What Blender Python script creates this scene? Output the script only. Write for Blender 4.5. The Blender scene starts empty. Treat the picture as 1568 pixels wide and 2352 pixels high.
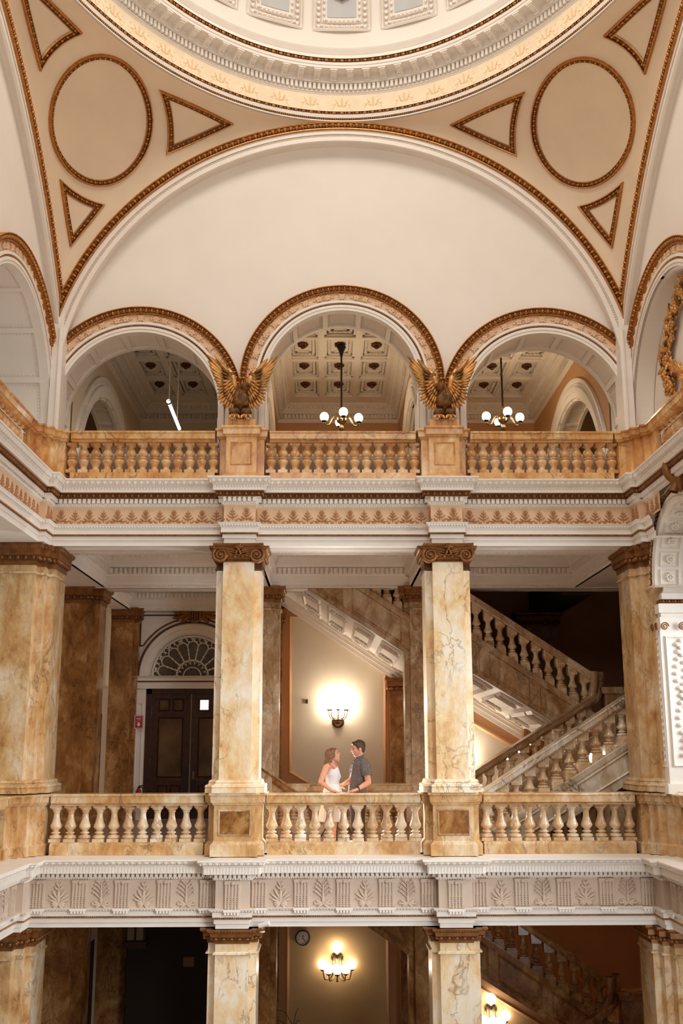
import bpy, math, random
import numpy as np
from mathutils import Matrix, Vector, geometry
random.seed(7)
C = bpy.context.scene.collection
PI = math.pi
# ------------------------------------------------------------------ camera
FPX, PITCH, YAW, ROLL = 2414.22, 0.2175, 0.0127, -0.0023
CAM = np.array([-0.2574, 0.0, 1.78])
_cp, _sp, _cy, _sy = math.cos(PITCH), math.sin(PITCH), math.cos(YAW), math.sin(YAW)
FW = np.array([_sy*_cp, _cy*_cp, _sp]); RT = np.array([_cy, -_sy, 0.0]); UP = np.cross(RT, FW)
_c, _s = math.cos(ROLL), math.sin(ROLL)
RT, UP = _c*RT + _s*UP, -_s*RT + _c*UP
cd = bpy.data.cameras.new('camera'); co = bpy.data.objects.new('camera', cd); C.objects.link(co)
cd.sensor_fit = 'VERTICAL'; cd.sensor_height = 36.0; cd.sensor_width = 24.0
cd.lens = FPX/2352*36.0; cd.clip_end = 200
M = Matrix(((RT[0], UP[0], -FW[0], CAM[0]), (RT[1], UP[1], -FW[1], CAM[1]), (RT[2], UP[2], -FW[2], CAM[2]), (0, 0, 0, 1)))
co.matrix_world = M
S = bpy.context.scene
S.camera = co
S.view_settings.view_transform = 'Standard'; S.view_settings.look = 'None'
S.view_settings.gamma = 1.0; S.view_settings.use_curve_mapping = False
S.view_settings.exposure = 0.0
# ------------------------------------------------------------------ light
wd = bpy.data.worlds.new('world'); S.world = wd; wd.use_nodes = True
nt = wd.node_tree; nt.nodes.clear()
wo = nt.nodes.new('ShaderNodeOutputWorld'); bg = nt.nodes.new('ShaderNodeBackground')
tc = nt.nodes.new('ShaderNodeTexCoord'); sx = nt.nodes.new('ShaderNodeSeparateXYZ')
rp = nt.nodes.new('ShaderNodeValToRGB')
ma = nt.nodes.new('ShaderNodeMapRange'); ma.inputs['From Min'].default_value = -1; ma.inputs['From Max'].default_value = 1
while len(rp.color_ramp.elements) > 1: rp.color_ramp.elements.remove(rp.color_ramp.elements[-1])
_stops = [(0.0, (.58, .54, .49)), (.30, (.29, .27, .245)), (.46, (.04, .035, .03)), (.56, (.055, .049, .043)), (.66, (.31, .29, .26)), (.88, (1.05, 1.0, .92))]
rp.color_ramp.elements[0].position = 0; rp.color_ramp.elements[0].color = _stops[0][1]+(1,)
for _p, _k in _stops[1:]: e = rp.color_ramp.elements.new(_p); e.color = _k+(1,)
nt.links.new(tc.outputs['Generated'], sx.inputs[0]); nt.links.new(sx.outputs['Z'], ma.inputs['Value']); nt.links.new(ma.outputs[0], rp.inputs[0])
nt.links.new(rp.outputs[0], bg.inputs[0]); bg.inputs[1].default_value = 1.0
nt.links.new(bg.outputs[0], wo.inputs[0])
def area(name, loc, target, sx_, sy_, watts, col, spread=PI):
    l = bpy.data.lights.new(name, 'AREA'); l.shape = 'RECTANGLE'; l.size = sx_; l.size_y = sy_
    l.energy = watts; l.color = col; l.spread = spread
    o = bpy.data.objects.new(name, l); C.objects.link(o); o.location = loc
    o.rotation_euler = (Vector(target)-Vector(loc)).to_track_quat('-Z', 'Y').to_euler()
    return o
def point(name, loc, watts, col, r=0.06):
    l = bpy.data.lights.new(name, 'POINT'); l.energy = watts; l.color = col; l.shadow_soft_size = r
    o = bpy.data.objects.new(name, l); C.objects.link(o); o.location = loc; return o
DOME = area('dome_daylight', (0, 9.5, 19.2), (0, 14.0, 8.0), 5, 5, 620, (1.0, 0.98, 0.94))
area('front_fill', (0, 3.5, 9.0), (0, 18.5, 9.5), 8, 4, 330, (1.0, 0.98, 0.94))  # added soft fill for the pendentives, from assumed windows on the unseen side
SIDEW = area('side_window_daylight', (7.6, 15.8, 3.2), (-5.3, 18.0, .8), 2.0, 2.6, 130, (0.80, 0.90, 1.0), 1.5)
area('side_window_daylight_near', (5.2, 8.6, 1.9), (-3.2, 18.0, -.4), 2.4, 3.6, 105, (0.86, 0.93, 1.0), 1.15)
area('side_window_daylight_low', (5.4, 14.0, -2.2), (-5.3, 18.0, -1.2), 2.0, 2.6, 110, (0.80, 0.90, 1.0))
# ------------------------------------------------------------------ helpers
def at(x, y, Y):
    d = FW*FPX + RT*(x-784) - UP*(y-1176)
    return CAM + d*((Y-CAM[1])/d[1])
def atx(x, y, X):
    d = FW*FPX + RT*(x-784) - UP*(y-1176)
    return CAM + d*((X-CAM[0])/d[0])
def zr(y, off=0.0, base=18.2): return at(789, y, base-off)[2]
class MB:
    def __init__(s): s.V = []; s.F = []; s.n = 0
    def add(s, v, f, m=0, sm=False):
        v = np.asarray(v, float).reshape(-1, 3)
        f = np.asarray(f, int)
        if len(f) == 0: return s
        s.V.append(v); s.F.append((f+s.n, m, sm)); s.n += len(v); return s
    def vf(s, vf, m=0, sm=False): return s.add(vf[0], vf[1], m, sm)
    def join(s, o, T=None):
        for v in [0]:
            V = np.concatenate(o.V) if o.V else np.zeros((0, 3))
            if T is not None: V = T(V)
            s.V.append(V)
            for f, m, sm in o.F: s.F.append((f+s.n, m, sm))
            s.n += len(V)
        return s
    def build(s, name, mats, parent=None, kind=None, loc=None):
        V = np.concatenate(s.V) if s.V else np.zeros((0, 3))
        me = bpy.data.meshes.new(name)
        if parent is not None: V = V - np.array(wloc(parent))
        elif loc is not None: V = V - np.array(loc)
        loops = []; starts = []; mi = []; smo = []; p = 0; tot = []
        for f, m, sm in s.F:
            k, w = f.shape
            loops.append(f.ravel()); starts.append(p+np.arange(k)*w); tot.append(np.full(k, w)); p += k*w
            mi.append(np.full(k, m)); smo.append(np.full(k, sm))
        L = np.concatenate(loops).astype(np.int32); St = np.concatenate(starts).astype(np.int32)
        me.vertices.add(len(V)); me.vertices.foreach_set('co', V.ravel().astype(np.float32))
        me.loops.add(len(L)); me.loops.foreach_set('vertex_index', L)
        me.polygons.add(len(St)); me.polygons.foreach_set('loop_start', St)
        try: me.polygons.foreach_set('loop_total', np.concatenate(tot).astype(np.int32))
        except Exception: pass
        me.polygons.foreach_set('material_index', np.concatenate(mi).astype(np.int32))
        me.polygons.foreach_set('use_smooth', np.concatenate(smo).astype(bool))
        me.update(calc_edges=True); me.validate()
        if not isinstance(mats, (list, tuple)): mats = [mats]
        for m in mats: me.materials.append(m)
        o = bpy.data.objects.new(name, me); C.objects.link(o)
        if parent is not None: o.parent = parent
        elif loc is not None: o.location = loc
        if kind: o['kind'] = kind
        return o
def wloc(o):
    l = Vector(o.location)
    while o.parent is not None: o = o.parent; l = l + Vector(o.location)
    return l
def thing(name, label, cat, loc=(0, 0, 0), group=None, kind=None):
    o = bpy.data.objects.new(name, None); C.objects.link(o); o.location = loc; o.empty_display_size = 0.1
    return tag(o, label, cat, group, kind)
def tag(o, label=None, cat=None, group=None, kind=None):
    if label: o['label'] = label
    if cat: o['category'] = cat
    if group: o['group'] = group
    if kind: o['kind'] = kind
    return o
def struct(name, mb, mats, label, cat, parent=None):
    o = mb.build(name, mats, parent)
    return tag(o, label, cat, None, 'structure')
def box(x0, x1, y0, y1, z0, z1):
    v = [(x0, y0, z0), (x1, y0, z0), (x1, y1, z0), (x0, y1, z0), (x0, y0, z1), (x1, y0, z1), (x1, y1, z1), (x0, y1, z1)]
    return v, [(0, 3, 2, 1), (4, 5, 6, 7), (0, 1, 5, 4), (1, 2, 6, 5), (2, 3, 7, 6), (3, 0, 4, 7)]
def surf(P, cu=False, cv=False):
    P = np.asarray(P, float); nu, nv = P.shape[:2]
    i = np.arange(nu if cu else nu-1); j = np.arange(nv if cv else nv-1)
    I, J = np.meshgrid(i, j, indexing='ij'); I2 = (I+1) % nu; J2 = (J+1) % nv
    f = np.stack([I*nv+J, I2*nv+J, I2*nv+J2, I*nv+J2], -1).reshape(-1, 4)
    return P.reshape(-1, 3), f
def lathe(prof, n=20, c=(0, 0, 0), cap=True):
    a = np.arange(n)*2*PI/n; pr = np.asarray(prof, float)
    P = np.stack([np.stack([c[0]+r*np.cos(a), c[1]+r*np.sin(a), np.full(n, c[2]+z)], -1) for r, z in pr])
    return surf(P, False, True)
def disc(mb, c, r, n, axis, m=0):
    a = np.arange(n)*2*PI/n; ax = Vector(axis).normalized(); u = ax.orthogonal().normalized(); w = ax.cross(u)
    v = [tuple(np.array(c)+r*(math.cos(t)*np.array(u)+math.sin(t)*np.array(w))) for t in a]
    mb.add(v, [list(range(n))], m)
def tube(pts, r, n=8, cap=True):
    pts = np.asarray(pts, float); N = len(pts); r = np.full(N, r) if np.isscalar(r) else np.asarray(r)
    T = np.gradient(pts, axis=0); T /= np.linalg.norm(T, axis=1)[:, None]+1e-12
    ref = np.array([0, 0, 1.0]) if abs(T[0][2]) < 0.9 else np.array([1.0, 0, 0])
    u = np.cross(T[0], ref); u /= np.linalg.norm(u); P = []
    for k in range(N):
        u = u - T[k]*(u@T[k]); u /= np.linalg.norm(u)+1e-12; w = np.cross(T[k], u)
        a = np.arange(n)*2*PI/n
        P.append(pts[k]+r[k]*(np.cos(a)[:, None]*u+np.sin(a)[:, None]*w))
    return surf(np.array(P), False, True)
def bez(p, n=12):
    p = [np.array(q, float) for q in p]; t = np.linspace(0, 1, n)[:, None]
    if len(p) == 3: return (1-t)**2*p[0]+2*t*(1-t)*p[1]+t*t*p[2]
    return (1-t)**3*p[0]+3*t*(1-t)**2*p[1]+3*t*t*(1-t)*p[2]+t**3*p[3]
def crom(P, n=6):
    P = [np.array(q, float) for q in P]; Q = [2*P[0]-P[1]]+P+[2*P[-1]-P[-2]]; out = []
    for i in range(1, len(Q)-2):
        for t in np.linspace(0, 1, n, endpoint=False):
            a, b, c, d = Q[i-1:i+3]
            out.append(0.5*((2*b)+(c-a)*t+(2*a-5*b+4*c-d)*t*t+(-a+3*b-3*c+d)*t**3))
    out.append(P[-1]); return np.array(out)
def _octa(sub):
    v = [(1, 0, 0), (-1, 0, 0), (0, 1, 0), (0, -1, 0), (0, 0, 1), (0, 0, -1)]
    f = [(0, 2, 4), (2, 1, 4), (1, 3, 4), (3, 0, 4), (2, 0, 5), (1, 2, 5), (3, 1, 5), (0, 3, 5)]
    v = [np.array(a, float) for a in v]
    for _ in range(sub):
        mid = {}; nf = []
        def m(a, b):
            k = (min(a, b), max(a, b))
            if k not in mid:
                q = v[a]+v[b]; v.append(q/np.linalg.norm(q)); mid[k] = len(v)-1
            return mid[k]
        for a, b, c in f:
            ab, bc, ca = m(a, b), m(b, c), m(c, a); nf += [(a, ab, ca), (b, bc, ab), (c, ca, bc), (ab, bc, ca)]
        f = nf
    return np.array(v), np.array(f)
S1, S2, S3 = _octa(1), _octa(2), _octa(3)
UBOX = (np.array(box(-.5, .5, -.5, .5, -.5, .5)[0], float), np.array(box(0, 1, 0, 1, 0, 1)[1]))
def _torus(R, r, a0, a1, nu, nv):
    P = [[((R+r*math.cos(b))*math.cos(a), r*math.sin(b), (R+r*math.cos(b))*math.sin(a)) for b in np.arange(nv)*2*PI/nv] for a in np.linspace(a0, a1, nu)]
    return surf(np.array(P), False, True)
UARC = _torus(1.0, .16, PI*.92, 2*PI+PI*.08, 9, 4)
def place(mb, unit, O, X, Y, Z, m=0, sm=True):
    v, f = unit; O = np.asarray(O, float).reshape(-1, 3); N = len(O)
    if N == 0: return
    X, Y, Z = [np.broadcast_to(np.asarray(a, float), (N, 3)) for a in (X, Y, Z)]
    P = O[:, None, :]+v[None, :, 0:1]*X[:, None, :]+v[None, :, 1:2]*Y[:, None, :]+v[None, :, 2:3]*Z[:, None, :]
    F = (f[None]+(np.arange(N)*len(v))[:, None, None]).reshape(-1, f.shape[1])
    mb.add(P.reshape(-1, 3), F, m, sm)
def ell(mb, c, rx, ry, rz, m=0, sub=2, R=None):
    v, f = (S1, S2, S3)[sub-1]; q = v*np.array([rx, ry, rz])
    if R is not None: q = q@np.array(R).T
    mb.add(q+np.array(c), f, m, True)
def cap2(mb, a, b, ra, rb, m=0, n=10):
    a = np.array(a, float); b = np.array(b, float); d = b-a; L = np.linalg.norm(d)
    if L < 1e-6: ell(mb, a, ra, ra, ra, m); return
    d /= L; pts = []; rr = []
    for t in np.linspace(-PI/2+.15, 0, 4): pts.append(a+d*ra*math.sin(t)); rr.append(ra*math.cos(t))
    for t in np.linspace(0, PI/2-.15, 4): pts.append(b+d*rb*math.sin(t)); rr.append(rb*math.cos(t))
    v, f = tube(pts, rr, n); k = len(pts)
    mb.add(v, f, m, True); mb.add(v, [list(range(n))[::-1]], m, True); mb.add(v, [list(range((k-1)*n, k*n))], m, True)
# plan (horizontal) mouldings: offset to the right of travel
def mitre(path, closed=False):
    p = np.asarray(path, float); n = len(p); A = []
    for i in range(n):
        def nrm(a, b):
            d = p[b]-p[a]; d = d/np.linalg.norm(d); return np.array([d[1], -d[0]])
        n1 = nrm(i-1, i) if (i > 0 or closed) else None
        n2 = nrm(i, (i+1) % n) if (i < n-1 or closed) else None
        if n1 is None: A.append(n2)
        elif n2 is None: A.append(n1)
        else:
            s = n1+n2; A.append(s/(1+n1@n2))
    return p, np.array(A)
def psweep(mb, path, prof, m=0, closed=False):
    p, A = mitre(path, closed)
    for (o0, z0), (o1, z1) in zip(prof[:-1], prof[1:]):
        a = p+A*o0; b = p+A*o1
        P = np.stack([np.c_[a, np.full(len(a), z0)], np.c_[b, np.full(len(b), z1)]], 1)
        v, f = surf(P, closed); mb.add(v, f, m)
def pcap(mb, path, off, z, back, m=0):
    pass
def prun(path, off, sp, closed=False, ends=0.0):
    p, A = mitre(path, closed); q = p+A*off; O = []; T = []; N = []
    k = len(q) if closed else len(q)-1
    for i in range(k):
        a, b = q[i], q[(i+1) % len(q)]; d = b-a; L = np.linalg.norm(d)
        if L < 1e-6: continue
        d = d/L; n = int(round((L-2*ends)/sp))
        if n < 1: continue
        s = ends+(np.arange(n)+.5)*(L-2*ends)/n
        O.append(a+s[:, None]*d); T.append(np.repeat(d[None], n, 0)); N.append(np.repeat(np.array([[d[1], -d[0]]]), n, 0))
    z = lambda L: np.c_[np.concatenate(L), np.zeros(sum(len(x) for x in L))]
    return z(O), z(T), z(N)
Zv = np.array([0, 0, 1.0])
def lift(O, z): O = O.copy(); O[:, 2] = z; return O
def eggs(mb, O, T, N, U, pitch, h, dep, m=0, arc=True, md=None):
    md = m if md is None else md
    place(mb, S2, O+N*dep*.25, T*pitch*.25, N*dep*.55, U*h*.40, m)
    if arc: place(mb, UARC, O+N*dep*.2+U*h*.04, T*pitch*.37, N*dep*.55, U*h*.47, m)
    place(mb, S1, O+T*pitch*.5+N*dep*.1, T*pitch*.07, N*dep*.5, U*h*.46, m)
def beads(mb, O, T, N, U, sp, r, m=0): place(mb, S1, O, T*sp*.40, N*r, U*r, m)
# arches: plane frame c, u (horizontal), w (up), n (towards viewer)
def asweep(mb, c, u, w, n, prof, a0=0.0, a1=PI, N=64, m=0, half=None, sm=False):
    c, u, w, n = [np.array(k, float) for k in (c, u, w, n)]
    for (r0, d0), (r1, d1) in zip(prof[:-1], prof[1:]):
        P = []
        for r, d in ((r0, d0), (r1, d1)):
            b0, b1 = a0, a1
            if half is not None and r > half:
                t = math.acos(half/r); b0, b1 = max(a0, t), min(a1, PI-t)
            t = np.linspace(b0, b1, N)
            P.append(c+r*(np.cos(t)[:, None]*u+np.sin(t)[:, None]*w)+d*n)
        v, f = surf(np.stack(P, 1)); mb.add(v, f, m, sm)
def arun(c, u, w, n, r, d, sp, a0=0.0, a1=PI):
    c, u, w, n = [np.array(k, float) for k in (c, u, w, n)]
    k = max(1, int(round(r*(a1-a0)/sp))); t = a0+(np.arange(k)+.5)*(a1-a0)/k
    R = np.cos(t)[:, None]*u+np.sin(t)[:, None]*w; T = -np.sin(t)[:, None]*u+np.cos(t)[:, None]*w
    return c+r*R+d*n, T, np.repeat(n[None], k, 0), R
def inside(poly, x, y):
    c = False; j = len(poly)-1
    for i in range(len(poly)):
        xi, yi = poly[i]; xj, yj = poly[j]
        if (yi > y) != (yj > y) and x < (xj-xi)*(y-yi)/(yj-yi)+xi: c = not c
        j = i
    return c
def planar(outer, holes, f3):
    pts = [Vector(p) for p in outer]; edges = [(i, (i+1) % len(outer)) for i in range(len(outer))]
    for h in holes:
        b = len(pts); pts += [Vector(p) for p in h]; edges += [(b+i, b+(i+1) % len(h)) for i in range(len(h))]
    v, e_, f, *_ = geometry.delaunay_2d_cdt(pts, edges, [], 0, 1e-5)
    out = []
    for t in f:
        cx = sum(v[i][0] for i in t)/3; cy = sum(v[i][1] for i in t)/3
        if inside(outer, cx, cy) and not any(inside(h, cx, cy) for h in holes): out.append(tuple(t))
    return [f3(p[0], p[1]) for p in v], out
def archpoly(cx, zs, r, zb, n=40):
    return [(cx+r, zb)]+[(cx+r*math.cos(t), zs+r*math.sin(t)) for t in np.linspace(0, PI, n)]+[(cx-r, zb)]
def frame_rect(mb, f3, x0, x1, z0, z1, w, d, m=0):
    """raised moulding frame on a plane: f3(x,z,depth out)"""
    o = [(x0, z0), (x1, z0), (x1, z1), (x0, z1)]; i = [(x0+w, z0+w), (x1-w, z0+w), (x1-w, z1-w), (x0+w, z1-w)]
    k = [((a+b)/2, (c+e)/2) for (a, c), (b, e) in zip(o, i)]
    A = [f3(*p, 0) for p in o]; K = [f3(*p, d) for p in k]; B = [f3(*p, 0) for p in i]
    for j in range(4):
        j2 = (j+1) % 4
        mb.add([A[j], A[j2], K[j2], K[j]], [(0, 1, 2, 3)], m); mb.add([K[j], K[j2], B[j2], B[j]], [(0, 1, 2, 3)], m)
def polyframe(mb, pts, f3, w, d, m=0):
    pts = [np.array(p, float) for p in pts]; n = len(pts); c = sum(pts)/n; ins = []
    area_ = sum(pts[i][0]*pts[(i+1) % n][1]-pts[(i+1) % n][0]*pts[i][1] for i in range(n)); sg = 1 if area_ > 0 else -1
    for i in range(n):
        d1 = pts[i]-pts[i-1]; d2 = pts[(i+1) % n]-pts[i]; d1 /= np.linalg.norm(d1); d2 /= np.linalg.norm(d2)
        n1 = sg*np.array([-d1[1], d1[0]]); n2 = sg*np.array([-d2[1], d2[0]]); ins.append((n1+n2)/(1+n1@n2))
    for j in range(n):
        k = (j+1) % n; a, b = pts[j], pts[k]; ai, bi = a+ins[j]*w, b+ins[k]*w; am, bm = a+ins[j]*w*.45, b+ins[k]*w*.45
        mb.add([f3(*a, 0), f3(*b, 0), f3(*bm, d), f3(*am, d)], [(0, 1, 2, 3)], m)
        mb.add([f3(*am, d), f3(*bm, d), f3(*bi, 0), f3(*ai, 0)], [(0, 1, 2, 3)], m)
def dup(o, parent=None, loc=None):
    c = o.copy(); C.objects.link(c)
    if parent is not None: c.parent = parent
    if loc is not None: c.location = loc
    for ch in list(o.children): dup(ch, c)
    return c
# ------------------------------------------------------------------ materials
def srgb(r, g, b):
    f = lambda c: (c/255/12.92) if c/255 <= .04045 else ((c/255+.055)/1.055)**2.4
    return (f(r), f(g), f(b), 1)
def mat(name, col, rough=.6, metal=0.0, noise=0.06, scale=3.0, bump=0.0, bscale=60, spec=.5, emit=None, es=0):
    m = bpy.data.materials.new(name); m.use_nodes = True; t = m.node_tree; b = t.nodes['Principled BSDF']
    b.inputs['Roughness'].default_value = rough; b.inputs['Metallic'].default_value = metal
    b.inputs['Specular IOR Level'].default_value = spec
    cx = t.nodes.new('ShaderNodeTexCoord'); n = t.nodes.new('ShaderNodeTexNoise'); n.inputs['Scale'].default_value = scale; n.inputs['Detail'].default_value = 5
    r = t.nodes.new('ShaderNodeValToRGB')
    lo = tuple(c*(1-noise) for c in col[:3])+(1,); hi = tuple(min(1, c*(1+noise)) for c in col[:3])+(1,)
    r.color_ramp.elements[0].position = .3; r.color_ramp.elements[0].color = lo
    r.color_ramp.elements[1].position = .7; r.color_ramp.elements[1].color = hi
    t.links.new(cx.outputs['Object'], n.inputs['Vector']); t.links.new(n.outputs['Fac'], r.inputs[0]); t.links.new(r.outputs[0], b.inputs['Base Color'])
    if bump:
        n2 = t.nodes.new('ShaderNodeTexNoise'); n2.inputs['Scale'].default_value = bscale; n2.inputs['Detail'].default_value = 3
        bp = t.nodes.new('ShaderNodeBump'); bp.inputs['Strength'].default_value = bump; bp.inputs['Distance'].default_value = .02
        t.links.new(cx.outputs['Object'], n2.inputs['Vector']); t.links.new(n2.outputs['Fac'], bp.inputs['Height']); t.links.new(bp.outputs[0], b.inputs['Normal'])
    if emit:
        b.inputs['Emission Color'].default_value = emit; b.inputs['Emission Strength'].default_value = es
    return m
def marble(name, pale, mid, deep, vein, rough=.18, scale=1.0, bias=0.0, veinw=.022, vstr=.62, stretch=(1, 1, .55)):
    m = bpy.data.materials.new(name); m.use_nodes = True; t = m.node_tree; N = t.nodes; L = t.links; b = N['Principled BSDF']
    b.inputs['Roughness'].default_value = rough
    cx = N.new('ShaderNodeTexCoord'); oi = N.new('ShaderNodeObjectInfo')
    mu = N.new('ShaderNodeVectorMath'); mu.operation = 'MULTIPLY'; mu.inputs[1].default_value = tuple(scale*s for s in stretch)
    ad = N.new('ShaderNodeVectorMath'); ad.operation = 'ADD'; cm = N.new('ShaderNodeMath'); cm.operation = 'MULTIPLY'; cm.inputs[1].default_value = 37.0
    L.new(oi.outputs['Random'], cm.inputs[0]); L.new(cx.outputs['Object'], mu.inputs[0]); L.new(mu.outputs[0], ad.inputs[0]); L.new(cm.outputs[0], ad.inputs[1])
    n1 = N.new('ShaderNodeTexNoise'); n1.inputs['Scale'].default_value = 1.5; n1.inputs['Detail'].default_value = 8; n1.inputs['Roughness'].default_value = .62; n1.inputs['Distortion'].default_value = .9
    L.new(ad.outputs[0], n1.inputs['Vector'])
    r = N.new('ShaderNodeValToRGB'); el = r.color_ramp.elements
    el[0].position = .34-bias; el[0].color = pale; el[1].position = .72-bias; el[1].color = deep
    q = el.new(.52-bias); q.color = mid
    L.new(n1.outputs['Fac'], r.inputs[0])
    n3 = N.new('ShaderNodeTexNoise'); n3.inputs['Scale'].default_value = 11; n3.inputs['Detail'].default_value = 6; n3.inputs['Roughness'].default_value = .7
    L.new(ad.outputs[0], n3.inputs['Vector'])
    mx = N.new('ShaderNodeMixRGB'); mx.blend_type = 'OVERLAY'; mx.inputs[0].default_value = .7
    L.new(r.outputs[0], mx.inputs[1]); L.new(n3.outputs['Fac'], mx.inputs[2])
    # veins: thin level sets of a distorted noise
    n2 = N.new('ShaderNodeTexNoise'); n2.inputs['Scale'].default_value = 2.3; n2.inputs['Detail'].default_value = 9; n2.inputs['Roughness'].default_value = .6; n2.inputs['Distortion'].default_value = .7
    L.new(ad.outputs[0], n2.inputs['Vector'])
    s = N.new('ShaderNodeMath'); s.operation = 'SUBTRACT'; s.inputs[1].default_value = .5; L.new(n2.outputs['Fac'], s.inputs[0])
    a = N.new('ShaderNodeMath'); a.operation = 'ABSOLUTE'; L.new(s.outputs[0], a.inputs[0])
    mr = N.new('ShaderNodeMapRange'); mr.inputs['From Min'].default_value = 0; mr.inputs['From Max'].default_value = veinw; mr.inputs['To Min'].default_value = vstr; mr.inputs['To Max'].default_value = 0
    L.new(a.outputs[0], mr.inputs['Value'])
    n4 = N.new('ShaderNodeTexNoise'); n4.inputs['Scale'].default_value = 1.1; L.new(ad.outputs[0], n4.inputs['Vector'])
    mr2 = N.new('ShaderNodeMapRange'); mr2.inputs['From Min'].default_value = .40; mr2.inputs['From Max'].default_value = .56; L.new(n4.outputs['Fac'], mr2.inputs['Value'])
    mm = N.new('ShaderNodeMath'); mm.operation = 'MULTIPLY'; L.new(mr.outputs[0], mm.inputs[0]); L.new(mr2.outputs[0], mm.inputs[1])
    m2 = N.new('ShaderNodeMixRGB'); m2.inputs[2].default_value = vein; L.new(mm.outputs[0], m2.inputs[0]); L.new(mx.outputs[0], m2.inputs[1])
    L.new(m2.outputs[0], b.inputs['Base Color'])
    return m
PLASTER = mat('cream_plaster', srgb(240, 228, 214), .75, noise=.025, scale=1.2, bump=.02)
PEND = mat('buff_plaster', srgb(236, 210, 178), .75, noise=.04, scale=1.5, bump=.03)
WHITE = mat('white_painted_plaster', srgb(240, 228, 214), .5, noise=.03, scale=4)
FRIEZEM = mat('peach_frieze', srgb(230, 191, 152), .7, noise=.05, scale=4)
PATT = mat('beige_patterned_strip', srgb(220, 202, 180), .7, noise=.05, scale=10)
BLOCKM = mat('peach_fluted_block', srgb(228, 176, 114), .6, noise=.05)
FRIEZED = mat('peach_relief', srgb(186, 132, 88), .7, noise=.1, scale=12)  # darker tint of the peach; puts shading and patina into the relief's colour
PALEF = mat('pale_peach_band', srgb(250, 226, 190), .7, noise=.05, scale=5)
STENCIL = mat('orange_stencil_paint', srgb(246, 204, 146), .7, noise=.05, scale=12)
TAUPE = mat('taupe_frieze', srgb(206, 182, 160), .7, noise=.05, scale=4)
TAN = mat('tan_wall_paint', srgb(203, 152, 104), .7, noise=.03)
TANG = mat('golden_panel_paint', srgb(214, 172, 116), .7, noise=.03, scale=2)
TANP = mat('beige_panel_paint', srgb(230, 212, 184), .7, noise=.03, scale=2)
GILT = mat('gilded_plaster', srgb(186, 122, 58), .38, .55, noise=.3, scale=14, bump=.06)
GILTD = mat('umber_glazed_gilt', srgb(98, 56, 24), .5, .35, noise=.3, scale=14)
BRONZE = mat('brown_gilt_capital', srgb(140, 88, 42), .42, .45, noise=.3, scale=10, bump=.05)
EAGLEM = mat('antique_gold_leaf', srgb(206, 150, 84), .42, .5, noise=.45, scale=7, bump=.15, bscale=30)
EAGLED = mat('tarnished_gold', srgb(120, 80, 42), .45, .5, noise=.5, scale=9, bump=.15, bscale=30)
MARB = marble('siena_marble', srgb(230, 208, 176), srgb(210, 168, 116), srgb(176, 116, 58), srgb(98, 66, 42), bias=.0)
MARBP = marble('pale_siena_marble', srgb(246, 228, 202), srgb(236, 200, 150), srgb(212, 150, 82), srgb(110, 80, 58), bias=-.06)
MARBW = marble('lit_veined_marble', srgb(236, 224, 208), srgb(210, 188, 160), srgb(176, 142, 106), srgb(60, 52, 46), vstr=.8, veinw=.03)  # near flight's marble; the brighter light on it is put into this paler colour
MARBO = marble('amber_siena_marble', srgb(240, 208, 160), srgb(222, 168, 102), srgb(182, 112, 52), srgb(92, 54, 28), bias=.04)
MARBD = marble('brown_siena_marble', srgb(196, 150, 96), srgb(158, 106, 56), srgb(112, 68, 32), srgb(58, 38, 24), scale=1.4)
MARBG = marble('grey_siena_marble', srgb(214, 190, 160), srgb(178, 140, 100), srgb(138, 98, 62), srgb(66, 50, 38), scale=1.3)
BALO = marble('amber_baluster_marble', srgb(240, 208, 164), srgb(220, 168, 110), srgb(186, 124, 66), srgb(120, 78, 48), rough=.14, scale=1.2, vstr=.4)
BALM = marble('baluster_marble', srgb(238, 218, 190), srgb(216, 180, 136), srgb(184, 134, 86), srgb(120, 78, 48), rough=.14, scale=1.2, vstr=.5)
WOOD = mat('dark_mahogany', srgb(66, 30, 16), .35, noise=.35, scale=9)
BLACK = mat('black_metal', srgb(22, 20, 19), .4, noise=.1)
DARK = mat('dark_doors_and_painted_shade', srgb(52, 36, 24), .8)  # dark doors; shade put into the colour on the stair beam and doorways
BRASS = mat('antique_brass', srgb(136, 110, 78), .28, .9, noise=.15, scale=20)
GLOBE = mat('lit_opal_glass', (1, .95, .86, 1), .4, emit=(1, .82, .56, 1), es=34)
GLOBE2 = mat('bright_opal_glass', (1, .95, .86, 1), .4, emit=(1, .92, .80, 1), es=50)
GLOBE3 = mat('amber_lit_opal_glass', (1, .95, .86, 1), .4, emit=(1, .92, .80, 1), es=8)
TUBEM = mat('lit_fluorescent_tube', (1, 1, 1, 1), .4, emit=(.95, .97, 1, 1), es=5)
FLOORM = mat('grey_terrazzo', srgb(170, 150, 138), .25, noise=.15, scale=18)
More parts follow.
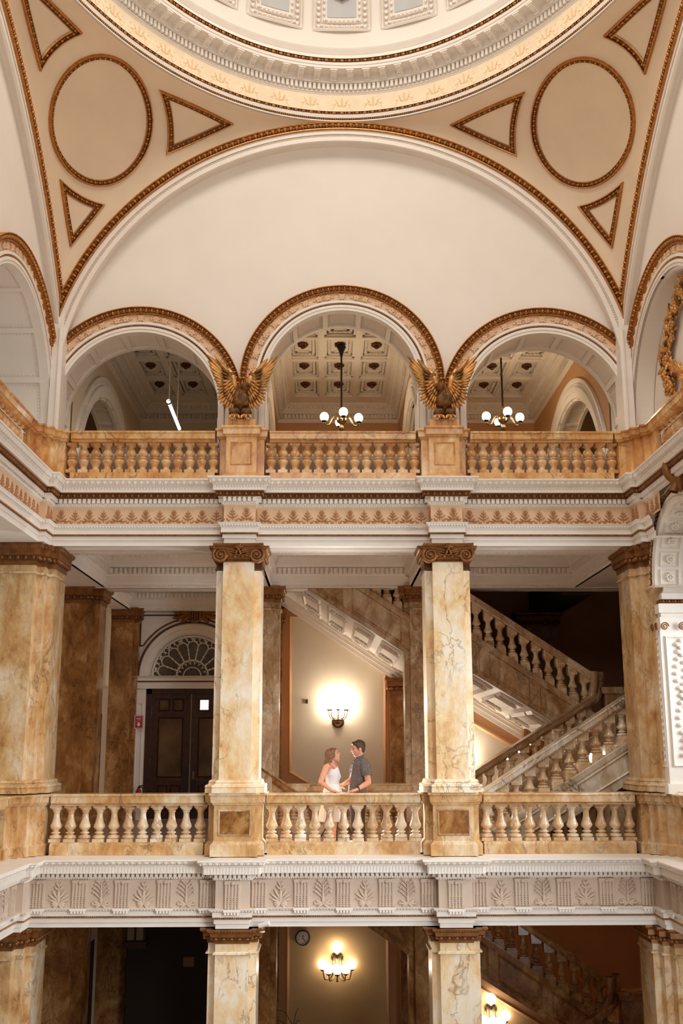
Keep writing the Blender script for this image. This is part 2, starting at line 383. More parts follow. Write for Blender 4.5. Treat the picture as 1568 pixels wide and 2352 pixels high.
# ------------------------------------------------------------------ big room shell
D = 18.515; WX = 5.30; ZC = 8.02; RA = 5.68; BY = 7.64; YC = D-BY; ZCS = 3.855; RAS = 9.844; ZR = ZC+RA
YL = 18.85
X_, Y_, N_ = np.array([1., 0, 0]), np.array([0, 1., 0]), np.array([0, -1., 0])
def shell():
    # lunette wall with three arched openings
    outer = [(-5.36, 7.0), (5.36, 7.0), (5.36, ZC)]+[(5.36*math.cos(t), ZC+5.36*math.sin(t)) for t in np.linspace(0, PI, 80)[1:-1]]+[(-5.36, ZC)]
    holes = [archpoly(0, 8.44, 1.45, 7.05), archpoly(-3.83, 7.93, 1.505, 7.05), archpoly(3.83, 7.93, 1.505, 7.05)]
    mb = MB(); v, f = planar(outer, holes, lambda x, z: (x, YL, z)); mb.add(v, f)
    # floor-level strip below the openings
    mb.vf(box(-5.4, 5.4, YL-.05, YL+.3, 6.1, 7.0))
    struct('wall_back', mb, PLASTER, 'cream plaster lunette wall above three arches under the dome', 'wall')
    # floors
    mb = MB(); mb.vf(box(-6.8, 7.4, 18.2, 22.75, -.30, 0)); mb.vf(box(-6.8, -1.9, 22.75, 27.5, -.30, 0))
    struct('floor', mb, FLOORM, 'grey terrazzo gallery floor behind the middle balustrade', 'floor')
    mb = MB(); mb.vf(box(-7.4, 8.4, 9, 27.5, -6.35, -6.05))
    struct('floor_lower', mb, FLOORM, 'dark floor of the storey below', 'floor')
    mb = MB(); mb.vf(box(-6.8, 7.4, 18.75, 22.6, 5.80, 6.12)); mb.vf(box(-6.8, 7.4, 22.6, 27.8, 5.95, 6.12))  # far slab also added over the open stairwell to keep lamp light out
    struct('ceiling_gallery', mb, WHITE, 'white plaster ceiling over the middle gallery, with a slab added over the stair', 'ceiling')
    mb = MB(); mb.vf(box(-6.8, 7.4, 18.75, 22.75, -.45, -.31))
    struct('ceiling_lower', mb, WHITE, 'shaded ceiling over the lower gallery', 'ceiling')
    # back walls of the gallery (middle + lower storey)
    mb = MB(); mb.vf(box(-1.9, 7.4, 26.85, 27.1, -6.05, 5.95)); mb.vf(box(-7.2, -1.9, 26.85, 27.1, -6.05, -.3))
    struct('wall_stair', mb, TAN, 'tan painted back wall behind the staircase', 'wall')
    doorz = 4.45
    outer = [(-7.2, 0), (-1.9, 0), (-1.9, 5.95), (-7.2, 5.95)]
    hole = [(-2.38, 0.0), (-2.38, 3.45)]+[(-3.55+1.17*math.cos(t), 3.45+1.17*math.sin(t)) for t in np.linspace(0, PI, 30)[1:-1]]+[(-4.72, 3.45), (-4.72, 0.0)]
    hole = [(x, max(z, .001)) for x, z in hole]
    mb = MB(); v, f = planar(outer, [hole], lambda x, z: (x, 26.6, z)); mb.add(v, f)
    mb.vf(box(-1.95, -1.9, 26.6, 26.9, 0, 5.95))
    mb.vf(box(-5.2, -2.0, 28.6, 28.7, 0, 5.9), 1); mb.vf(box(-5.2, -5.1, 26.9, 28.6, 0, 5.9), 1); mb.vf(box(-2.1, -2.0, 26.9, 28.6, 0, 5.9), 1)
    struct('wall_door', mb, [WHITE, TANP], 'white wall around the arched doorway in the left bay', 'wall')
    mb = MB(); mb.vf(box(-6.9, -6.6, 18.9, 27.2, -6.05, 5.95)); struct('wall_left_outer', mb, TANP, 'outer side wall at the left end of the gallery', 'wall'); mb = MB(); mb.vf(box(-5.85, -5.66, 23.22, 26.24, -6.05, 5.95))
    for z0, z1 in ((3.1, 5.0), (-2.4, -.9)):
        frame_rect(mb, lambda y, z, d: (-5.66+d, y, z), 23.6, 26.0, z0, z1, .12, .05)
    mb.vf(box(-5.68, -5.65, 24.6, 25.9, -6.05, -2.6), 1); mb.vf(box(-5.68, -5.65, 24.4, 25.6, 0, 2.5), 1)  # flat dark sheets stand for the shade inside doorway recesses
    struct('wall_left', mb, [TANP, DARK], 'panelled side wall at the left end of the gallery', 'wall')
    mb = MB(); mb.vf(box(7.2, 7.45, 18.9, 27.2, -6.05, 5.95))
    struct('wall_right', mb, TAN, 'shaded wall beyond the staircase landing', 'wall')
shell()

# pendentives (coons patch between back arch, side arch and dome ring)
PC = np.array([WX, D, ZC+math.sqrt(RA*RA-WX*WX)])
PA = np.array([0, D, ZR]); PB = np.array([WX, YC, ZR])
def _back(v):
    a0, a1 = PI/2, math.acos(WX/RA); t = a0+(a1-a0)*v
    return np.stack([RA*np.cos(t), 0*t+D, ZC+RA*np.sin(t)], -1)
def _side(v):
    a0, a1 = PI/2, math.acos(BY/RAS); t = a0+(a1-a0)*v
    return np.stack([0*t+WX, YC+RAS*np.cos(t), ZCS+RAS*np.sin(t)], -1)
def _ring(u):
    t = PI/2*(1-u); return np.stack([WX*np.cos(t), YC+BY*np.sin(t), 0*t+ZR], -1)
def pend(u, v):
    u = np.asarray(u, float); v = np.asarray(v, float); U = u[..., None]; V = v[..., None]
    return (1-V)*_ring(u)+V*PC+(1-U)*_back(v)+U*_side(v)-((1-U)*(1-V)*PA+U*(1-V)*PB+V*PC)
def pix(P):
    d = P-CAM; k = d@FW; return np.stack([784+FPX*(d@RT)/k, 1176-FPX*(d@UP)/k], -1)
def pend_uv(x, y):
    """(u,v) on the left pendentive seen at a photo point"""
    q = np.array([.35, .4]); L = np.array([-1., 1, 1])
    F = lambda q: pix((pend(q[0], q[1])*L)[None])[0]-np.array([x, y])
    for _ in range(40):
        r = F(q); h = 1e-4
        J = np.stack([(F(q+[h, 0])-r)/h, (F(q+[0, h])-r)/h], 1)
        try: st = np.linalg.solve(J, -r)
        except Exception: break
        n_ = np.linalg.norm(st)
        if n_ > .15: st *= .15/n_
        q = q+st; q[0] = min(max(q[0], -.2), 1.2); q[1] = min(max(q[1], -.1), .98)
    return q
def pend_nrm(u, v):
    h = 1e-3; a = pend(u+h, v)-pend(u-h, v); b = pend(u, v+h)-pend(u, v-h)
    n = np.cross(a, b); n /= np.linalg.norm(n, axis=-1)[..., None]
    c = np.array([0, YC, 6.0])-pend(u, v)
    s = np.sign((n*c).sum(-1)); return n*s[..., None]
def pline(pts, n):
    """closed photo outline -> resampled (u,v) curve"""
    q = np.array([pend_uv(*p) for p in pts]); return q
def band_on_pend(mb, uv, closed, w, hgt, pitch, mirror, corner=None):
    """raised gilt moulding following a (u,v) line; w to the inside (left of travel)"""
    P = pend(uv[:, 0], uv[:, 1]); Nn = pend_nrm(uv[:, 0], uv[:, 1])
    T = np.roll(P, -1, 0)-np.roll(P, 1, 0) if closed else np.gradient(P, axis=0)
    T /= np.linalg.norm(T, axis=1)[:, None]; I = np.cross(Nn, T)
    L = np.array([-1., 1, 1]) if mirror < 0 else np.ones(3)
    prof = [(0, 0, 0), (.05, hgt, 0), (.22, hgt*.95, 0), (.28, hgt*.35, 1), (.78, hgt*.25, 1), (.84, hgt*.6, 0), (1, .012, 0)]
    for (a, b, m0), (c, d, m1) in zip(prof[:-1], prof[1:]):
        A = P+I*a*w+Nn*b; B = P+I*c*w+Nn*d
        v, f = surf(np.stack([A*L, B*L], 1), closed); mb.add(v, f, m1)
    seg = np.linalg.norm(np.diff(np.r_[P, P[:1]] if closed else P, axis=0), axis=1); s = np.r_[0, np.cumsum(seg)]
    n = max(2, int(round(s[-1]/pitch))); k = (np.arange(n)+.5)*s[-1]/n
    ext = lambda A: np.stack([np.interp(k, s, np.r_[A, A[:1]][:len(s), i]) for i in range(3)], 1)
    O, TT, II, NN = ext(P+I*w*.53), ext(T), ext(I), ext(Nn)
    nz = lambda A: A/np.linalg.norm(A, axis=1)[:, None]
    eggs(mb, O*L+NN*L*hgt*.25, nz(TT)*L, nz(NN)*L, nz(II)*L, s[-1]/n, w*.5, hgt*1.2, 0)
def resample(pts, closed, n, corner=False):
    pts = np.array(pts); q = np.r_[pts, pts[:1]] if closed else pts
    s = np.r_[0, np.cumsum(np.linalg.norm(np.diff(q, axis=0), axis=1))]; k = np.linspace(0, s[-1], n, endpoint=not closed)
    return np.stack([np.interp(k, s, q[:, i]) for i in range(2)], 1)
def pendentives():
    U, V = np.meshgrid(np.linspace(0, 1, 41), np.linspace(0, 1, 31), indexing='ij'); G = pend(U, V)
    t = np.linspace(0, 2*PI, 48, endpoint=False)
    ring = np.array([pend_uv(231+120*math.cos(a), 276+153*math.sin(a)) for a in t])
    tri_r = [(365, 205), (381, 357), (537, 284)]; tri_b = [(136, 411), (160, 568), (242, 470)]; tri_t = [(90, 164), (190, 74), (30, -80)]
    def side(a, b, bow):
        a = np.array(a, float); b = np.array(b, float); nn = np.array([-(b-a)[1], (b-a)[0]]); nn /= np.linalg.norm(nn)
        return [a+(b-a)*s+nn*bow*4*s*(1-s) for s in np.linspace(0, 1, 14)]
    tris = [('right', [side(tri_r[0], tri_r[1], -10), side(tri_r[1], tri_r[2], 3), side(tri_r[2], tri_r[0], 3)]),
            ('bottom', [side(tri_b[0], tri_b[1], 1), side(tri_b[1], tri_b[2], 2), side(tri_b[2], tri_b[0], -9)]),
            ('top', [side(tri_t[0], tri_t[1], -14), side(tri_t[1], tri_t[2], 2), side(tri_t[2], tri_t[0], 2)])]
    for sg, nm in ((-1, 'left'), (1, 'right')):
        L = np.array([sg, 1., 1]); v, f = surf(G*L); mb = MB(); mb.add(v, f, 0, True)
        wall = struct('ceiling_pendentive_'+nm, mb, PEND, f'buff plaster pendentive at the {nm} under the dome ring', 'ceiling')
        uv = ring if True else ring
        # orient so the band grows inwards
        mb = MB(); P = pend(uv[:, 0], uv[:, 1]); c = P.mean(0)
        T = P[1]-P[0]; I = np.cross(pend_nrm(uv[0, 0], uv[0, 1]), T)
        if I@(c-P[0]) < 0: uv = uv[::-1]
        band_on_pend(mb, uv, True, .125, .055, .105, sg)
        tag(mb.build('round_frame', [GILT, GILTD]), f'round gilded moulding ring on the {nm} pendentive', 'moulding')
        for tn, sides in tris:
            mb = MB(); pts = np.array([p for s in sides for p in s]); q = np.array([pend_uv(*p) for p in pts]); P = pend(q[:, 0], q[:, 1]); c = P.mean(0)
            # mitred triangular frame: inset each side towards its neighbours
            k = len(sides[0]); SD = [q[i*k:(i+1)*k] for i in range(3)]
            Nn = pend_nrm(np.array(c_uv(q)[0]), np.array(c_uv(q)[1])); C3 = [pend(s[0][0], s[0][1]) for s in SD]
            w = .125
            e1 = (C3[1]-C3[0]); e1 /= np.linalg.norm(e1); e2 = np.cross(Nn, e1)
            fl = [np.array([(p-C3[0])@e1, (p-C3[0])@e2]) for p in C3]
            hs = [((p-C3[0])@Nn) for p in P]
            A2 = np.array([[(p-C3[0])@e1, (p-C3[0])@e2] for p in P]).reshape(3, k, 2); H = np.array(hs).reshape(3, k)
            sgn = 1 if np.cross(A2[0][-1]-A2[0][0], fl[2]-A2[0][0]) > 0 else -1
            prof = [(0, 0, 0), (.05, .05, 0), (.22, .05, 0), (.28, .02, 1), (.78, .014, 1), (.84, .034, 0), (1, .012, 0)]
            def offs(s, o):
                a = A2[s]; T = np.gradient(a, axis=0); T /= np.linalg.norm(T, axis=1)[:, None]; I = sgn*np.stack([-T[:, 1], T[:, 0]], 1)
                return a+I*o
            # mitre ends: move the end points along the corner bisector
            def line(o):
                out = []
                for s in range(3):
                    l = offs(s, o); pv = offs((s-1) % 3, o); nx = offs((s+1) % 3, o)
                    def isect(p, d, r, e_):
                        M_ = np.array([d, -e_]).T; tt = np.linalg.solve(M_, r-p); return p+d*tt[0]
                    a = isect(l[0], l[1]-l[0], pv[-1], pv[-1]-pv[-2]); b = isect(l[-1], l[-1]-l[-2], nx[0], nx[1]-nx[0])
                    src = A2[s]; ax = src[-1]-src[0]; ax /= np.linalg.norm(ax)
                    t0, t1 = (a-src[0])@ax, (b-src[0])@ax; tl = (l-src[0])@ax
                    tt = np.linspace(t0, t1, k); out.append(np.stack([np.interp(tt, tl, l[:, i]) for i in range(2)], 1))
                    out[-1][0] = a; out[-1][-1] = b
                return out
            def lift3(a2, h, s):
                q0 = np.array([np.interp(np.linspace(0, 1, len(a2)), np.linspace(0, 1, k), SD[s][:, i]) for i in range(2)]).T
                G_ = lambda q: np.stack([(pend(q[:, 0], q[:, 1])-C3[0])@e1, (pend(q[:, 0], q[:, 1])-C3[0])@e2], 1)
                for _ in range(8):
                    r = G_(q0)-a2; hh = 1e-4; Ju = (G_(q0+[hh, 0])-G_(q0))/hh; Jv = (G_(q0+[0, hh])-G_(q0))/hh
                    det = Ju[:, 0]*Jv[:, 1]-Ju[:, 1]*Jv[:, 0]
                    q0 = q0-np.stack([(r[:, 0]*Jv[:, 1]-r[:, 1]*Jv[:, 0])/det, (Ju[:, 0]*r[:, 1]-Ju[:, 1]*r[:, 0])/det], 1)
                return (pend(q0[:, 0], q0[:, 1])+pend_nrm(q0[:, 0], q0[:, 1])*h)*L
            lines = [line(a*w) for a, b, m_ in prof]
            for (i, (a, b, m0)), (a1, b1, m1) in zip(enumerate(prof[:-1]), prof[1:]):
                for s in range(3):
                    v, f = surf(np.stack([lift3(lines[i][s], b, s), lift3(lines[i+1][s], b1, s)], 1)); mb.add(v, f, m1)
            ml = line(.53*w)
            for s in range(3):
                pp = lift3(ml[s], .02, s); sl = np.r_[0, np.cumsum(np.linalg.norm(np.diff(pp, axis=0), axis=1))]; n = max(2, int(sl[-1]/.105)); kk = (np.arange(n)+.5)*sl[-1]/n
                O = np.stack([np.interp(kk, sl, pp[:, i]) for i in range(3)], 1); T = np.gradient(O, axis=0); T /= np.linalg.norm(T, axis=1)[:, None]
                NN = np.repeat((Nn*L)[None], n, 0); II = np.cross(NN, T)
                eggs(mb, O, T, NN, II, sl[-1]/n, w*.5, .05, 0)
            where = {'right': 'towards the big arch', 'bottom': 'in the lower corner', 'top': 'above the round frame'}[tn]
            tag(mb.build('triangular_frame', [GILT, GILTD]), f'gilded triangular moulding {where} of the {nm} pendentive', 'moulding')
def c_uv(q): return q.mean(0)
pendentives()

def archbands():
    # back arch: gold egg-and-dart, white bands, patterned strip, soffit
    c = (0, D, ZC)
    mb = MB()
    asweep(mb, c, X_, Zv, N_, [(RA, 0), (RA, .05), (RA-.03, .06), (RA-.035, .03)], N=90, half=WX)
    asweep(mb, c, X_, Zv, N_, [(RA-.035, .03), (RA-.125, .015)], N=90, m=1, half=WX)
    asweep(mb, c, X_, Zv, N_, [(RA-.125, .015), (RA-.13, .045), (RA-.15, .045), (RA-.15, 0)], N=90, half=WX)
    r = RA-.08; th = math.acos(WX/r); O, T, N, U = arun(c, X_, Zv, N_, r, .03, .118, th, PI-th)
    eggs(mb, O, T, N, -U, .118, .105, .07)
    tag(mb.build('trim_1', [GILT, GILTD]), 'gilded egg-and-dart band round the big back arch', 'trim', kind='structure')
    mb = MB()
    for r0, r1, d0, d1 in ((5.53, 5.44, .0, .0), (5.385, 5.30, .0, .0)): asweep(mb, c, X_, Zv, N_, [(r0, d0), (r1, d1)], N=90, half=WX)
    asweep(mb, c, X_, Zv, N_, [(5.44, 0), (5.44, -.02), (5.385, -.02), (5.385, 0)], N=90, half=WX, m=1)
    asweep(mb, c, X_, Zv, N_, [(5.30, 0), (5.30, -.05), (5.33, -.10), (5.36, -.14), (5.36, -.36)], N=90, half=WX)
    O, T, N, U = arun(c, X_, Zv, N_, 5.412, -.02, .05, .22, PI-.22); place(mb, S1, O, T*.018, N*.012, U*.02, 1)
    struct('trim_2', mb, [WHITE, PATT], 'white moulded band inside the big back arch', 'trim')
    for sg, nm, k in ((-1, 'left', 3), (1, 'right', 5)):
        c = (sg*WX, YC, ZCS); n = np.array([-sg, 0, 0.]); u = Y_
        a1 = PI*.62; mb = MB()
        kw = dict(a0=0, a1=a1, N=80, half=BY)
        asweep(mb, c, u, Zv, n, [(RAS, 0), (RAS, .05), (RAS-.03, .06), (RAS-.035, .03)], **kw)
        asweep(mb, c, u, Zv, n, [(RAS-.035, .03), (RAS-.125, .015)], m=1, **kw)
        asweep(mb, c, u, Zv, n, [(RAS-.125, .015), (RAS-.13, .045), (RAS-.15, .045), (RAS-.15, 0)], **kw)
        r = RAS-.08; th = math.acos(BY/r); O, T, N, U = arun(c, u, Zv, n, r, .03, .118, th, a1)
        eggs(mb, O, T, N, -U, .118, .105, .07)
        tag(mb.build('trim_%d' % k, [GILT, GILTD]), f'gilded egg-and-dart band along the {nm} side arch', 'trim', kind='structure')
        mb = MB()
        for r0, r1 in ((RAS-.15, RAS-.24), (RAS-.295, RAS-.38)): asweep(mb, c, u, Zv, n, [(r0, 0), (r1, 0)], **kw)
        asweep(mb, c, u, Zv, n, [(RAS-.24, 0), (RAS-.24, -.02), (RAS-.295, -.02), (RAS-.295, 0)], m=1, **kw)
        asweep(mb, c, u, Zv, n, [(RAS-.38, 0), (RAS-.38, -.05), (RAS-.34, -.1), (RAS-.32, -.14), (RAS-.32, -.20)], **kw)
        O, T, N, U = arun(c, u, Zv, n, RAS-.268, -.02, .05, .72, a1); place(mb, S1, O, T*.018, N*.012, U*.02, 1)
        # corner pier down to the balustrade
        x0, x1 = sorted((sg*5.40, sg*5.20)); mb.vf(box(x0, x1, D-.02, 18.95, 6.2, 9.6))
        x0, x1 = sorted((sg*5.27, sg*5.25)); mb.vf(box(x0, x1, D-.06, D, 7.0, 9.4))
        struct('trim_%d' % (k+1), mb, [WHITE, PATT], f'white moulded band inside the {nm} side arch', 'trim')
        # side lunette wall with one arch seen at the edge
        cy, zc, ri = 16.6, 7.45, 2.1
        zt = lambda y: ZCS+math.sqrt(max(0, (RAS-.32)**2-(y-YC)**2))
        outer = [(8.5, 7.0), (18.5, 7.0)]+[(y, zt(y)) for y in np.linspace(18.5, 8.5, 50)]
        hole = archpoly(cy, zc, ri, 7.02)
        mb = MB(); v, f = planar(outer, [hole], lambda y, z: (sg*5.47, y, z)); mb.add(v, f); mb.vf(box(*sorted((sg*5.68, sg*5.9)), 8.5, 18.6, 6.1, 7.0))
        struct('wall_upper_'+nm, mb, PLASTER, f'cream plaster side wall over the {nm} balcony arch', 'wall')
        archivolt(np.array([sg*5.47, cy, zc]), u, n, ri, 2.57, 7.1, f'gilded arch surround at the {nm} edge of the upper storey', 1.0 if sg < 0 else .34, plain=sg > 0)
ARCHN = [20]
def archivolt(c, u, n, ri, ro, zb, label, depth, coff=7, clip=None, plain=False):
    """ornamented arch ring on a wall with coffered reveal: one trim with parts"""
    c = np.array(c, float); s = (ro-ri)/.47
    ARCHN[0] += 1
    root = thing('trim_%d' % ARCHN[0], label, 'arch', tuple(c), kind='structure')
    w = Zv; a1 = PI
    A0 = 0.0
    mb = MB()
    q = lambda k: ri+k*s
    asweep(mb, c, u, w, n, [(ri, 0), (ri, .05), (q(.05), .05), (q(.055), .065), (q(.105), .065), (q(.11), .05)], N=60)
    asweep(mb, c, u, w, n, [(q(.14), .05), (q(.145), .08), (q(.19), .08), (q(.2), .05)], N=60)
    for sd in (-1, 1):   # jambs
        for r0, r1, d in ((ri, q(.055), .05), (q(.055), q(.11), .065), (q(.14), q(.2), .08)):
            a = c+sd*r0*u; b = c+sd*r1*u
            for p in (0,):
                P = [a+n*d, b+n*d, b+n*d+(zb-c[2])*w, a+n*d+(zb-c[2])*w]; mb.add(P, [(0, 1, 2, 3)])
                P = [a, a+n*d, a+n*d+(zb-c[2])*w, a+(zb-c[2])*w]; mb.add(P, [(0, 1, 2, 3)])
    mb.build('white_ring', WHITE, root)
    mb = MB(); asweep(mb, c, u, w, n, [(q(.11), .03), (q(.14), .03)], N=60, m=1)
    O, T, N, U = arun(c, u, w, n, q(.125), .05, .036*s, A0, a1); beads(mb, O, T, N, U, .036*s, .016*s)
    mb.build('bead_string', [GILT, GILTD], root)
    mb = MB(); asweep(mb, c, u, w, n, [(q(.2), .035), (q(.35), .035)], N=60)
    mb.build('frieze_band', FRIEZEM, root)
    k = max(4, int(round(PI*q(.27)/(.36*s))))
    for i in range(k):
        mb = MB(); t = (i+.5)*PI/k; R = math.cos(t)*u+math.sin(t)*w; T = -math.sin(t)*u+math.cos(t)*w; O = c+q(.275)*R+n*.045
        if i % 2 == k//2 % 2:
            for a in range(8):
                b = a*PI/4; dv = math.cos(b)*T+math.sin(b)*R; pv = -math.sin(b)*T+math.cos(b)*R; L = .085 if a % 2 else .06
                place(mb, S2, O+dv*L*.6*s, dv*L*.6*s, pv*.02*s, n*.022, 0)
            place(mb, S2, O, T*.02*s, R*.02*s, n*.03, 0)
        else:
            for sd in (-1, 1):
                Of = O+T*sd*.085*s
                for a in range(5):
                    b = a*2*PI/5+.3; dv = math.cos(b)*T+math.sin(b)*R; place(mb, S2, Of+dv*.036*s, dv*.034*s, (-math.sin(b)*T+math.cos(b)*R)*.028*s, n*.025, 0)
                place(mb, S2, Of, T*.014*s, R*.014*s, n*.036, 0)
                place(mb, S2, Of+T*sd*.09*s-R*.02*s, T*.04*s, R*.012*s, n*.015, 0)
            pts = [O+T*a*s+R*.022*s*math.sin(a*40) for a in np.linspace(-.075, .075, 10)]; v, f = tube(pts, .009*s, 5); mb.add(v, f, 0, True)
            place(mb, S2, O+R*.035*s, T*.03*s, R*.014*s, n*.018, 0); place(mb, S2, O-R*.035*s, T*.03*s, R*.014*s, n*.018, 0)
        mb.build('flower_relief', FRIEZEM, root)
    mb = MB(); asweep(mb, c, u, w, n, [(q(.35), .035), (q(.355), .075), (q(.375), .09), (q(.38), .075)], N=60)
    asweep(mb, c, u, w, n, [(q(.38), .075), (q(.46), .11)], N=60, m=1)
    asweep(mb, c, u, w, n, [(q(.46), .11), (q(.465), .14), (q(.48), .14), (q(.48), 0)], N=60)
    a_ = .12
    O, T, N, U = arun(c, u, w, n, q(.42), .09, .105*s, 0, PI); eggs(mb, O, T, N, U, .105*s, .085*s, .06)
    O, T, N, U = arun(c, u, w, n, q(.365), .09, .06*s, 0, PI); place(mb, S1, O, T*.024*s, N*.012, U*.012*s, 0)
    mb.build('egg_and_dart_ring', [GILT, GILTD], root)
    # reveal with sunk panels
    if plain:
        mb = MB(); asweep(mb, c, u, w, n, [(ri, .05), (ri, -depth)], N=60)
        for sd in (-1, 1): a = c+sd*ri*u; mb.add([a+n*.05, a-n*depth, a-n*depth+(zb-c[2])*w, a+n*.05+(zb-c[2])*w], [(0, 1, 2, 3)])
        mb.build('plain_reveal', PLASTER, root); return root
    mb = MB(); rb = ri+.035
    zb_ = zb-c[2]
    def arcpatch(r, d0, d1, t0, t1, m=0):
        t = np.linspace(t0, t1, 8); P = [c+r*(math.cos(a)*u+math.sin(a)*w) for a in t]
        v, f = surf(np.stack([np.array(P)-n*d0, np.array(P)-n*d1], 1)); mb.add(v, f, m)
    t = np.linspace(0, PI, 50); A = [c+ri*(math.cos(a)*u+math.sin(a)*w) for a in t]
    for d0, d1 in ((-.05, .12), (depth-.12, depth)):
        v, f = surf(np.stack([np.array(A)-n*d0, np.array(A)-n*d1], 1)); mb.add(v, f)
    B = [c+rb*(math.cos(a)*u+math.sin(a)*w) for a in t]
    v, f = surf(np.stack([np.array(B)-n*.1, np.array(B)-n*(depth-.1)], 1)); mb.add(v, f, 1)
    for d in (.12, depth-.12):
        v, f = surf(np.stack([np.array(A)-n*d, np.array(B)-n*d], 1)); mb.add(v, f)
    np_ = coff; dt = PI/np_; g = .05/ri
    for i in range(np_+1):
        t0, t1 = max(0, i*dt-g), min(PI, i*dt+g); arcpatch(ri, .12, depth-.12, t0, t1)
        for e_ in (t0, t1):
            p = c+ri*(math.cos(e_)*u+math.sin(e_)*w); p2 = c+rb*(math.cos(e_)*u+math.sin(e_)*w)
            mb.add([p-n*.12, p-n*(depth-.12), p2-n*(depth-.12), p2-n*.12], [(0, 1, 2, 3)])
    for i in range(np_):  # bead frames in the panels
        for d in (.17, depth-.17):
            tt = np.linspace(i*dt+g*1.8, (i+1)*dt-g*1.8, 14); R = np.cos(tt)[:, None]*u+np.sin(tt)[:, None]*w; T = -np.sin(tt)[:, None]*u+np.cos(tt)[:, None]*w
            place(mb, S1, c+R*(rb-.006)-n*d, T*.016, -R*.012, n*.014, 0)
        for tt in (i*dt+g*1.8, (i+1)*dt-g*1.8):
            R = math.cos(tt)*u+math.sin(tt)*w; T = -math.sin(tt)*u+math.cos(tt)*w; dd = np.linspace(.17, depth-.17, 11)
            place(mb, S1, c+R*(rb-.006)-n*dd[:, None], T*.014, -R*.012, n*.016, 0)
    for sd in (-1, 1):
        a = c+sd*ri*u; mb.add([a+n*.05, a-n*depth, a-n*depth+zb_*w, a+n*.05+zb_*w], [(0, 1, 2, 3)])
        f3 = lambda p, z, d: a-n*p+w*(z-c[2])-sd*u*d
        if c[2]-zb > .5: frame_rect(mb, f3, .12, depth-.12, zb+.1, c[2]-.12, .05, .03)
    mb.build('coffered_reveal', [WHITE, PLASTER], root)
    return root
archbands()
archivolt((0, YL, 8.44), X_, N_, 1.45, 1.92, 7.05, 'tall central gilded arch surround between the two eagles', .87)
archivolt((-3.83, YL, 7.93), X_, N_, 1.505, 1.98, 7.05, 'lower gilded arch surround in the left bay', .87)
archivolt((3.83, YL, 7.93), X_, N_, 1.505, 1.98, 7.05, 'lower gilded arch surround in the right bay', .87)
# ------------------------------------------------------------------ entablatures
def E_path(right_end=9.0):
    h = .145; cx = 1.80
    return [(-5.33, 9.0), (-5.33, 17.75), (-5.22, 17.75), (-5.22, 18.2), (-cx-h, 18.2), (-cx-h, 18.0), (-cx+h, 18.0), (-cx+h, 18.2),
            (cx-h, 18.2), (cx-h, 18.0), (cx+h, 18.0), (cx+h, 18.2), (5.22, 18.2), (5.22, 17.75), (5.33, 17.75), (5.33, right_end)]
EP = E_path()
def relief_frieze(mb, O, T, N, z0, h, m=0):
    """palmettes joined by scrolls; O at the frieze foot"""
    U = Zv
    for i in range(len(O)):
        o, t, n = O[i], T[i], N[i]; alt = i % 2
        dv = lambda a: math.sin(a)*t+math.cos(a)*U
        pv = lambda a: math.cos(a)*t-math.sin(a)*U
        def leaf(x, z, a, L, w): c = o+t*x+U*(z+z0)+dv(a)*L*.5; place(mb, S1, c, dv(a)*L*.56, pv(a)*w*.85, n*.028, m)
        leaf(0, .10*h, 0, .78*h, .03*h if alt else .045*h)
        for sd in (-1, 1):
            if alt:
                for zz, L, a in ((.15, .42, 1.0), (.32, .38, .75), (.48, .34, .5), (.64, .26, .35)): leaf(0, zz*h, sd*a, L*h, .05*h)
                leaf(sd*.05, .12*h, sd*1.3, .3*h, .06*h)
            else:
                for zz, L, a in ((.26, .30, 1.15), (.44, .26, 1.0), (.60, .2, .8)): leaf(0, zz*h, sd*a, L*h, .045*h); 
                ell(mb, o+t*sd*.30*h+U*(z0+.42*h)+n*.005, .035*h, .02, .035*h, m, 1)
            pts = [o+n*.008+t*sd*(.10+.12*(1-math.cos(a))*.55)*1.0*h*1.6+U*(z0+h*(.16+.10*math.sin(a*1.5)*(1 if alt else -1))) for a in np.linspace(0, PI, 8)]
            v, f = tube(pts, .026*h, 5); mb.add(v, f, m, True)
            ell(mb, o+t*sd*.28*h+U*(z0+.15*h), .05*h, .02, .05*h, m, 1)
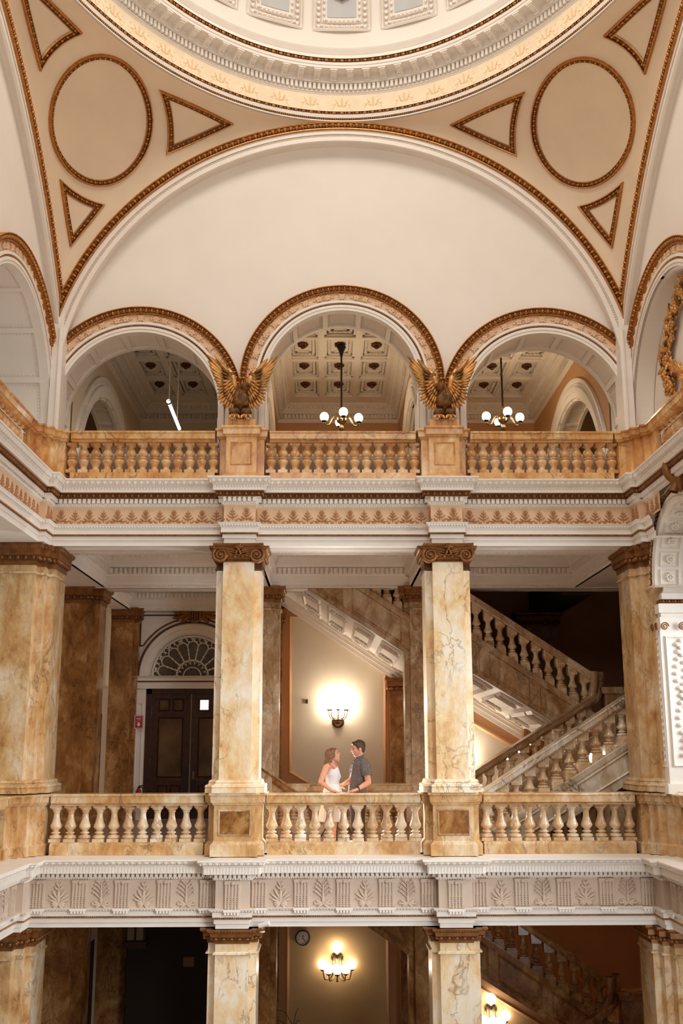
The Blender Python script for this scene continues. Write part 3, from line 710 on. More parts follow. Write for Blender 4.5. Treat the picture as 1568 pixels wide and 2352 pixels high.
def entab(nm, rows, label, low=False):
    """rows: dict of photo rows (on the bay axis) giving the moulding heights"""
    R = rows; z = lambda y, o: zr(y, o)
    root = thing('trim_'+nm, label, 'cornice', (0, 18.2, z(R['fr0'], .12)), kind='structure')
    PR = E_path(17.15) if not low else EP
    PF = E_path(16.8) if not low else EP
    # architrave
    mb = MB(); z0, z1, z2, z3, z4 = z(R['a0'], .12), z(R['a1'], .12), z(R['a2'], .15), z(R['a3'], .17), z(R['fr0'], .13)
    psweep(mb, PR, [(-.55, z0), (.12, z0), (.12, z1), (.145, z1+.004), (.145, z2), (.17, z2+.03), (.17, z3), (.185, z3+.01)])
    psweep(mb, PR, [(.185, z3+.01), (.22, z4-.012), (.225, z4), (.13, z4)])
    O, T, N = prun(PR, .2, .05); place(mb, S1, lift(O, (z3+z4)/2), T*.02, N*.014, Zv*(z4-z3)*.32, 1)
    # sunk ornament on the soffit
    for a, b in ((-4.9, -2.25), (-1.4, 1.4), (2.25, 4.9)):
        mb.vf(box(a, b, 18.32, 18.62, z0-.018, z0+.01))
        O = np.array([[x, 18.66, z0-.012] for x in np.arange(a, b, .055)]); place(mb, S1, O, X_*.02, Y_*.035, Zv*.012, 1)
    mb.build('architrave', [WHITE, WHITE], root)
    mb = MB(); zb = z2+.015; psweep(mb, PR, [(.146, z2), (.175, z2+.004), (.175, z2+.03)], 1)
    O, T, N = prun(PR, .172, .03); beads(mb, lift(O, zb), T, N, Zv, .03, .015)
    mb.build('bead_string', [GILT, GILTD], root)
    # frieze
    z5 = z(R['fr1'], .13); mb = MB(); psweep(mb, PF, [(.13, z4), (.13, z5)]); mb.build('frieze', TAUPE if low else FRIEZEM, root)
    if not low:
        mb = MB(); O, T, N = prun(PF, .13, .245, ends=.03); relief_frieze(mb, O, T, N, z4+.015, z5-z4-.03)
        tag(mb.build('palmette_relief', FRIEZED, root), 'palmettes and scrolls in relief')
    else: triglyphs(root, z4, z5)
    # bed mould, dentils, egg band, corona, cymatium
    z6 = z(R['b1'], .18); z7 = z(R['d1'], .2); mb = MB()
    psweep(mb, EP, [(.13, z5), (.15, z5+.01), (.18, z6-.01), (.18, z6), (.155, z6), (.155, z7), (.23, z7)])
    O, T, N = prun(EP, .165, .04); place(mb, S1, lift(O, (z5+z6)/2), T*.015, N*.015, Zv*(z6-z5)*.4)
    sp = .083 if not low else .077; O, T, N = prun(EP, .155, sp, ends=.0); place(mb, UBOX, lift(O, (z6+z7)/2)+N*.035, T*sp*.62, N*.07, Zv*(z7-z6)*.94, 0, False)
    mb.build('dentil_course', WHITE, root)
    if not low:
        z8 = z(R['e1'], .28); mb = MB()
        psweep(mb, EP, [(.215, z7), (.225, z7+.005), (.225, z7+.015)]); psweep(mb, EP, [(.225, z7+.015), (.265, z8-.012)], 1); psweep(mb, EP, [(.265, z8-.012), (.275, z8), (.2, z8)])
        O, T, N = prun(EP, .24, .11); h = z8-z7-.02; eggs(mb, lift(O, z7+.012+h/2), T, N, Zv, .11, h, .05, 0)
        mb.build('egg_and_dart_band', [BRONZE, GILTD], root)
        zc = z8
    else: zc = z7
    z9 = z(R['c1'], .32); zt0 = z(R['t0'], .34); zt = z(R['t1'], .40); zl = zt if not low else z(R['t1'], .40)
    mb = MB(); psweep(mb, EP, [(.2, zc), (.31, zc), (.31, z9), (.32, z9+.006)])
    sp = .052; O, T, N = prun(EP, .31, sp)
    if low: place(mb, UBOX, lift(O, (zc+z9)/2)+N*.004, T*sp*.55, N*.012, Zv*(z9-zc)*.92, 0, False)
    else: place(mb, S1, lift(O, z9-.03), T*sp*.4, N*.012, Zv*.03)
    psweep(mb, EP, [(.32, z9+.006), (.325, zt0), (.345, zt0+.02), (.385, zt-.03), (.40, zt-.028), (.40, zt), (-.05, zt if not low else 0.0), (-.3, zt if not low else 0.0)])
    sp = .105; O, T, N = prun(EP, .355, sp); h = zt-zt0-.03
    place(mb, S2, lift(O, zt0+h*.55)+N*.006, T*sp*.40, N*.022, Zv*h*.46+N*.01); place(mb, S1, lift(O, zt0+h*.5)+T*sp*.5, T*sp*.10, N*.02, Zv*h*.5)
    mb.build('cornice', WHITE, root)
    return zt
def triglyphs(root, z0, z1):
    h = z1-z0
    def tri(o, t, n, nm='triglyph'):
        mb = MB(); w = .255
        place(mb, UBOX, o+n*.012+Zv*h*.5, t*w, n*.024, Zv*h*.985, 0, False)
        for k in range(5):
            x = (-2+k)*.052
            place(mb, UBOX, o+t*x+n*.032+Zv*h*(.46 if k in (0, 4) else .44), t*(.026), n*.02, Zv*h*.86, 0, False)
        for k in range(4):
            x = (-1.5+k)*.052
            O = np.array([o+t*x+n*.03+Zv*h*q for q in (.06, .13, .20, .27, .34, .41)]); place(mb, S1, O, t*.013, n*.014, Zv*h*.032, 0)
        place(mb, UBOX, o+n*.034+Zv*h*.93, t*w, n*.024, Zv*h*.12, 0, False)
        ell(mb, o+n*.05+Zv*h*.9, .03, .02, .03, 0, 1)
        place(mb, UBOX, o+n*.095-Zv*.02, t*w*1.06, n*.03, Zv*.03, 1, False)
        for k in range(5): place(mb, UBOX, o+t*(-2+k)*.05+n*.1-Zv*.055, t*.032, n*.022, Zv*.036, 1, False)
        mb.build(nm, [TAUPE, WHITE], root)
    def plant(o, t, n, alt):
        mb = MB(); U = Zv
        dv = lambda a: math.sin(a)*t+math.cos(a)*U
        pv = lambda a: math.cos(a)*t-math.sin(a)*U
        def leaf(z, a, L, w, x=0): place(mb, S2, o+n*.012+t*x+U*z*h+dv(a)*L*h*.5, dv(a)*L*h*.52, pv(a)*w*h, n*.022, 0)
        leaf(.15, 0, .75, .035)
        if alt:
            leaf(.12, 0, .5, .07)
            for sd in (-1, 1):
                for z, a, L in ((.18, 1.25, .40), (.22, .95, .46), (.28, .6, .42), (.62, .9, .22), (.74, .5, .2)): leaf(z, sd*a, L, .045)
                for a in (1.6, 1.95, 2.4): leaf(.17, sd*a, .26, .06)
        else:
            leaf(.08, 0, .4, .06)
            for sd in (-1, 1):
                for z, a, L in ((.32, .9, .36), (.48, .9, .34), (.63, .85, .30), (.78, .8, .24)):
                    leaf(z, sd*a, L, .022); c = o+n*.015+U*z*h+dv(sd*a)*L*h; place(mb, S2, c, t*.05*h, U*.04*h, n*.03, 0)
                for a, L in ((1.2, .3), (1.6, .36), (2.1, .24)): leaf(.12, sd*a, L, .05)
                ell(mb, o+n*.015+t*sd*.3*h+U*.16*h, .05*h, .02, .05*h, 0, 1)
        mb.build('leaf_relief', TAUPE, root)
    n = np.array([0, -1., 0]); t = X_; y = 18.2-.13
    for cx in (-3.6, 0, 3.6):
        for k in range(5): tri(np.array([cx+(k-2)*.69, y, z0]), t, n)
        for k in range(4): plant(np.array([cx+(k-1.5)*.69, y, z0]), t, n, k % 2 == 0)
    for cx in (-1.80, 1.80): tri(np.array([cx, y-.2, z0]), t, n)
    for sg in (-1, 1):
        n2 = np.array([-sg, 0, 0.]); t2 = np.array([0, -sg*1.0, 0]); x = sg*(5.33-.13)
        for k in range(4):
            tri(np.array([x, 17.35-.69*k, z0]), t2, n2)
            plant(np.array([x, 17.0-.69*k, z0]), t2, n2, k % 2 == 1)
ZT_UP = entab('8', dict(a0=1254, a1=1242, a2=1232, a3=1216.5, fr0=1206.5, fr1=1166.5, b1=1158, d1=1147, e1=1132, c1=1118, t0=1116, t1=1099), 'white and peach entablature with palmette frieze under the upper balustrade')
ZT_LO = entab('9', dict(a0=2127.5, a1=2116.5, a2=2106, a3=2091, fr0=2083, fr1=2018, b1=2012, d1=2003, c1=1989, t0=1985.5, t1=1973), 'white and taupe triglyph entablature under the middle balustrade', low=True)
# ------------------------------------------------------------------ balustrades, pedestals, columns
def bar(mb, x0, x1, y0, y1, prof, m=0):
    P = [(x0, y0), (x1, y0), (x1, y1), (x0, y1)]
    psweep(mb, P, prof, m, True)
    for (o, z), fl in ((prof[0], True), (prof[-1], False)):
        v = [(x0-o, y0-o, z), (x1+o, y0-o, z), (x1+o, y1+o, z), (x0-o, y1+o, z)]
        mb.add(v, [(3, 2, 1, 0) if fl else (0, 1, 2, 3)], m)
def clip(mb, i, a, b):
    for v in mb.V: v[:, i] = np.clip(v[:, i], a, b)
    return mb
def polycap(mb, path, off, z, m=0):
    p, A = mitre(path, True); q = p+A*off
    v, f = planar([tuple(a) for a in q], [], lambda x, y: (x, y, z)); mb.add(v, f, m)
MID_PL = [(.03, 0.0), (.03, .155), (.0, .185), (-.02, .20)]
MID_RAIL = [(-.06, .79), (.03, .79), (.05, .83), (.07, .835), (.08, .94), (.095, .945), (.10, .965), (.09, .98), (-.1, .98)]
UP_PL = [(.03, ZT_UP), (.03, 6.515), (0, 6.535)]
UP_RAIL = [(-.06, 7.09), (.03, 7.09), (.05, 7.13), (.07, 7.135), (.08, 7.23), (.1, 7.24), (.1, 7.27), (-.1, 7.27)]
def baluster_mid(z0, z1, mname='baluster'):
    mb = MB(); H = z1-z0; s = H/.60
    mb.vf(box(-.095, .095, -.095, .095, 0, .055*s)); mb.vf(box(-.098, .098, -.098, .098, H-.05*s, H))
    pr = [(.07, .055), (.094, .058), (.102, .075), (.1, .095), (.085, .11), (.055, .118), (.05, .13), (.075, .14), (.08, .15), (.073, .162), (.048, .172), (.048, .185), (.07, .205), (.09, .228), (.098, .25), (.094, .272), (.078, .305), (.063, .35), (.053, .40), (.049, .45), (.05, .475), (.062, .482), (.064, .49), (.056, .497), (.07, .512), (.092, .53), (.098, .55)]
    v, f = lathe([(r, z*s) for r, z in pr], 20); mb.add(v, f, 0, True)
    return mb
def baluster_up(z0, z1):
    mb = MB(); H = z1-z0; s = H/.555
    mb.vf(box(-.088, .088, -.088, .088, 0, .06*s)); mb.vf(box(-.088, .088, -.088, .088, H-.045*s, H))
    pr = [(.075, .06), (.066, .075), (.055, .1), (.06, .13), (.078, .165), (.092, .2), (.094, .225), (.08, .25), (.058, .262), (.066, .268), (.078, .278), (.078, .288), (.066, .297), (.056, .303), (.07, .315), (.088, .335), (.093, .36), (.088, .39), (.07, .425), (.054, .455), (.05, .475), (.058, .49), (.078, .5), (.08, .51)]
    v, f = lathe([(r, z*s) for r, z in pr], 20); mb.add(v, f, 0, True)
    return mb
PROT = {}
def put_baluster(kind, parent, x, y, z, ztop, sz=None, m=None):
    if kind == 'up' and m is None: m = BALO
    key = (kind, round(ztop-z, 2), m.name if m else '')
    w = Vector(wloc(parent))
    if key not in PROT:
        mb = (baluster_mid if kind == 'mid' else baluster_up)(z, ztop)
        o = mb.build('baluster', m or BALM); PROT[key] = o; o.parent = parent
    else:
        o = PROT[key].copy(); C.objects.link(o); o.parent = parent
    o.location = Vector((x, y, z))-w
    return o
def section(kind, x0, x1, n, sp, label, bm=None, m=MARB):
    cx = 0.0 if abs(x0+x1) < .1 else math.copysign(3.6, x0+x1); z0, z1, pl, rl = (.20, .80, MID_PL, MID_RAIL) if kind == 'mid' else (6.535, 7.09, UP_PL, UP_RAIL)
    t = thing('balustrade', label, 'balustrade', (cx, 18.34, pl[0][1]), 'balustrade sections between the pedestals')
    mb = MB(); bar(mb, x0, x1, 18.23, 18.48, pl); clip(mb, 0, x0, x1).build('base_plinth', m, t)
    mb = MB(); bar(mb, x0, x1, 18.2, 18.48, rl)
    O = np.array([[x, 18.158, rl[1][1]+.026] for x in np.arange(x0, x1, .022)]); place(mb, S1, O, X_*.009, Y_*.010, Zv*.010, 1)
    clip(mb, 0, x0, x1).build('top_rail', [m, MARBD], t)
    for k in range(n): put_baluster(kind, t, cx+(k-(n-1)/2)*sp, 18.34, z0, z1, m=bm)
    return t
section('mid', -4.865, -2.33, 11, .2405, 'marble balustrade of the left bay in front of the wooden doors')
section('mid', -1.27, 1.27, 11, .2405, 'marble balustrade the couple leans on in the centre bay')
section('mid', 2.33, 4.865, 11, .2405, 'marble balustrade of the right bay in front of the staircase')
section('up', -4.865, -2.29, 13, .2115, 'amber marble upper balustrade under the left arch', m=MARBO)
section('up', -1.31, 1.31, 13, .2154, 'amber marble upper balustrade under the centre arch', m=MARBO)
section('up', 2.29, 4.865, 13, .2115, 'amber marble upper balustrade under the right arch', m=MARBO)
def stepped(cx, hw1, hw2, y0, dy, y1):
    return [(cx-hw2, y1), (cx-hw2, y0+dy), (cx-hw1, y0+dy), (cx-hw1, y0), (cx+hw1, y0), (cx+hw1, y0+dy), (cx+hw2, y0+dy), (cx+hw2, y1)]
def pedestal(cx, up, side):
    hw1, hw2 = (.335, .44) if not up else (.27, .395)
    y0 = 17.93 if not up else 17.97
    P = stepped(cx, hw1, hw2, y0, .18, 18.6); m = MARB if not up else MARBO
    zb, zd0, zd1, zt = (0.0, .235, .80, 1.0) if not up else (ZT_UP, 6.47, 7.12, 7.31)
    t = thing('pedestal', f'{"marble" if not up else "amber marble"} pedestal with a framed panel under the {side} {"column" if not up else "eagle"}', 'pedestal', (cx, 18.2, zb))
    mb = MB(); psweep(mb, P, [(.05, zb), (.05, zd0-.06), (.035, zd0-.045), (0, zd0), (0, zd1), (.02, zd1+.005), (.03, zd1+.04), (.05, zd1+.045), (.06, zt-.05), (.08, zt-.04), (.085, zt-.02), (.08, zt), (.0, zt)], 0, True); polycap(mb, P, 0.0, zt)
    mb.build('body', m, t)
    mb = MB(); z0, z1, x = (.315, .735, .27) if not up else (6.60, 7.03, .19)
    frame_rect(mb, lambda x_, z_, d: (x_, y0-.002-d, z_), cx-x, cx+x, z0, z1, .035, .02); mb.build('panel_moulding', MARBG if not up else MARBO, t)
    mb = MB(); mb.vf(box(cx-x+.03, cx+x-.03, y0-.006, y0, z0+.03, z1-.03)); mb.build('panel', MARBD if not up else MARBO, t)
for sg, nm in ((-1, 'left'), (1, 'right')):
    pedestal(sg*1.80, False, nm); pedestal(sg*1.80, True, nm)
BASE = [(.10, 0), (.10, .07), (.09, .075), (.105, .10), (.09, .13), (.06, .135), (.055, .15), (.04, .155), (.05, .17), (.035, .2), (0, .215)]
def anta_capital(mb, P, zc, h, closed=True, m=0, md=1, egg=.13):
    psweep(mb, P, [(-.02, zc), (.015, zc), (.015, zc+.10*h)], m, closed)
    psweep(mb, P, [(.015, zc+.10*h), (.02, zc+.12*h), (.02, zc+.2*h)], m, closed)
    psweep(mb, P, [(.02, zc+.2*h), (.035, zc+.24*h), (.07, zc+.46*h)], md, closed)
    psweep(mb, P, [(.07, zc+.46*h), (.08, zc+.5*h), (.08, zc+.76*h), (.10, zc+.8*h)], m, closed)
    psweep(mb, P, [(.10, zc+.8*h), (.125, zc+.9*h), (.13, zc+h), (-.05, zc+h)], md if False else m, closed)
    O, T, N = prun(P, .05, egg, closed); eggs(mb, lift(O, zc+.35*h), T, N, Zv, egg, .24*h, .05, m, arc=True)
    O, T, N = prun(P, .112, .05, closed); place(mb, S1, lift(O, zc+.86*h), T*.018, N*.015, Zv*.05*h, m)
def ionic(mb, cx, y, z0, z1, hw, m=0, md=1):
    """ionic face capital: volutes, eggs, concave abacus"""
    h = z1-z0; n = np.array([0, -1., 0]); vr = .145
    # block and echinus
    mb.vf(box(cx-hw-.02, cx+hw+.02, y-.03, y+.3, z0+.02, z1-.06), md)
    psweep(mb, [(cx-hw, y), (cx+hw, y)], [(0, z0), (.03, z0+.005), (.03, z0+.03), (.06, z0+.05), (.10, z0+.125), (.06, z0+.135)], m)
    O, T, N = prun([(cx-hw, y), (cx+hw, y)], .07, .125); eggs(mb, lift(O, z0+.088), T, N, Zv, .125, .075, .06, m)
    O, T, N = prun([(cx-hw, y), (cx+hw, y)], .03, .03); beads(mb, lift(O, z0+.018), T, N, Zv, .03, .012, m)
    for sd in (-1, 1):
        c = np.array([cx+sd*(hw+.045), y-.10, z0+.11]); pts = []; rr = []
        for a in np.linspace(0, 2.35*2*PI, 60):
            k = 1-a/(2.5*2*PI); r = vr*k**1.25*.88+.012; b = PI/2-sd*(-a) if sd < 0 else PI/2-(-a)*(-1)
            b = PI/2+(a if sd < 0 else -a)
            pts.append(c+np.array([r*math.cos(b), -.035*(1-k)*0-.0, r*math.sin(b)])); rr.append(.024*k+.008)
        v, f = tube(pts, rr, 8); mb.add(v, f, m, True)
        v, f = lathe([(.0, -.02), (vr*.9, -.02), (vr*.9, .0), (vr*.6, .012), (0, .012)], 24)
        v = np.array(v); q = np.stack([v[:, 0], -v[:, 2], v[:, 1]], 1)+c+[0, .012, 0]; mb.add(q, f, md, True)
        ell(mb, c+n*.03, .026, .03, .026, m, 2)
        # bolster going back
        v, f = tube([c+[0, .01, 0], c+[0, .06, 0], c+[0, .14, 0]], [vr*.95, vr*.8, vr*.9], 20); mb.add(v, f, m, True)
        # cushion from volute to centre
        p = [c+np.array([0, -.01, vr*.93]), np.array([cx+sd*hw*.6, y-.1, z0+.205]), np.array([cx+sd*.05, y-.1, z0+.185])]
        v, f = tube(bez(p, 10), .026, 7); mb.add(v, f, m, True); v, f = tube(bez([q-[0, 0, .038] for q in p], 10), .014, 6); mb.add(v, f, m, True)
        for k in range(3): place(mb, S2, np.array([cx+sd*(hw*.52+k*.02), y-.09, z0+.10+k*.025]), np.array([sd*.07, 0, -.02+.02*k]), n*.02, Zv*.012, m)
    # concave abacus
    t = np.linspace(-1, 1, 17); W = hw+.165
    for (o0, a0), (o1, a1) in zip([(.10, z1-.10), (.13, z1-.085), (.13, z1-.06), (.17, z1-.03), (.18, z1)], [(.13, z1-.085), (.13, z1-.06), (.17, z1-.03), (.18, z1), (-.2, z1)]):
        A = np.stack([cx+t*W*(1 if o0 > .1 else .95), y-o0-.035*t**4+.0*t, 0*t+a0], 1); B = np.stack([cx+t*W, y-o1-.035*t**4, 0*t+a1], 1)
        if o1 < 0: B[:, 1] = y+.2
        v, f = surf(np.stack([A, B], 1)); mb.add(v, f, m)
    for sd in (-1, 1): mb.add([(cx+sd*W, y-.2, z1), (cx+sd*W, y+.25, z1), (cx+sd*W, y+.25, z1-.1), (cx+sd*W*.97, y-.13, z1-.1)], [(0, 1, 2, 3)], md)
    O = np.array([[cx+a*W*.9, y-.135-.03*a**4, z1-.072] for a in np.linspace(-1, 1, 30)]); place(mb, S1, O, X_*.011, n*.012, Zv*.012, m)
    # centre shell
    for a in np.linspace(-1.1, 1.1, 5): place(mb, S2, np.array([cx+math.sin(a)*.045, y-.17, z1-.09+math.cos(a)*.05]), np.array([math.sin(a), 0, math.cos(a)])*.05, np.array([math.cos(a), 0, -math.sin(a)])*.018, n*.03, m)
    for sd in (-1, 1): place(mb, S2, np.array([cx+sd*.03, y-.16, z1-.15]), np.array([sd*.4, 0, -1])*.055, np.array([1, 0, sd*.4])*.02, n*.03, m)
    ell(mb, (cx, y-.19, z1-.1), .02, .025, .03, m, 2)
def column(cx, y0, zb, zt, caph, label, ionic_=True, base=True, m=MARBP, hw1=.265, hw2=.39, dy=.13, depth=.75, group=None, name='marble_column', capm=BRONZE):
    P = stepped(cx, hw1, hw2, y0, dy, y0+depth)
    t = thing(name, label, 'column', (cx, y0+depth/2, zb), group)
    if base:
        mb = MB(); psweep(mb, P, [(o, zb+z) for o, z in BASE], 0, True); mb.build('base', m, t)
    mb = MB(); z0 = zb+(.2 if base else 0); psweep(mb, P, [(0, z0), (0, zt-caph+.01)], 0, True); mb.build('shaft', m, t)
    mb = MB(); zc = zt-caph
    if ionic_:
        # plain anta capitals on the flanking strips, ionic face in front
        Q = [(cx-hw2, y0+depth), (cx-hw2, y0+dy), (cx+hw2, y0+dy), (cx+hw2, y0+depth)]
        mb.vf(box(cx-hw2-.005, cx+hw2+.005, y0+dy-.005, y0+depth, zc-.13, zt-.01), 1)
        psweep(mb, Q, [(.0, zc-.13), (.025, zc-.12), (.025, zc-.1), (0, zc-.09)], 1)
        anta_capital(mb, Q, zc, caph-.01, False)
        ionic(mb, cx, y0, zc, zt, hw1)
    else:
        anta_capital(mb, P, zc, caph)
        polycap(mb, P, .05, zt)
        psweep(mb, P, [(0, zc-.17), (.035, zc-.165), (.035, zc-.14), (.0, zc-.12)], 2, True)
    mb.build('capital', [capm, GILTD, m], t)
    return t
ZCAP = zr(1254, .12)-.012
column(-1.805, 17.93, 1.0, ZCAP, .30, 'pale marble column with ionic scroll capital left of the couple')
column(1.805, 17.93, 1.0, ZCAP, .30, 'pale marble column with ionic scroll capital right of the couple')
ZCL = zr(2127.5, .12)-.012
column(-1.80, 17.93, -6.05, ZCL, .22, 'lower storey marble column left of the clock', False, True)
column(1.80, 17.93, -6.05, ZCL, .22, 'lower storey marble column right of the clock', False, True)
def corner(sg, nm):
    m = MARB
    def F(L): return [(sg*x, y) for x, y in (L if sg < 0 else L[::-1])] if False else ([(sg*x, y) for x, y in L] if sg < 0 else [(sg*x, y) for x, y in L][::-1])
    # pier shaft (middle and lower storeys)
    S_ = [(6.4, 19.0), (6.4, 17.85), (5.28, 17.85), (5.28, 18.05), (5.16, 18.05), (5.16, 18.25), (5.04, 18.25), (5.04, 19.0)]
    for zb, zt, h, lab in ((1.0, ZCAP, .36, f'broad stepped marble corner pier at the {nm} end of the middle storey'), (-6.05, ZCL, .30, f'broad stepped marble corner pier at the {nm} end of the lower storey')):
        P = F(S_); t = thing('corner_pier', lab, 'pier', (sg*5.6, 18.4, zb))
        mb = MB(); psweep(mb, P, [(o, zb+z) for o, z in BASE], 0, True); mb.build('base', m, t)
        mb = MB(); psweep(mb, P, [(0, zb+.2), (0, zt-h+.01)], 0, True); mb.build('shaft', m, t)
        mb = MB(); anta_capital(mb, P, zt-h, h); polycap(mb, P, .05, zt)
        psweep(mb, P, [(0, zt-h-.15), (.03, zt-h-.145), (.03, zt-h-.12), (0, zt-h-.1)], 2, True); mb.build('capital', [BRONZE, GILTD, m], t)
    # stepped corner pedestals and side balustrades
    for up in (0, 1):
        zb, zd0, zd1, zt = (0.0, .2, .80, .98) if not up else (ZT_UP, 6.53, 7.09, 7.27); mm = MARB if not up else MARBO
        c = [(5.40, 17.42), (5.40, 17.76), (5.30, 17.76), (5.30, 17.92), (5.185, 17.92), (5.185, 18.09), (5.085, 18.09), (5.085, 18.2), (4.97, 18.2), (4.97, 18.5), (6.2, 18.5), (6.2, 17.42)]
        if up: c[-2:] = [(5.5, 18.5), (5.5, 17.42)]
        P = F(c)
        t = thing('corner_pedestal', f'stepped {"amber " if up else ""}marble corner pedestal at the {nm} end of the {"upper" if up else "middle"} balustrade', 'pedestal', (sg*5.6, 18.0, zb))
        mb = MB(); psweep(mb, P, [(.03, zb), (.03, zd0-.045), (0, zd0-.015), (0, zd1), (.03, zd1), (.05, zd1+.04), (.07, zd1+.045), (.08, zt-.04), (.1, zt-.035), (.1, zt-.01), (.09, zt), (0, zt)], 0, True); polycap(mb, P, 0, zt)
        mb.build('body', mm, t)
        # side run
        t = thing('balustrade', f'marble balustrade along the {nm} side of the {"upper" if up else "middle"} storey', 'balustrade', (sg*5.52, 14.5, zb), 'balustrade sections between the pedestals')
        a, b = sorted((sg*5.40, sg*5.66)); rl = MID_RAIL if not up else UP_RAIL; pl = MID_PL if not up else UP_PL
        mb = MB(); bar(mb, a+.02, b-.02, 12.0, 17.3, pl); clip(mb, 1, 12, 17.31).build('base_plinth', mm, t)
        mb = MB(); bar(mb, a, b, 12.0, 17.3, rl); clip(mb, 1, 12, 17.31).build('top_rail', mm, t)
        y = 17.18
        for k in range(20):
            yy = y-.225*k
            if sg > 0 and not up: break
            if sg > 0 and up and 16.0 < yy < 16.5: continue
            put_baluster('up' if up else 'mid', t, sg*(5.53), yy, pl[-1][1], rl[0][1] if up else .80)
    return
corner(-1, 'left'); corner(1, 'right')
# ------------------------------------------------------------------ dome ring, cornice and dome
def ell_pts(d, n, t0=-.35, t1=PI+.35, shift=0.0):
    """points on the ring inset by d, spaced evenly along its length"""
    a, b = WX-d, BY-d; t = np.linspace(t0, t1, 1500); p = np.stack([a*np.cos(t), YC+b*np.sin(t)], 1)
    s = np.r_[0, np.cumsum(np.linalg.norm(np.diff(p, axis=0), axis=1))]; half = np.interp(PI/2, t, s)
    if n < 3:   # spacing
        k0 = math.floor(half/n); ks = half+(np.arange(-k0, int((s[-1]-half)/n)+1)+shift)*n; tt = np.interp(ks, s, t)
    else: tt = np.interp(np.linspace(0, s[-1], n), s, t)
    P = np.stack([a*np.cos(tt), YC+b*np.sin(tt), 0*tt], 1); T = np.stack([-a*np.sin(tt), b*np.cos(tt), 0*tt], 1); T /= np.linalg.norm(T, axis=1)[:, None]
    N = np.stack([-T[:, 1], T[:, 0], 0*tt], 1); return P, T, N
def zd(y, d): return at(788, y, D-d)[2]
def rsweep(mb, prof, m=0, n=150, sm=False):
    for (d0, z0), (d1, z1) in zip(prof[:-1], prof[1:]):
        t = np.linspace(-.35, PI+.35, n)
        f = lambda d, z: np.stack([(WX-d)*np.cos(t), YC+(BY-d)*np.sin(t), 0*t+z], 1)
        v, fc = surf(np.stack([f(d0, z0), f(d1, z1)], 1)); mb.add(v, fc, m, sm)
def dome():
    root = thing('trim_10', 'cream and gilt cornice ring at the foot of the dome', 'cornice', (0, YC, ZR), kind='structure')
    zb = zd(281, .0)
    mb = MB(); z1 = zd(276.5, .03); z2 = zd(271.5, .04); z3 = zd(263, .06); z4 = zd(256.5, .08)
    rsweep(mb, [(-.12, zb), (.03, zb), (.03, z1)]); rsweep(mb, [(.04, z2), (.06, z3)]); mb.build('lower_fascia', WHITE, root)
    mb = MB(); rsweep(mb, [(.03, z1), (.02, z1+.005), (.03, z2), (.04, z2)], 1); P, T, N = ell_pts(.03, .042); beads(mb, lift(P, (z1+z2)/2), T, N, Zv, .042, .02)
    rsweep(mb, [(.06, z3), (.05, z3+.01), (.06, z4), (.08, z4)], 1); P, T, N = ell_pts(.065, .15); place(mb, S1, lift(P, (z3+z4)/2), T*.05, N*.022, Zv*.024); place(mb, S1, lift(P, (z3+z4)/2)+T*.075, T*.014, N*.02, Zv*.022)
    mb.build('bead_strings', [GILT, GILTD], root)
    z5 = zd(219, .10); mb = MB(); rsweep(mb, [(.08, z4), (.10, z5)]); mb.build('frieze', PALEF, root)
    # stencilled scrolls (paint, thin)
    mb = MB(); P, T, N = ell_pts(.083, .62); U = Zv; h = z5-z4
    for k, (p, t, n) in enumerate(zip(lift(P, z4), T, N)):
        sl = np.array([0, 0, 1.])+n*(.02/h); q = lambda x, z: p+t*x+sl*z*h+n*.0
        place(mb, S2, q(0, .55), t*.022, sl*h*.30, n*.004)
        for sd in (-1, 1):
            for x, z, L, w, a in ((.06, .35, .07, .03, .4), (.10, .62, .08, .025, 1.0), (.17, .40, .07, .03, -.4), (.22, .66, .06, .022, .6), (.26, .36, .06, .025, .2)):
                dv = math.cos(a)*t*sd+math.sin(a)*sl; pv = -math.sin(a)*t*sd+math.cos(a)*sl; place(mb, S1, q(sd*x, z), dv*L*.55, pv*w*.5, n*.004)
            pts = [q(sd*(.04+.24*s), .30+.22*math.sin(s*7)) for s in np.linspace(0, 1, 10)]; v, f = tube(pts, .006, 4); mb.add(v, f, 0, True)
    mb.build('stencilled_scrolls', STENCIL, root)
    z6 = zd(211, .13); z7 = zd(194.5, .15); mb = MB()
    rsweep(mb, [(.10, z5), (.11, z5+.005), (.115, z5+.02), (.14, z6-.02), (.14, z6), (.11, z6), (.11, z7), (.20, z7)])
    sp = .0915; P, T, N = ell_pts(.11, sp); zz = (z6+z7)/2; place(mb, UBOX, lift(P, zz)+N*.04, T*sp*.58, N*.08, Zv*(z7-z6)*.86, 0, False)
    mb.build('dentil_course', WHITE, root)
    dc = .46; zs = zd(157, dc); mb = MB(); rsweep(mb, [(.20, z7), (.20, zs), (dc, zs)])
    # consoles
    P, T, N = ell_pts(.20, .333, shift=.5); hc = (zs-z7)*.92
    for p, t, n in zip(lift(P, zs), T, N):
        prof = [(.22, -.02), (.22, -.12), (.20, -.16), (.15, -.18), (.09, -.22), (.06, -.28), (.065, -.34), (.04, -.38), (0, -.38), (0, 0), (.22, 0)]
        k = len(prof); w = .058; V = [p+n*a+Zv*min(0, b*hc/.40)+t*s*w for s in (-1, 1) for a, b in prof]
        mb.add(V, [(i, (i+1) % k, k+(i+1) % k, k+i) for i in range(k)]); mb.add(V, [list(range(k))]); mb.add(V, [list(range(k, 2*k))[::-1]])
        place(mb, UBOX, p+n*.12-Zv*.015, t*.15, n*.26, Zv*.03, 0, False)
        for a, b, L in ((.22, -.12, .05), (.08, -.25, .06)):
            for sd in (-1, 0, 1): place(mb, S1, p+n*a+Zv*b*hc/.40+t*sd*.032, t*.015, n*.02, Zv*L*.7)
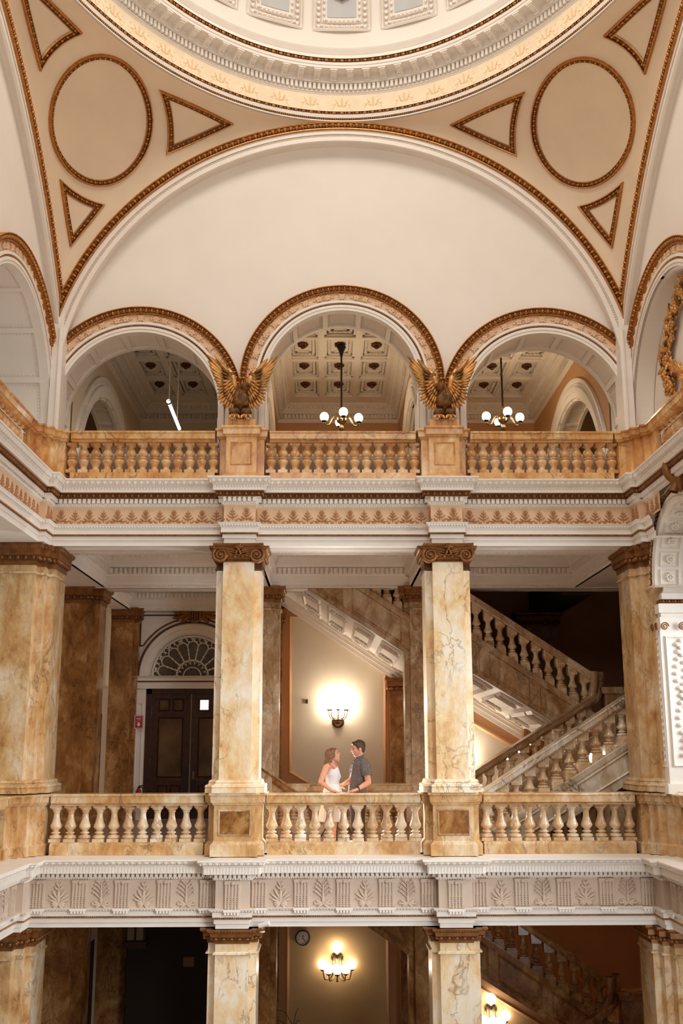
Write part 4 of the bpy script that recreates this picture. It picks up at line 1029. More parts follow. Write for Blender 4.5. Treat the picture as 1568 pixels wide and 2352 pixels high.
    mb.build('console_course', WHITE, root)
    z9 = zd(143.5, dc+.02); z10 = zd(134.5, dc+.05); mb = MB(); rsweep(mb, [(dc, zs), (dc, zs+.05), (dc+.015, zs+.06), (dc+.02, z9)])
    z11 = zd(112, dc+.02); rsweep(mb, [(dc+.05, z10), (dc+.03, z10+.03), (dc-.02, z10+.12), (dc-.04, (z10+z11)/2), (dc-.02, z11-.10), (dc+.03, z11-.03), (dc+.045, z11), (dc-.06, z11+.02)])
    mb.build('corona', WHITE, root)
    mb = MB(); rsweep(mb, [(dc+.02, z9), (dc+.01, z9+.01), (dc+.03, z10), (dc+.05, z10)], 1); P, T, N = ell_pts(dc+.03, .15); place(mb, S1, lift(P, (z9+z10)/2), T*.048, N*.026, Zv*.03); place(mb, S1, lift(P, (z9+z10)/2)+T*.075, T*.014, N*.022, Zv*.026)
    mb.build('reel_string', [GILT, GILTD], root)
    # dome surface
    a0, b0, z0, H = WX-dc+.06, BY-dc+.06, z11+.02, 5.2
    def S_(t, ph): return np.stack([a0*np.cos(ph)*np.cos(t), YC+b0*np.cos(ph)*np.sin(t), z0+H*np.sin(ph)], -1)
    Tt, Ph = np.meshgrid(np.linspace(-.35, PI+.35, 120), np.linspace(0, 1.0, 24), indexing='ij'); mb = MB(); v, f = surf(S_(Tt, Ph)); mb.add(v, f, 0, True)
    struct('ceiling_dome', mb, PLASTER, 'cream plaster dome above the gilded cornice ring', 'ceiling')
    bluegrey = mat('pale_grey_blue_paint', srgb(190, 188, 184), .7)
    P, T, N = ell_pts(dc, 1.33)
    for p, i in zip(P, range(len(P))):
        t = math.atan2((p[1]-YC)/b0, p[0]/a0); ht = .55/math.hypot(a0*math.sin(t), b0*math.cos(t))
        if p[1] < YC+3: continue
        r = thing('trim_coffer', 'stuccoed coffer with a grey field low on the dome', 'coffer', tuple(S_(np.array(t), np.array(.2))), 'coffers on the dome', 'structure')
        ph0 = .072
        def f3(x, z, d):
            q = S_(np.array(t-x*ht/.55), np.array(ph0+z*.66)); c = np.array([0, YC, z0-1])-q; return q+c/np.linalg.norm(c)*d
        mb = MB(); frame_rect(mb, f3, -.58, .58, 0, .50, .02, .03); frame_rect(mb, f3, -.52, .52, .014, .48, .012, .035)
        for x0, n_ in ((-.46, 13), (.46, 13)):
            for k in range(n_): q = f3(x0, .03+k*.034, .03); ell(mb, q, .04, .025, .05, 0, 1)
        for k in range(9): q = f3(-.40+k*.1, .035, .03); ell(mb, q, .04, .025, .028, 0, 1)
        frame_rect(mb, f3, -.41, .41, .05, .48, .012, .03)
        for k in range(12):
            for x0 in (-.35, .35): ell(mb, f3(x0, .07+k*.036, .03), .026, .02, .04, 0, 1)
        for k in range(8): ell(mb, f3(-.3+k*.086, .07, .03), .03, .02, .02, 0, 1)
        mb.build('leaf_frame', WHITE, r)
        mb = MB(); g = [[f3(x, z, .012) for z in np.linspace(.09, .48, 6)] for x in np.linspace(-.29, .29, 6)]; v, f = surf(np.array(g)); mb.add(v, f, 0, True); mb.build('grey_field', bluegrey, r)
        mb = MB(); c = f3(0, .245, .06)
        for a in range(8): b = a*PI/4; q = f3(.13*math.cos(b), .245+.042*math.sin(b), .05); ell(mb, q, .08, .06, .08, 0, 2)
        ell(mb, c, .08, .1, .08, 0, 2); mb.build('gilt_rosette', GILT, r)
dome()
# ------------------------------------------------------------------ halls behind the upper arches
def hall(cx, hw, zc, nm, dk, lab, far):
    ws = WHITE
    y0, y1 = 19.72, 27.0; root = thing('ceiling_hall_'+nm, lab, 'ceiling', (cx, 23, zc), kind='structure')
    # coffered ceiling: 3 x 5
    mb = MB(); sx, sy = .85, 1.36; nx, ny = 3, 5
    fx0 = cx-nx*sx/2; fy0 = y1-.75-ny*sy
    mb.vf(box(cx-hw, cx+hw, y0, y1, zc+.15, zc+.3), 0)
    rw = .075
    for i in range(nx+1): mb.vf(box(fx0+i*sx-rw, fx0+i*sx+rw, fy0, fy0+ny*sy, zc, zc+.22))
    for j in range(ny+1): mb.vf(box(fx0, fx0+nx*sx, fy0+j*sy-rw, fy0+j*sy+rw, zc+.001, zc+.22))
    for i in range(nx):
        for j in range(ny):
            a, b = fx0+i*sx+rw, fx0+(i+1)*sx-rw; c_, d = fy0+j*sy+rw, fy0+(j+1)*sy-rw
            for ins, z in ((.0, zc+.05), (.08, zc+.09), (.16, zc+.12)):
                w = .05
                for q in ((a+ins, b-ins, c_+ins, c_+ins+w), (a+ins, b-ins, d-ins-w, d-ins), (a+ins, a+ins+w, c_+ins, d-ins), (b-ins-w, b-ins, c_+ins, d-ins)): mb.vf(box(*q, z, z+.05))
            for k in np.linspace(a+.12, b-.12, 6): ell(mb, (k, d-.12, zc+.10), .03, .03, .04, 0, 1)
            for k in np.linspace(c_+.14, d-.14, 8): ell(mb, (a+.12, k, zc+.1), .03, .04, .04, 0, 1); ell(mb, (b-.12, k, zc+.1), .03, .04, .04, 0, 1)
    for q in ((cx-hw, fx0, y0, y1), (fx0+nx*sx, cx+hw, y0, y1), (fx0, fx0+nx*sx, fy0+ny*sy, y1), (fx0, fx0+nx*sx, y0, fy0)):
        if q[1] > q[0] and q[3] > q[2]: mb.vf(box(*q, zc+.002, zc+.15))
    mb.build('coffer_grid', ws, root)
    for i in range(nx):
        for j in range(ny):
            mb = MB(); c = (fx0+(i+.5)*sx, fy0+(j+.5)*sy, zc+.14)
            for a in range(7): b = a*2*PI/7; ell(mb, (c[0]+.075*math.cos(b), c[1]+.10*math.sin(b), c[2]), .055, .065, .06, 0, 1)
            ell(mb, (c[0], c[1], c[2]-.06), .06, .06, .06, 0, 1); mb.build('rosette', GILTD, root)
    # walls with cornice
    P = [(cx+hw, y0), (cx+hw, y1), (cx-hw, y1), (cx-hw, y0)][::-1]
    mb = MB(); z0 = zc-.46
    psweep(mb, P, [(0, z0), (.03, z0+.02), (.03, z0+.08), (.06, z0+.09), (.06, z0+.20), (.14, z0+.22), (.14, z0+.26), (.18, z0+.29), (.18, z0+.32), (.24, z0+.38), (.32, zc-.03), (.34, zc), (.5, zc+.02)])
    sp = .10; O, T, N = prun(P, .07, sp); place(mb, UBOX, lift(O, z0+.145)+N*.035, T*sp*.6, N*.07, Zv*.10, 0, False)
    O, T, N = prun(P, .27, .13); place(mb, S1, lift(O, z0+.36)-N*.03, T*.04, N*.03, Zv*.035)
    mb.build('cornice', ws, root)
    wall = MB(); wm = TAN if not dk else TANP
    zb = ZT_UP-.1
    # back wall with a low arch
    r = 1.75; ac = ZT_UP+.4
    wall.add([(cx-hw, y1, zb), (cx+hw, y1, zb), (cx+hw, y1, zc+.25), (cx-hw, y1, zc+.25)], [(0, 1, 2, 3)])
    for sd in (-1, 1):
        x = cx+sd*hw; cyy, zs, rr = 23.0, 6.6, 2.8
        f3 = lambda y, z: (x, y, z)
        v, f = planar([(y0, zb), (y1, zb), (y1, zc+.25), (y0, zc+.25)], [archpoly(cyy, zs, rr, zb+.05)], f3); wall.add(v, f)
    struct('wall_hall_'+nm, wall, wm, f'painted walls of the hall behind the {nm} arch', 'wall')
    mb = MB()
    asweep(mb, (cx, y1-.02, ac-.55), X_, Zv, N_, [(1.5, 0), (1.5, .06), (1.62, .06), (1.63, .09), (1.74, .09), (1.75, .03), (1.83, .03), (1.84, 0)], N=40)
    O, T, N, U = arun((cx, y1-.02, ac-.55), X_, Zv, N_, 1.79, .03, .08); place(mb, S1, O, T*.025, N*.03, U*.03)
    for sd in (-1, 1):
        x = cx+sd*hw; n = np.array([-sd, 0, 0.]); c = (x, 23.0, 6.6); K = .8
        asweep(mb, c, Y_, Zv, n, [(2.8, 0), (2.8, .05), (2.92, .05), (2.93, .08), (3.04, .08), (3.05, .03), (3.16, .03), (3.17, .06), (3.24, .06), (3.24, 0)], N=54)
        O, T, N, U = arun(c, Y_, Zv, n, 3.105, .03, .10); place(mb, S1, O, T*.03, N*.03, U*.04)
        asweep(mb, c, Y_, Zv, n, [(2.8, 0), (2.8, -.5)], N=44)
        t = np.linspace(.06, PI-.06, 14)
        for a in t:
            q = np.array(c)+2.8*(math.cos(a)*Y_+math.sin(a)*Zv); R = math.cos(a)*Y_+math.sin(a)*Zv; T = -math.sin(a)*Y_+math.cos(a)*Zv
            place(mb, UBOX, q-R*.02-n*.25, T*.08, R*.05, n*.5, 0, False)
        for d in (.04, .46): asweep(mb, c, Y_, Zv, n, [(2.8, -d+.04), (2.74, -d+.04), (2.74, -d-.04), (2.8, -d-.04)], N=44)
    struct('trim_hall_'+nm, mb, ws, f'white inner arches of the hall behind the {nm} arch', 'trim')
HZ = 10.65
hall(0.0, 1.62, HZ, 'centre', False, 'coffered ceiling with rosettes seen through the centre arch', 0)
hall(-3.72, 1.55, HZ, 'left', True, 'dim coffered ceiling seen through the left arch', 0)
hall(3.72, 1.55, HZ, 'right', False, 'coffered ceiling seen through the right arch', 0)
mb = MB()
for x0, x1 in ((-2.17, -1.62), (1.62, 2.17)): mb.vf(box(x0, x1, 18.9, 19.72, 6.2, 9.6))
mb.vf(box(-7.5, 7.5, 27.05, 27.3, 6.0, 11.2)); mb.vf(box(-7.5, 7.5, 18.9, 27.3, 11.0, 11.2)); mb.vf(box(-7.5, 7.5, 18.95, 27.3, 6.12, 6.2))
for sx_ in (-1, 1): mb.vf(box(*sorted((sx_*7.3, sx_*7.5)), 18.9, 27.3, 6.0, 11.2)); mb.vf(box(*sorted((sx_*5.3, sx_*7.5)), 19.7, 19.8, 6.0, 11.2))
struct('wall_hall', mb, TANP, 'plaster walls closing the halls behind the upper arches', 'wall')
# ------------------------------------------------------------------ hall lamps
def chandelier(x, y, zh, label, nm):
    t = thing('chandelier', label, 'chandelier', (x, y, zh), 'globe chandeliers behind the upper arches')
    mb = MB(); v, f = tube([(x, y, zh+.28), (x, y, HZ+.15)], .022, 8); mb.add(v, f, 0, True); v, f = lathe([(.0, .1), (.09, .09), (.11, .05), (.07, -.02), (.045, -.10), (.03, -.16), (.02, -.2)], 14, (x, y, HZ)); mb.add(v, f, 0, True); mb.build('stem', BLACK, t)
    mb = MB(); v, f = lathe([(0, .30), (.03, .29), (.035, .25), (.02, .22), (.03, .18), (.025, .14), (.05, .12), (.10, .07), (.125, 0), (.105, -.07), (.05, -.11), (.03, -.15), (.055, -.19), (.05, -.25), (.02, -.28), (0, -.29)], 18, (x, y, zh)); mb.add(v, f, 0, True); mb.build('hub', BRASS, t)
    for k in range(4):
        a = k*PI/2+.10+PI; d = np.array([math.cos(a), math.sin(a), 0])
        o = np.array([x, y, zh])
        pts = crom([o+d*.10+Zv*.02, o+d*.17+Zv*.06, o+d*.22+Zv*-.02, o+d*.27-Zv*.13, o+d*.35-Zv*.14, o+d*.39-Zv*.07], 6)
        mb = MB(); v, f = tube(pts, .017, 7); mb.add(v, f, 0, True); q = pts[-1]
        ell(mb, o+d*.15+Zv*.015, .025, .025, .02, 0, 1)
        v, f = lathe([(.02, -.02), (.055, 0), (.06, .03), (.05, .04)], 14, q); mb.add(v, f, 1, True); arm = mb.build('arm', [BRASS, BLACK], t)
        mb = MB(); ell(mb, q+Zv*.115, .098, .098, .105, 0, 3); g = mb.build('globe', GLOBE, arm); g['label'] = 'lit white globe'
CHX = at(784, 960, 22.8)
chandelier(CHX[0], 22.8, at(784, 963, 22.8)[2], 'brass chandelier with four lit globes in the centre arch', 0)
c2 = at(1155, 960, 22.8); chandelier(c2[0], 22.8, at(1155, 962, 22.8)[2], 'brass chandelier with four lit globes in the right arch', 0)
p0, p1 = at(388, 925, 20.6), at(412, 985, 22.6); p1[2] = p0[2] = (p0[2]+p1[2])/2; p0 = at(388, 925, 20.6); k = (p1[2]-1.78)/(p0[2]-1.78); p0 = at(388, 925, 20.6)
zt = p0[2]; yy = 20.6
for _ in range(40):
    q = at(412, 985, yy); yy += (zt-q[2])*.5
p1 = at(412, 985, yy)
t = thing('tube_lamp', 'bright fluorescent tube hung on two cables in the left arch', 'lamp', tuple((p0+p1)/2))
mb = MB(); v, f = tube([p0+(p1-p0)*s for s in (0, .5, 1)], .035, 10); mb.add(v, f, 0, True); mb.build('tube', TUBEM, t)
mb = MB(); d = (p1-p0)/np.linalg.norm(p1-p0); v, f = tube([p0-d*.10, p0, p0+d*.02], .045, 10); mb.add(v, f, 0, True); v, f = tube([p1-d*.02, p1, p1+d*.08], .045, 10); mb.add(v, f, 0, True); mb.build('end_cap', BLACK, t)
for q in (p0, p0+(p1-p0)*.75): mb = MB(); v, f = tube([q, q+Zv*(HZ-.0-q[2])], .008, 5); mb.add(v, f, 0, True); mb.build('cable', WHITE, t)
point('tube_glow', tuple((p0+p1)/2+np.array([0, 0, -.25])), 2.5, (1, .95, .88), .1)
# ------------------------------------------------------------------ gallery behind the middle columns
def gallery():
    # beams and ceiling mouldings
    def beam(mb, rect, z0, z1):
        x0, x1, y0, y1 = rect; P = [(x0, y0), (x1, y0), (x1, y1), (x0, y1)]
        h = z1-z0
        psweep(mb, P, [(-.05, z0), (0, z0), (0, z0+.16*h), (.015, z0+.165*h), (.015, z0+.34*h), (.03, z0+.36*h), (.05, z0+.38*h), (.05, z0+.55*h), (.10, z0+.57*h), (.11, z0+.62*h), (.16, z0+.68*h), (.18, z0+.82*h), (.25, z0+.92*h), (.27, z1)], 0, True)
        mb.add([(x0, y0, z0), (x1, y0, z0), (x1, y1, z0), (x0, y1, z0)], [(3, 2, 1, 0)])
        sp = .10; O, T, N = prun(P, .05, sp, True); place(mb, UBOX, lift(O, z0+.465*h)+N*.03, T*sp*.6, N*.06, Zv*.15*h, 0, False)
        O, T, N = prun(P, .2, .12, True); place(mb, S1, lift(O, z0+.87*h), T*.05, N*.03, Zv*.05*h+N*.02)
        O, T, N = prun(P, .005, .05, True); place(mb, S1, lift(O, z0+.06*h), T*.02, N*.014, Zv*.03*h)
    mb = MB(); z0, z1 = 5.06, 5.84
    beam(mb, (-6.5, 7.1, 22.42, 23.0), z0, z1)
    beam(mb, (-6.5, -1.95, 26.3, 26.6), z0, z1)
    for a, b in ((-6.6, -5.04), (-2.01, -1.49), (1.49, 2.01), (5.04, 6.6)): beam(mb, (a, b, 18.8, 22.5), z0+.02, z1+.01)
    for a, b in ((-6.5, -5.2), (-1.97, -1.53)): beam(mb, (a, b, 22.9, 26.6), z0+.02, z1+.01)
    struct('trim_11', mb, WHITE, 'white moulded ceiling beams of the middle gallery', 'beam')
    mb = MB()
    mb.vf(box(-6.5, 7.1, 18.75, 18.95, 5.16, 5.85))
    struct('trim_12', mb, WHITE, 'rear face of the front beam', 'beam')
    mb = MB(); mb.vf(box(4.9, 5.6, 23.0, 26.84, 5.0, 5.9)); struct('trim_14', mb, DARK, 'beam above the stair landing with shade put into its colour', 'beam')  # beam painted dark in place of the shade on it
    # second and third rows
    for x, lab in ((-1.70, 'grey veined marble column behind, left of the wall lamp'), (1.76, 'grey veined marble column behind, right of the wall lamp')):
        column(x, 22.42, 0.0, 5.10, .34, lab, False, True, MARBG, .28, .40, .1, .6)
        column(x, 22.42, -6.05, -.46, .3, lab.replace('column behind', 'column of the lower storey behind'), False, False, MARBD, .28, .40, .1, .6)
    def plain(P, z0, z1, ch, lab, m, base=True, nm='marble_pilaster'):
        c = np.mean(np.array(P), 0); t = thing(nm, lab, 'pilaster', (c[0], c[1], z0))
        mb = MB()
        if base: psweep(mb, P, [(o*.8, z0+z*1.6) for o, z in BASE], 0, True)
        psweep(mb, P, [(0, z0+(.3 if base else 0)), (0, z1-ch+.02)], 0, True); mb.build('shaft', m, t)
        mb = MB(); anta_capital(mb, P, z1-ch, ch, egg=.14); polycap(mb, P, .05, z1); mb.build('capital', [BRONZE, GILTD], t)
    P = [(-6.55, 23.2), (-6.55, 22.42), (-5.37, 22.42), (-5.37, 22.55), (-5.16, 22.55), (-5.16, 23.2)]
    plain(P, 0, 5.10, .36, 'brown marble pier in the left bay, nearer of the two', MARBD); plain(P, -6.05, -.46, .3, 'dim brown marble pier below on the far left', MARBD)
    P = [(-5.85, 26.59), (-5.85, 26.25), (-5.12, 26.25), (-5.12, 26.4), (-5.0, 26.4), (-5.0, 26.59)]
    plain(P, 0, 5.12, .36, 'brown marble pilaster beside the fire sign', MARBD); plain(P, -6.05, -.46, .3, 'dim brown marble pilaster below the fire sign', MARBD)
    P = [(-1.72, 26.84), (-1.72, 26.62), (-1.42, 26.62), (-1.42, 26.84)]
    plain(P, 0, 5.12, .42, 'narrow marble pilaster left of the lit wall panel', MARBD)
    plain(P, -6.05, -.46, .3, 'narrow marble pilaster left of the wall clock', MARBD, False)
    zc = at(915, 1556, 26.4)[2]
    P = [(1.28, 26.84), (1.28, 26.55), (1.75, 26.55), (1.75, 26.84)]; plain(P, 0, zc, .40, 'short marble pilaster under the stair landing, right of the wall lamp', MARBD)
    P = [(1.45, 26.84), (1.45, 26.55), (1.95, 26.55), (1.95, 26.84)]; plain(P, -6.05, -.46, .3, 'narrow marble pilaster right of the lower wall lamp', MARBD, False)
    P = [(4.55, 26.84), (4.55, 26.4), (5.5, 26.4), (5.5, 26.84)]; plain(P, 1.6, 5.0, .36, 'shaded marble pilaster above the stair landing', MARBD, False)
    # wall panels
    f3 = lambda x, z, d: (x, 26.85-d, z)
    A = lambda x, y: (at(x, y, 26.85)[0], at(x, y, 26.85)[2])
    def panel(pts, lab, pm=TANP):
        mb = MB(); polyframe(mb, pts, f3, .11, .05); v, f = planar(pts, [], lambda x, z: (x, 26.845, z)); mb.add(v, f, 1)
        struct('trim_panel', mb, [TAN, pm], lab, 'panel')
    panel([A(660, 1776), A(700, 1800), (A(700, 1800)[0], .3), (A(889, 1797)[0], .3), A(889, 1537), A(694, 1413), A(661, 1412)][::1], 'tall beige wall panel with sloping top behind the couple')
    panel([(2.35, .3), (5.6, .3), (5.6, 1.05), (2.35, 2.95)], 'beige wall panel with sloping top under the right stair')
    x0, x1 = at(655, 2200, 26.85)[0], at(896, 2200, 26.85)[0]
    panel([(x0, -6.0), (x1, -6.0), (x1, -.6), (x0, -.6)], 'beige wall panel around the clock on the lower storey', TANG)
    panel([(2.2, -6.0), (5.3, -6.0), (5.3, -4.95), (2.2, -3.15)], 'beige wall panel behind the lower right wall lamp', TANG)
gallery()
# ------------------------------------------------------------------ staircase
def slope_balusters(t, y, x0, x1, n, zs, zr_, kind='mid', m=None):
    """balusters between a string line zs(x) and a rail line zr_(x)"""
    hb = .50
    for k in range(n):
        x = x0+(x1-x0)*(k+.5)/n; a = max(zs(x-.1), zs(x+.1))+.015; b = min(zr_(x-.1), zr_(x+.1))-.015
        if b-a < .2: continue
        e = put_baluster(kind, t, x, y, a, a+round(min(b-a, .52), 2), m=m)
        mb = MB(); mb.vf(box(x-.105, x+.105, y-.1, y+.1, min(zs(x-.1), zs(x+.1))-.03, a)); mb.build('baluster_foot', m or BALM, t); mb = MB(); mb.vf(box(x-.1, x+.1, y-.1, y+.1, a+round(min(b-a, .52), 2), max(zr_(x-.1), zr_(x+.1))+.03))
        mb.build('baluster_block', m or BALM, t)
def slope_bar(mb, pts, y0, y1, prof, m=0):
    """bar following (x,z) points; prof = (half-extra width, z offset) around the section"""
    for (o0, a0), (o1, a1) in zip(prof[:-1], prof[1:]):
        for sd in (0, 1):
            Y0 = (y0-o0 if sd == 0 else y1+o0); Y1 = (y0-o1 if sd == 0 else y1+o1)
            v, f = surf([[(x, Y0, z+a0), (x, Y1, z+a1)] for x, z in pts]); mb.add(v, f, m)
    o, a = prof[-1]; v, f = surf([[(x, y0-o, z+a), (x, y1+o, z+a)] for x, z in pts]); mb.add(v, f, m)
    o, a = prof[0]; v, f = surf([[(x, y0-o, z+a), (x, y1+o, z+a)] for x, z in pts]); mb.add(v, f, m)
    for i in (0, -1):
        x, z = pts[i]; L = [(x, y0-o, z+a) for o, a in prof]+[(x, y1+o, z+a) for o, a in prof[::-1]]; mb.add(L, [list(range(len(L)))], m)
SR = [(-.03, -.17), (.03, -.17), (.05, -.13), (.06, -.12), (.075, -.04), (.095, -.03), (.10, -.012), (.09, 0)]
def string(mb, top, bot, y0, y1, m=0):
    xs = sorted(set([p[0] for p in top]+[p[0] for p in bot])); zt = lambda x: np.interp(x, *zip(*sorted(top))); zb = lambda x: np.interp(x, *zip(*sorted(bot)))
    for Y in (y0, y1): v, f = surf([[(x, Y, zb(x)), (x, Y, zt(x))] for x in xs]); mb.add(v, f, m)
    for fn in (zt, zb): v, f = surf([[(x, y0, fn(x)), (x, y1, fn(x))] for x in xs]); mb.add(v, f, m)
    for x in (xs[0], xs[-1]): mb.add([(x, y0, zb(x)), (x, y1, zb(x)), (x, y1, zt(x)), (x, y0, zt(x))], [(0, 1, 2, 3)], m)
def string_panels(mb, xs, zt, zb, y, m=0, w=.05):
    for a, b in zip(xs[:-1], xs[1:]):
        a += .09; b -= .09; pts = [(a, zb(a)+.13), (b, zb(b)+.13), (b, zt(b)-.16), (a, zt(a)-.16)]
        if pts[3][1]-pts[0][1] < .15: continue
        polyframe(mb, pts, lambda x, z, d: (x, y-d, z), w, .025, m)
def staircase(dz, lab, m, mb_m, lowq=False):
    t = thing('staircase', lab, 'staircase', (3.8, 21, dz), None)
    L1 = lambda x: 1.01+.612*(x-3.75)+dz      # near string top
    R1 = lambda x: .99+.628*(x-2.5)+dz        # near rail top
    R1f = lambda x: 1.285+.604*(x-2.82)+dz
    L1f = lambda x: R1f(x)-.80
    y1, y2 = 19.3, 22.45
    x0, x1 = 2.35, 5.35
    # steps of the first flight
    mb = MB(); n = 11
    for k in range(n): mb.vf(box(2.42+.26*k, 2.42+.26*k+.30, y1+.05, y2-.05, dz, dz+.157*(k+1)))
    mb.vf(box(5.2, 7.2, y1, 26.8, dz+1.5, dz+1.74)); mb.build('lower_flight_steps', m, t)
    for (R, Ls, y, nm, ps) in ((R1, L1, y1, 'near', True), (R1f, L1f, y2, 'far', False)):
        mb = MB(); slope_bar(mb, [(x0, R(x0)), (x1, R(x1))], y-.13, y+.13, SR)
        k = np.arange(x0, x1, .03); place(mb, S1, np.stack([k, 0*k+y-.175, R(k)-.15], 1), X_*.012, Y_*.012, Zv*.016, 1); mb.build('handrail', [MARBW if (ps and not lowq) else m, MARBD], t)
        mb = MB(); string(mb, [(x0, Ls(x0)), (x1, Ls(x1))], [(x0, dz-.25), (2.7, dz-.25), (x1, dz+1.25)], y-.13, y+.13)
        slope_bar(mb, [(x0, Ls(x0)), (x1, Ls(x1))], y-.13, y+.13, [(0, -.14), (.02, -.13), (.035, -.03), (.03, 0)])
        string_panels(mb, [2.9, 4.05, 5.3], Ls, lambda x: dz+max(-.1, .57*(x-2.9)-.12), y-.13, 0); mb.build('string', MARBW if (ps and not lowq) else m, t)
        slope_balusters(t, y, 2.47, 5.16, 11, Ls, lambda x: R(x)-.17, m=mb_m)
    # landing newel: vertical rail posts joining the flights
    mb = MB(); rl = crom([(5.1, y2, R1f(5.1)-.08), (5.28, y2, R1f(5.28)-.03), (5.36, y2, R1f(5.3)+.25), (5.36, y2, dz+3.28)], 6)
    v, f = tube(rl, .085, 10); mb.add(v, f, 0, True); v, f = tube(rl+np.array([.2, .25, 0]), .085, 10); mb.add(v, f, 0, True)
    mb.vf(box(5.25, 5.75, y2-.1, y2+.4, dz+1.4, dz+2.3)); mb.vf(box(5.6, 7.2, y2+.1, y2+.4, dz+1.74, dz+2.85)); bar(mb, 5.6, 7.2, y2+.1, y2+.4, [(0, dz+2.8), (.06, dz+2.82), (.08, dz+2.95), (0, dz+2.97)])
    mb.build('newel', m, t)
    # second flight (rises to the left) with a landing behind the right column
    ya, yb = 22.62, 26.84
    bot = [(-2.3, 6.11), (-.74, 5.084), (1.40, 3.665), (1.62, 3.52), (2.38, 3.52), (2.83, 3.24), (4.21, 2.40), (5.4, 1.67)]
    bot = [(x, z+dz) for x, z in bot]; zb = lambda x: np.interp(x, *zip(*bot))
    top = [(-2.3, 6.97), (-.74, 5.94), (1.40, 4.53), (1.62, 4.39), (2.36, 4.39), (2.83, 4.09), (5.04, 2.618), (5.4, 2.38)]
    top = [(x, z+dz) for x, z in top]; zt = lambda x: np.interp(x, *zip(*top))
    mb = MB(); string(mb, top, bot, ya-.12, ya+.12); slope_bar(mb, top, ya-.12, ya+.12, [(0, -.16), (.02, -.15), (.035, -.03), (.03, 0)]); slope_bar(mb, bot, ya-.12, ya+.12, [(0, 0), (.02, 0), (.02, .10), (0, .12)])
    string_panels(mb, [-.9, .15, 1.4], zt, zb, ya-.12); string_panels(mb, [2.5, 3.05, 4.1, 5.25], zt, zb, ya-.12); mb.build('upper_string', m, t)
    rl = [(x, z+.83) for x, z in top if x < 5.3]; rl.append((5.4, np.interp(5.4, *zip(*top))+.83)); mb = MB(); slope_bar(mb, rl, ya-.13, ya+.13, SR); mb.build('upper_handrail', m, t)
    slope_balusters(t, ya, 2.55, 5.32, 11, zt, lambda x: zt(x)+.66, m=mb_m); slope_balusters(t, ya, .2, 1.35, 5, zt, lambda x: zt(x)+.66, m=mb_m)
    mb = MB()
    n = 26
    for k in range(n):
        x = 5.3-.26*k; mb.vf(box(x-.28, x, ya+.1, yb, zb(x-.28)+.03, max(zb(x-.28)+.06, zt(x)-.12)))
    mb.build('upper_flight_steps', m, t)
    if not lowq:
        mb = MB(); s = [(x, z-.005) for x, z in bot]; v, f = surf([[(x, ya-.1, z), (x, yb, z)] for x, z in s]); mb.add(v, f)
        f3 = lambda x, y, d: (x, y, zb(x)-.012-d)
        for a, b, n in ((-.95, 1.42, 4), (2.7, 5.3, 4)):
            e_ = np.linspace(a, b, n+1)
            for x, x2 in zip(e_[:-1], e_[1:]):
                for yy0, yy1 in ((ya+.18, ya+.9), (ya+1.05, ya+2.9), (ya+3.05, ya+3.75)):
                    frame_rect(mb, lambda p, q, d: f3(p, q, d), x+.07, x2-.07, yy0, yy1, .09, .05)
                    for q in np.linspace(x+.14, x2-.14, 7): ell(mb, f3(q, yy0+.1, .02), .04, .03, .025, 0, 1); ell(mb, f3(q, yy1-.1, .02), .04, .03, .025, 0, 1)
        # wall cornice under the flight
        for (xa, za), (xb, zb_) in zip(bot[:-1], bot[1:]):
            for o, d, h in ((0, .30, .09), (.09, .20, .10), (.19, .10, .12)):
                v = [(xa, yb, za-o), (xb, yb, zb_-o), (xb, yb-d, zb_-o), (xa, yb-d, za-o), (xa, yb, za-o-h), (xb, yb, zb_-o-h), (xb, yb-d, zb_-o-h), (xa, yb-d, za-o-h)]; mb.add(v, [(4, 5, 6, 7), (3, 2, 6, 7), (0, 1, 2, 3)])
        mb.build('coffered_soffit', WHITE, t)
    return t
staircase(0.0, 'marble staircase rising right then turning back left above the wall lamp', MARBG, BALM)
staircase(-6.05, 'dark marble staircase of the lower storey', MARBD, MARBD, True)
# balustrade at the head of the lower flight
t = thing('balustrade', 'marble balustrade behind the couple, between the grey columns', 'balustrade', (0, 22.72, 0), 'balustrade sections between the pedestals')
mb = MB(); bar(mb, -1.38, 1.42, 22.6, 22.85, MID_PL); mb.build('base_plinth', MARB, t)
mb = MB(); bar(mb, -1.38, 1.42, 22.57, 22.85, MID_RAIL); mb.build('top_rail', MARB, t)
for k in range(11): put_baluster('mid', t, (k-5)*.245, 22.72, .2, .8, m=BALM)
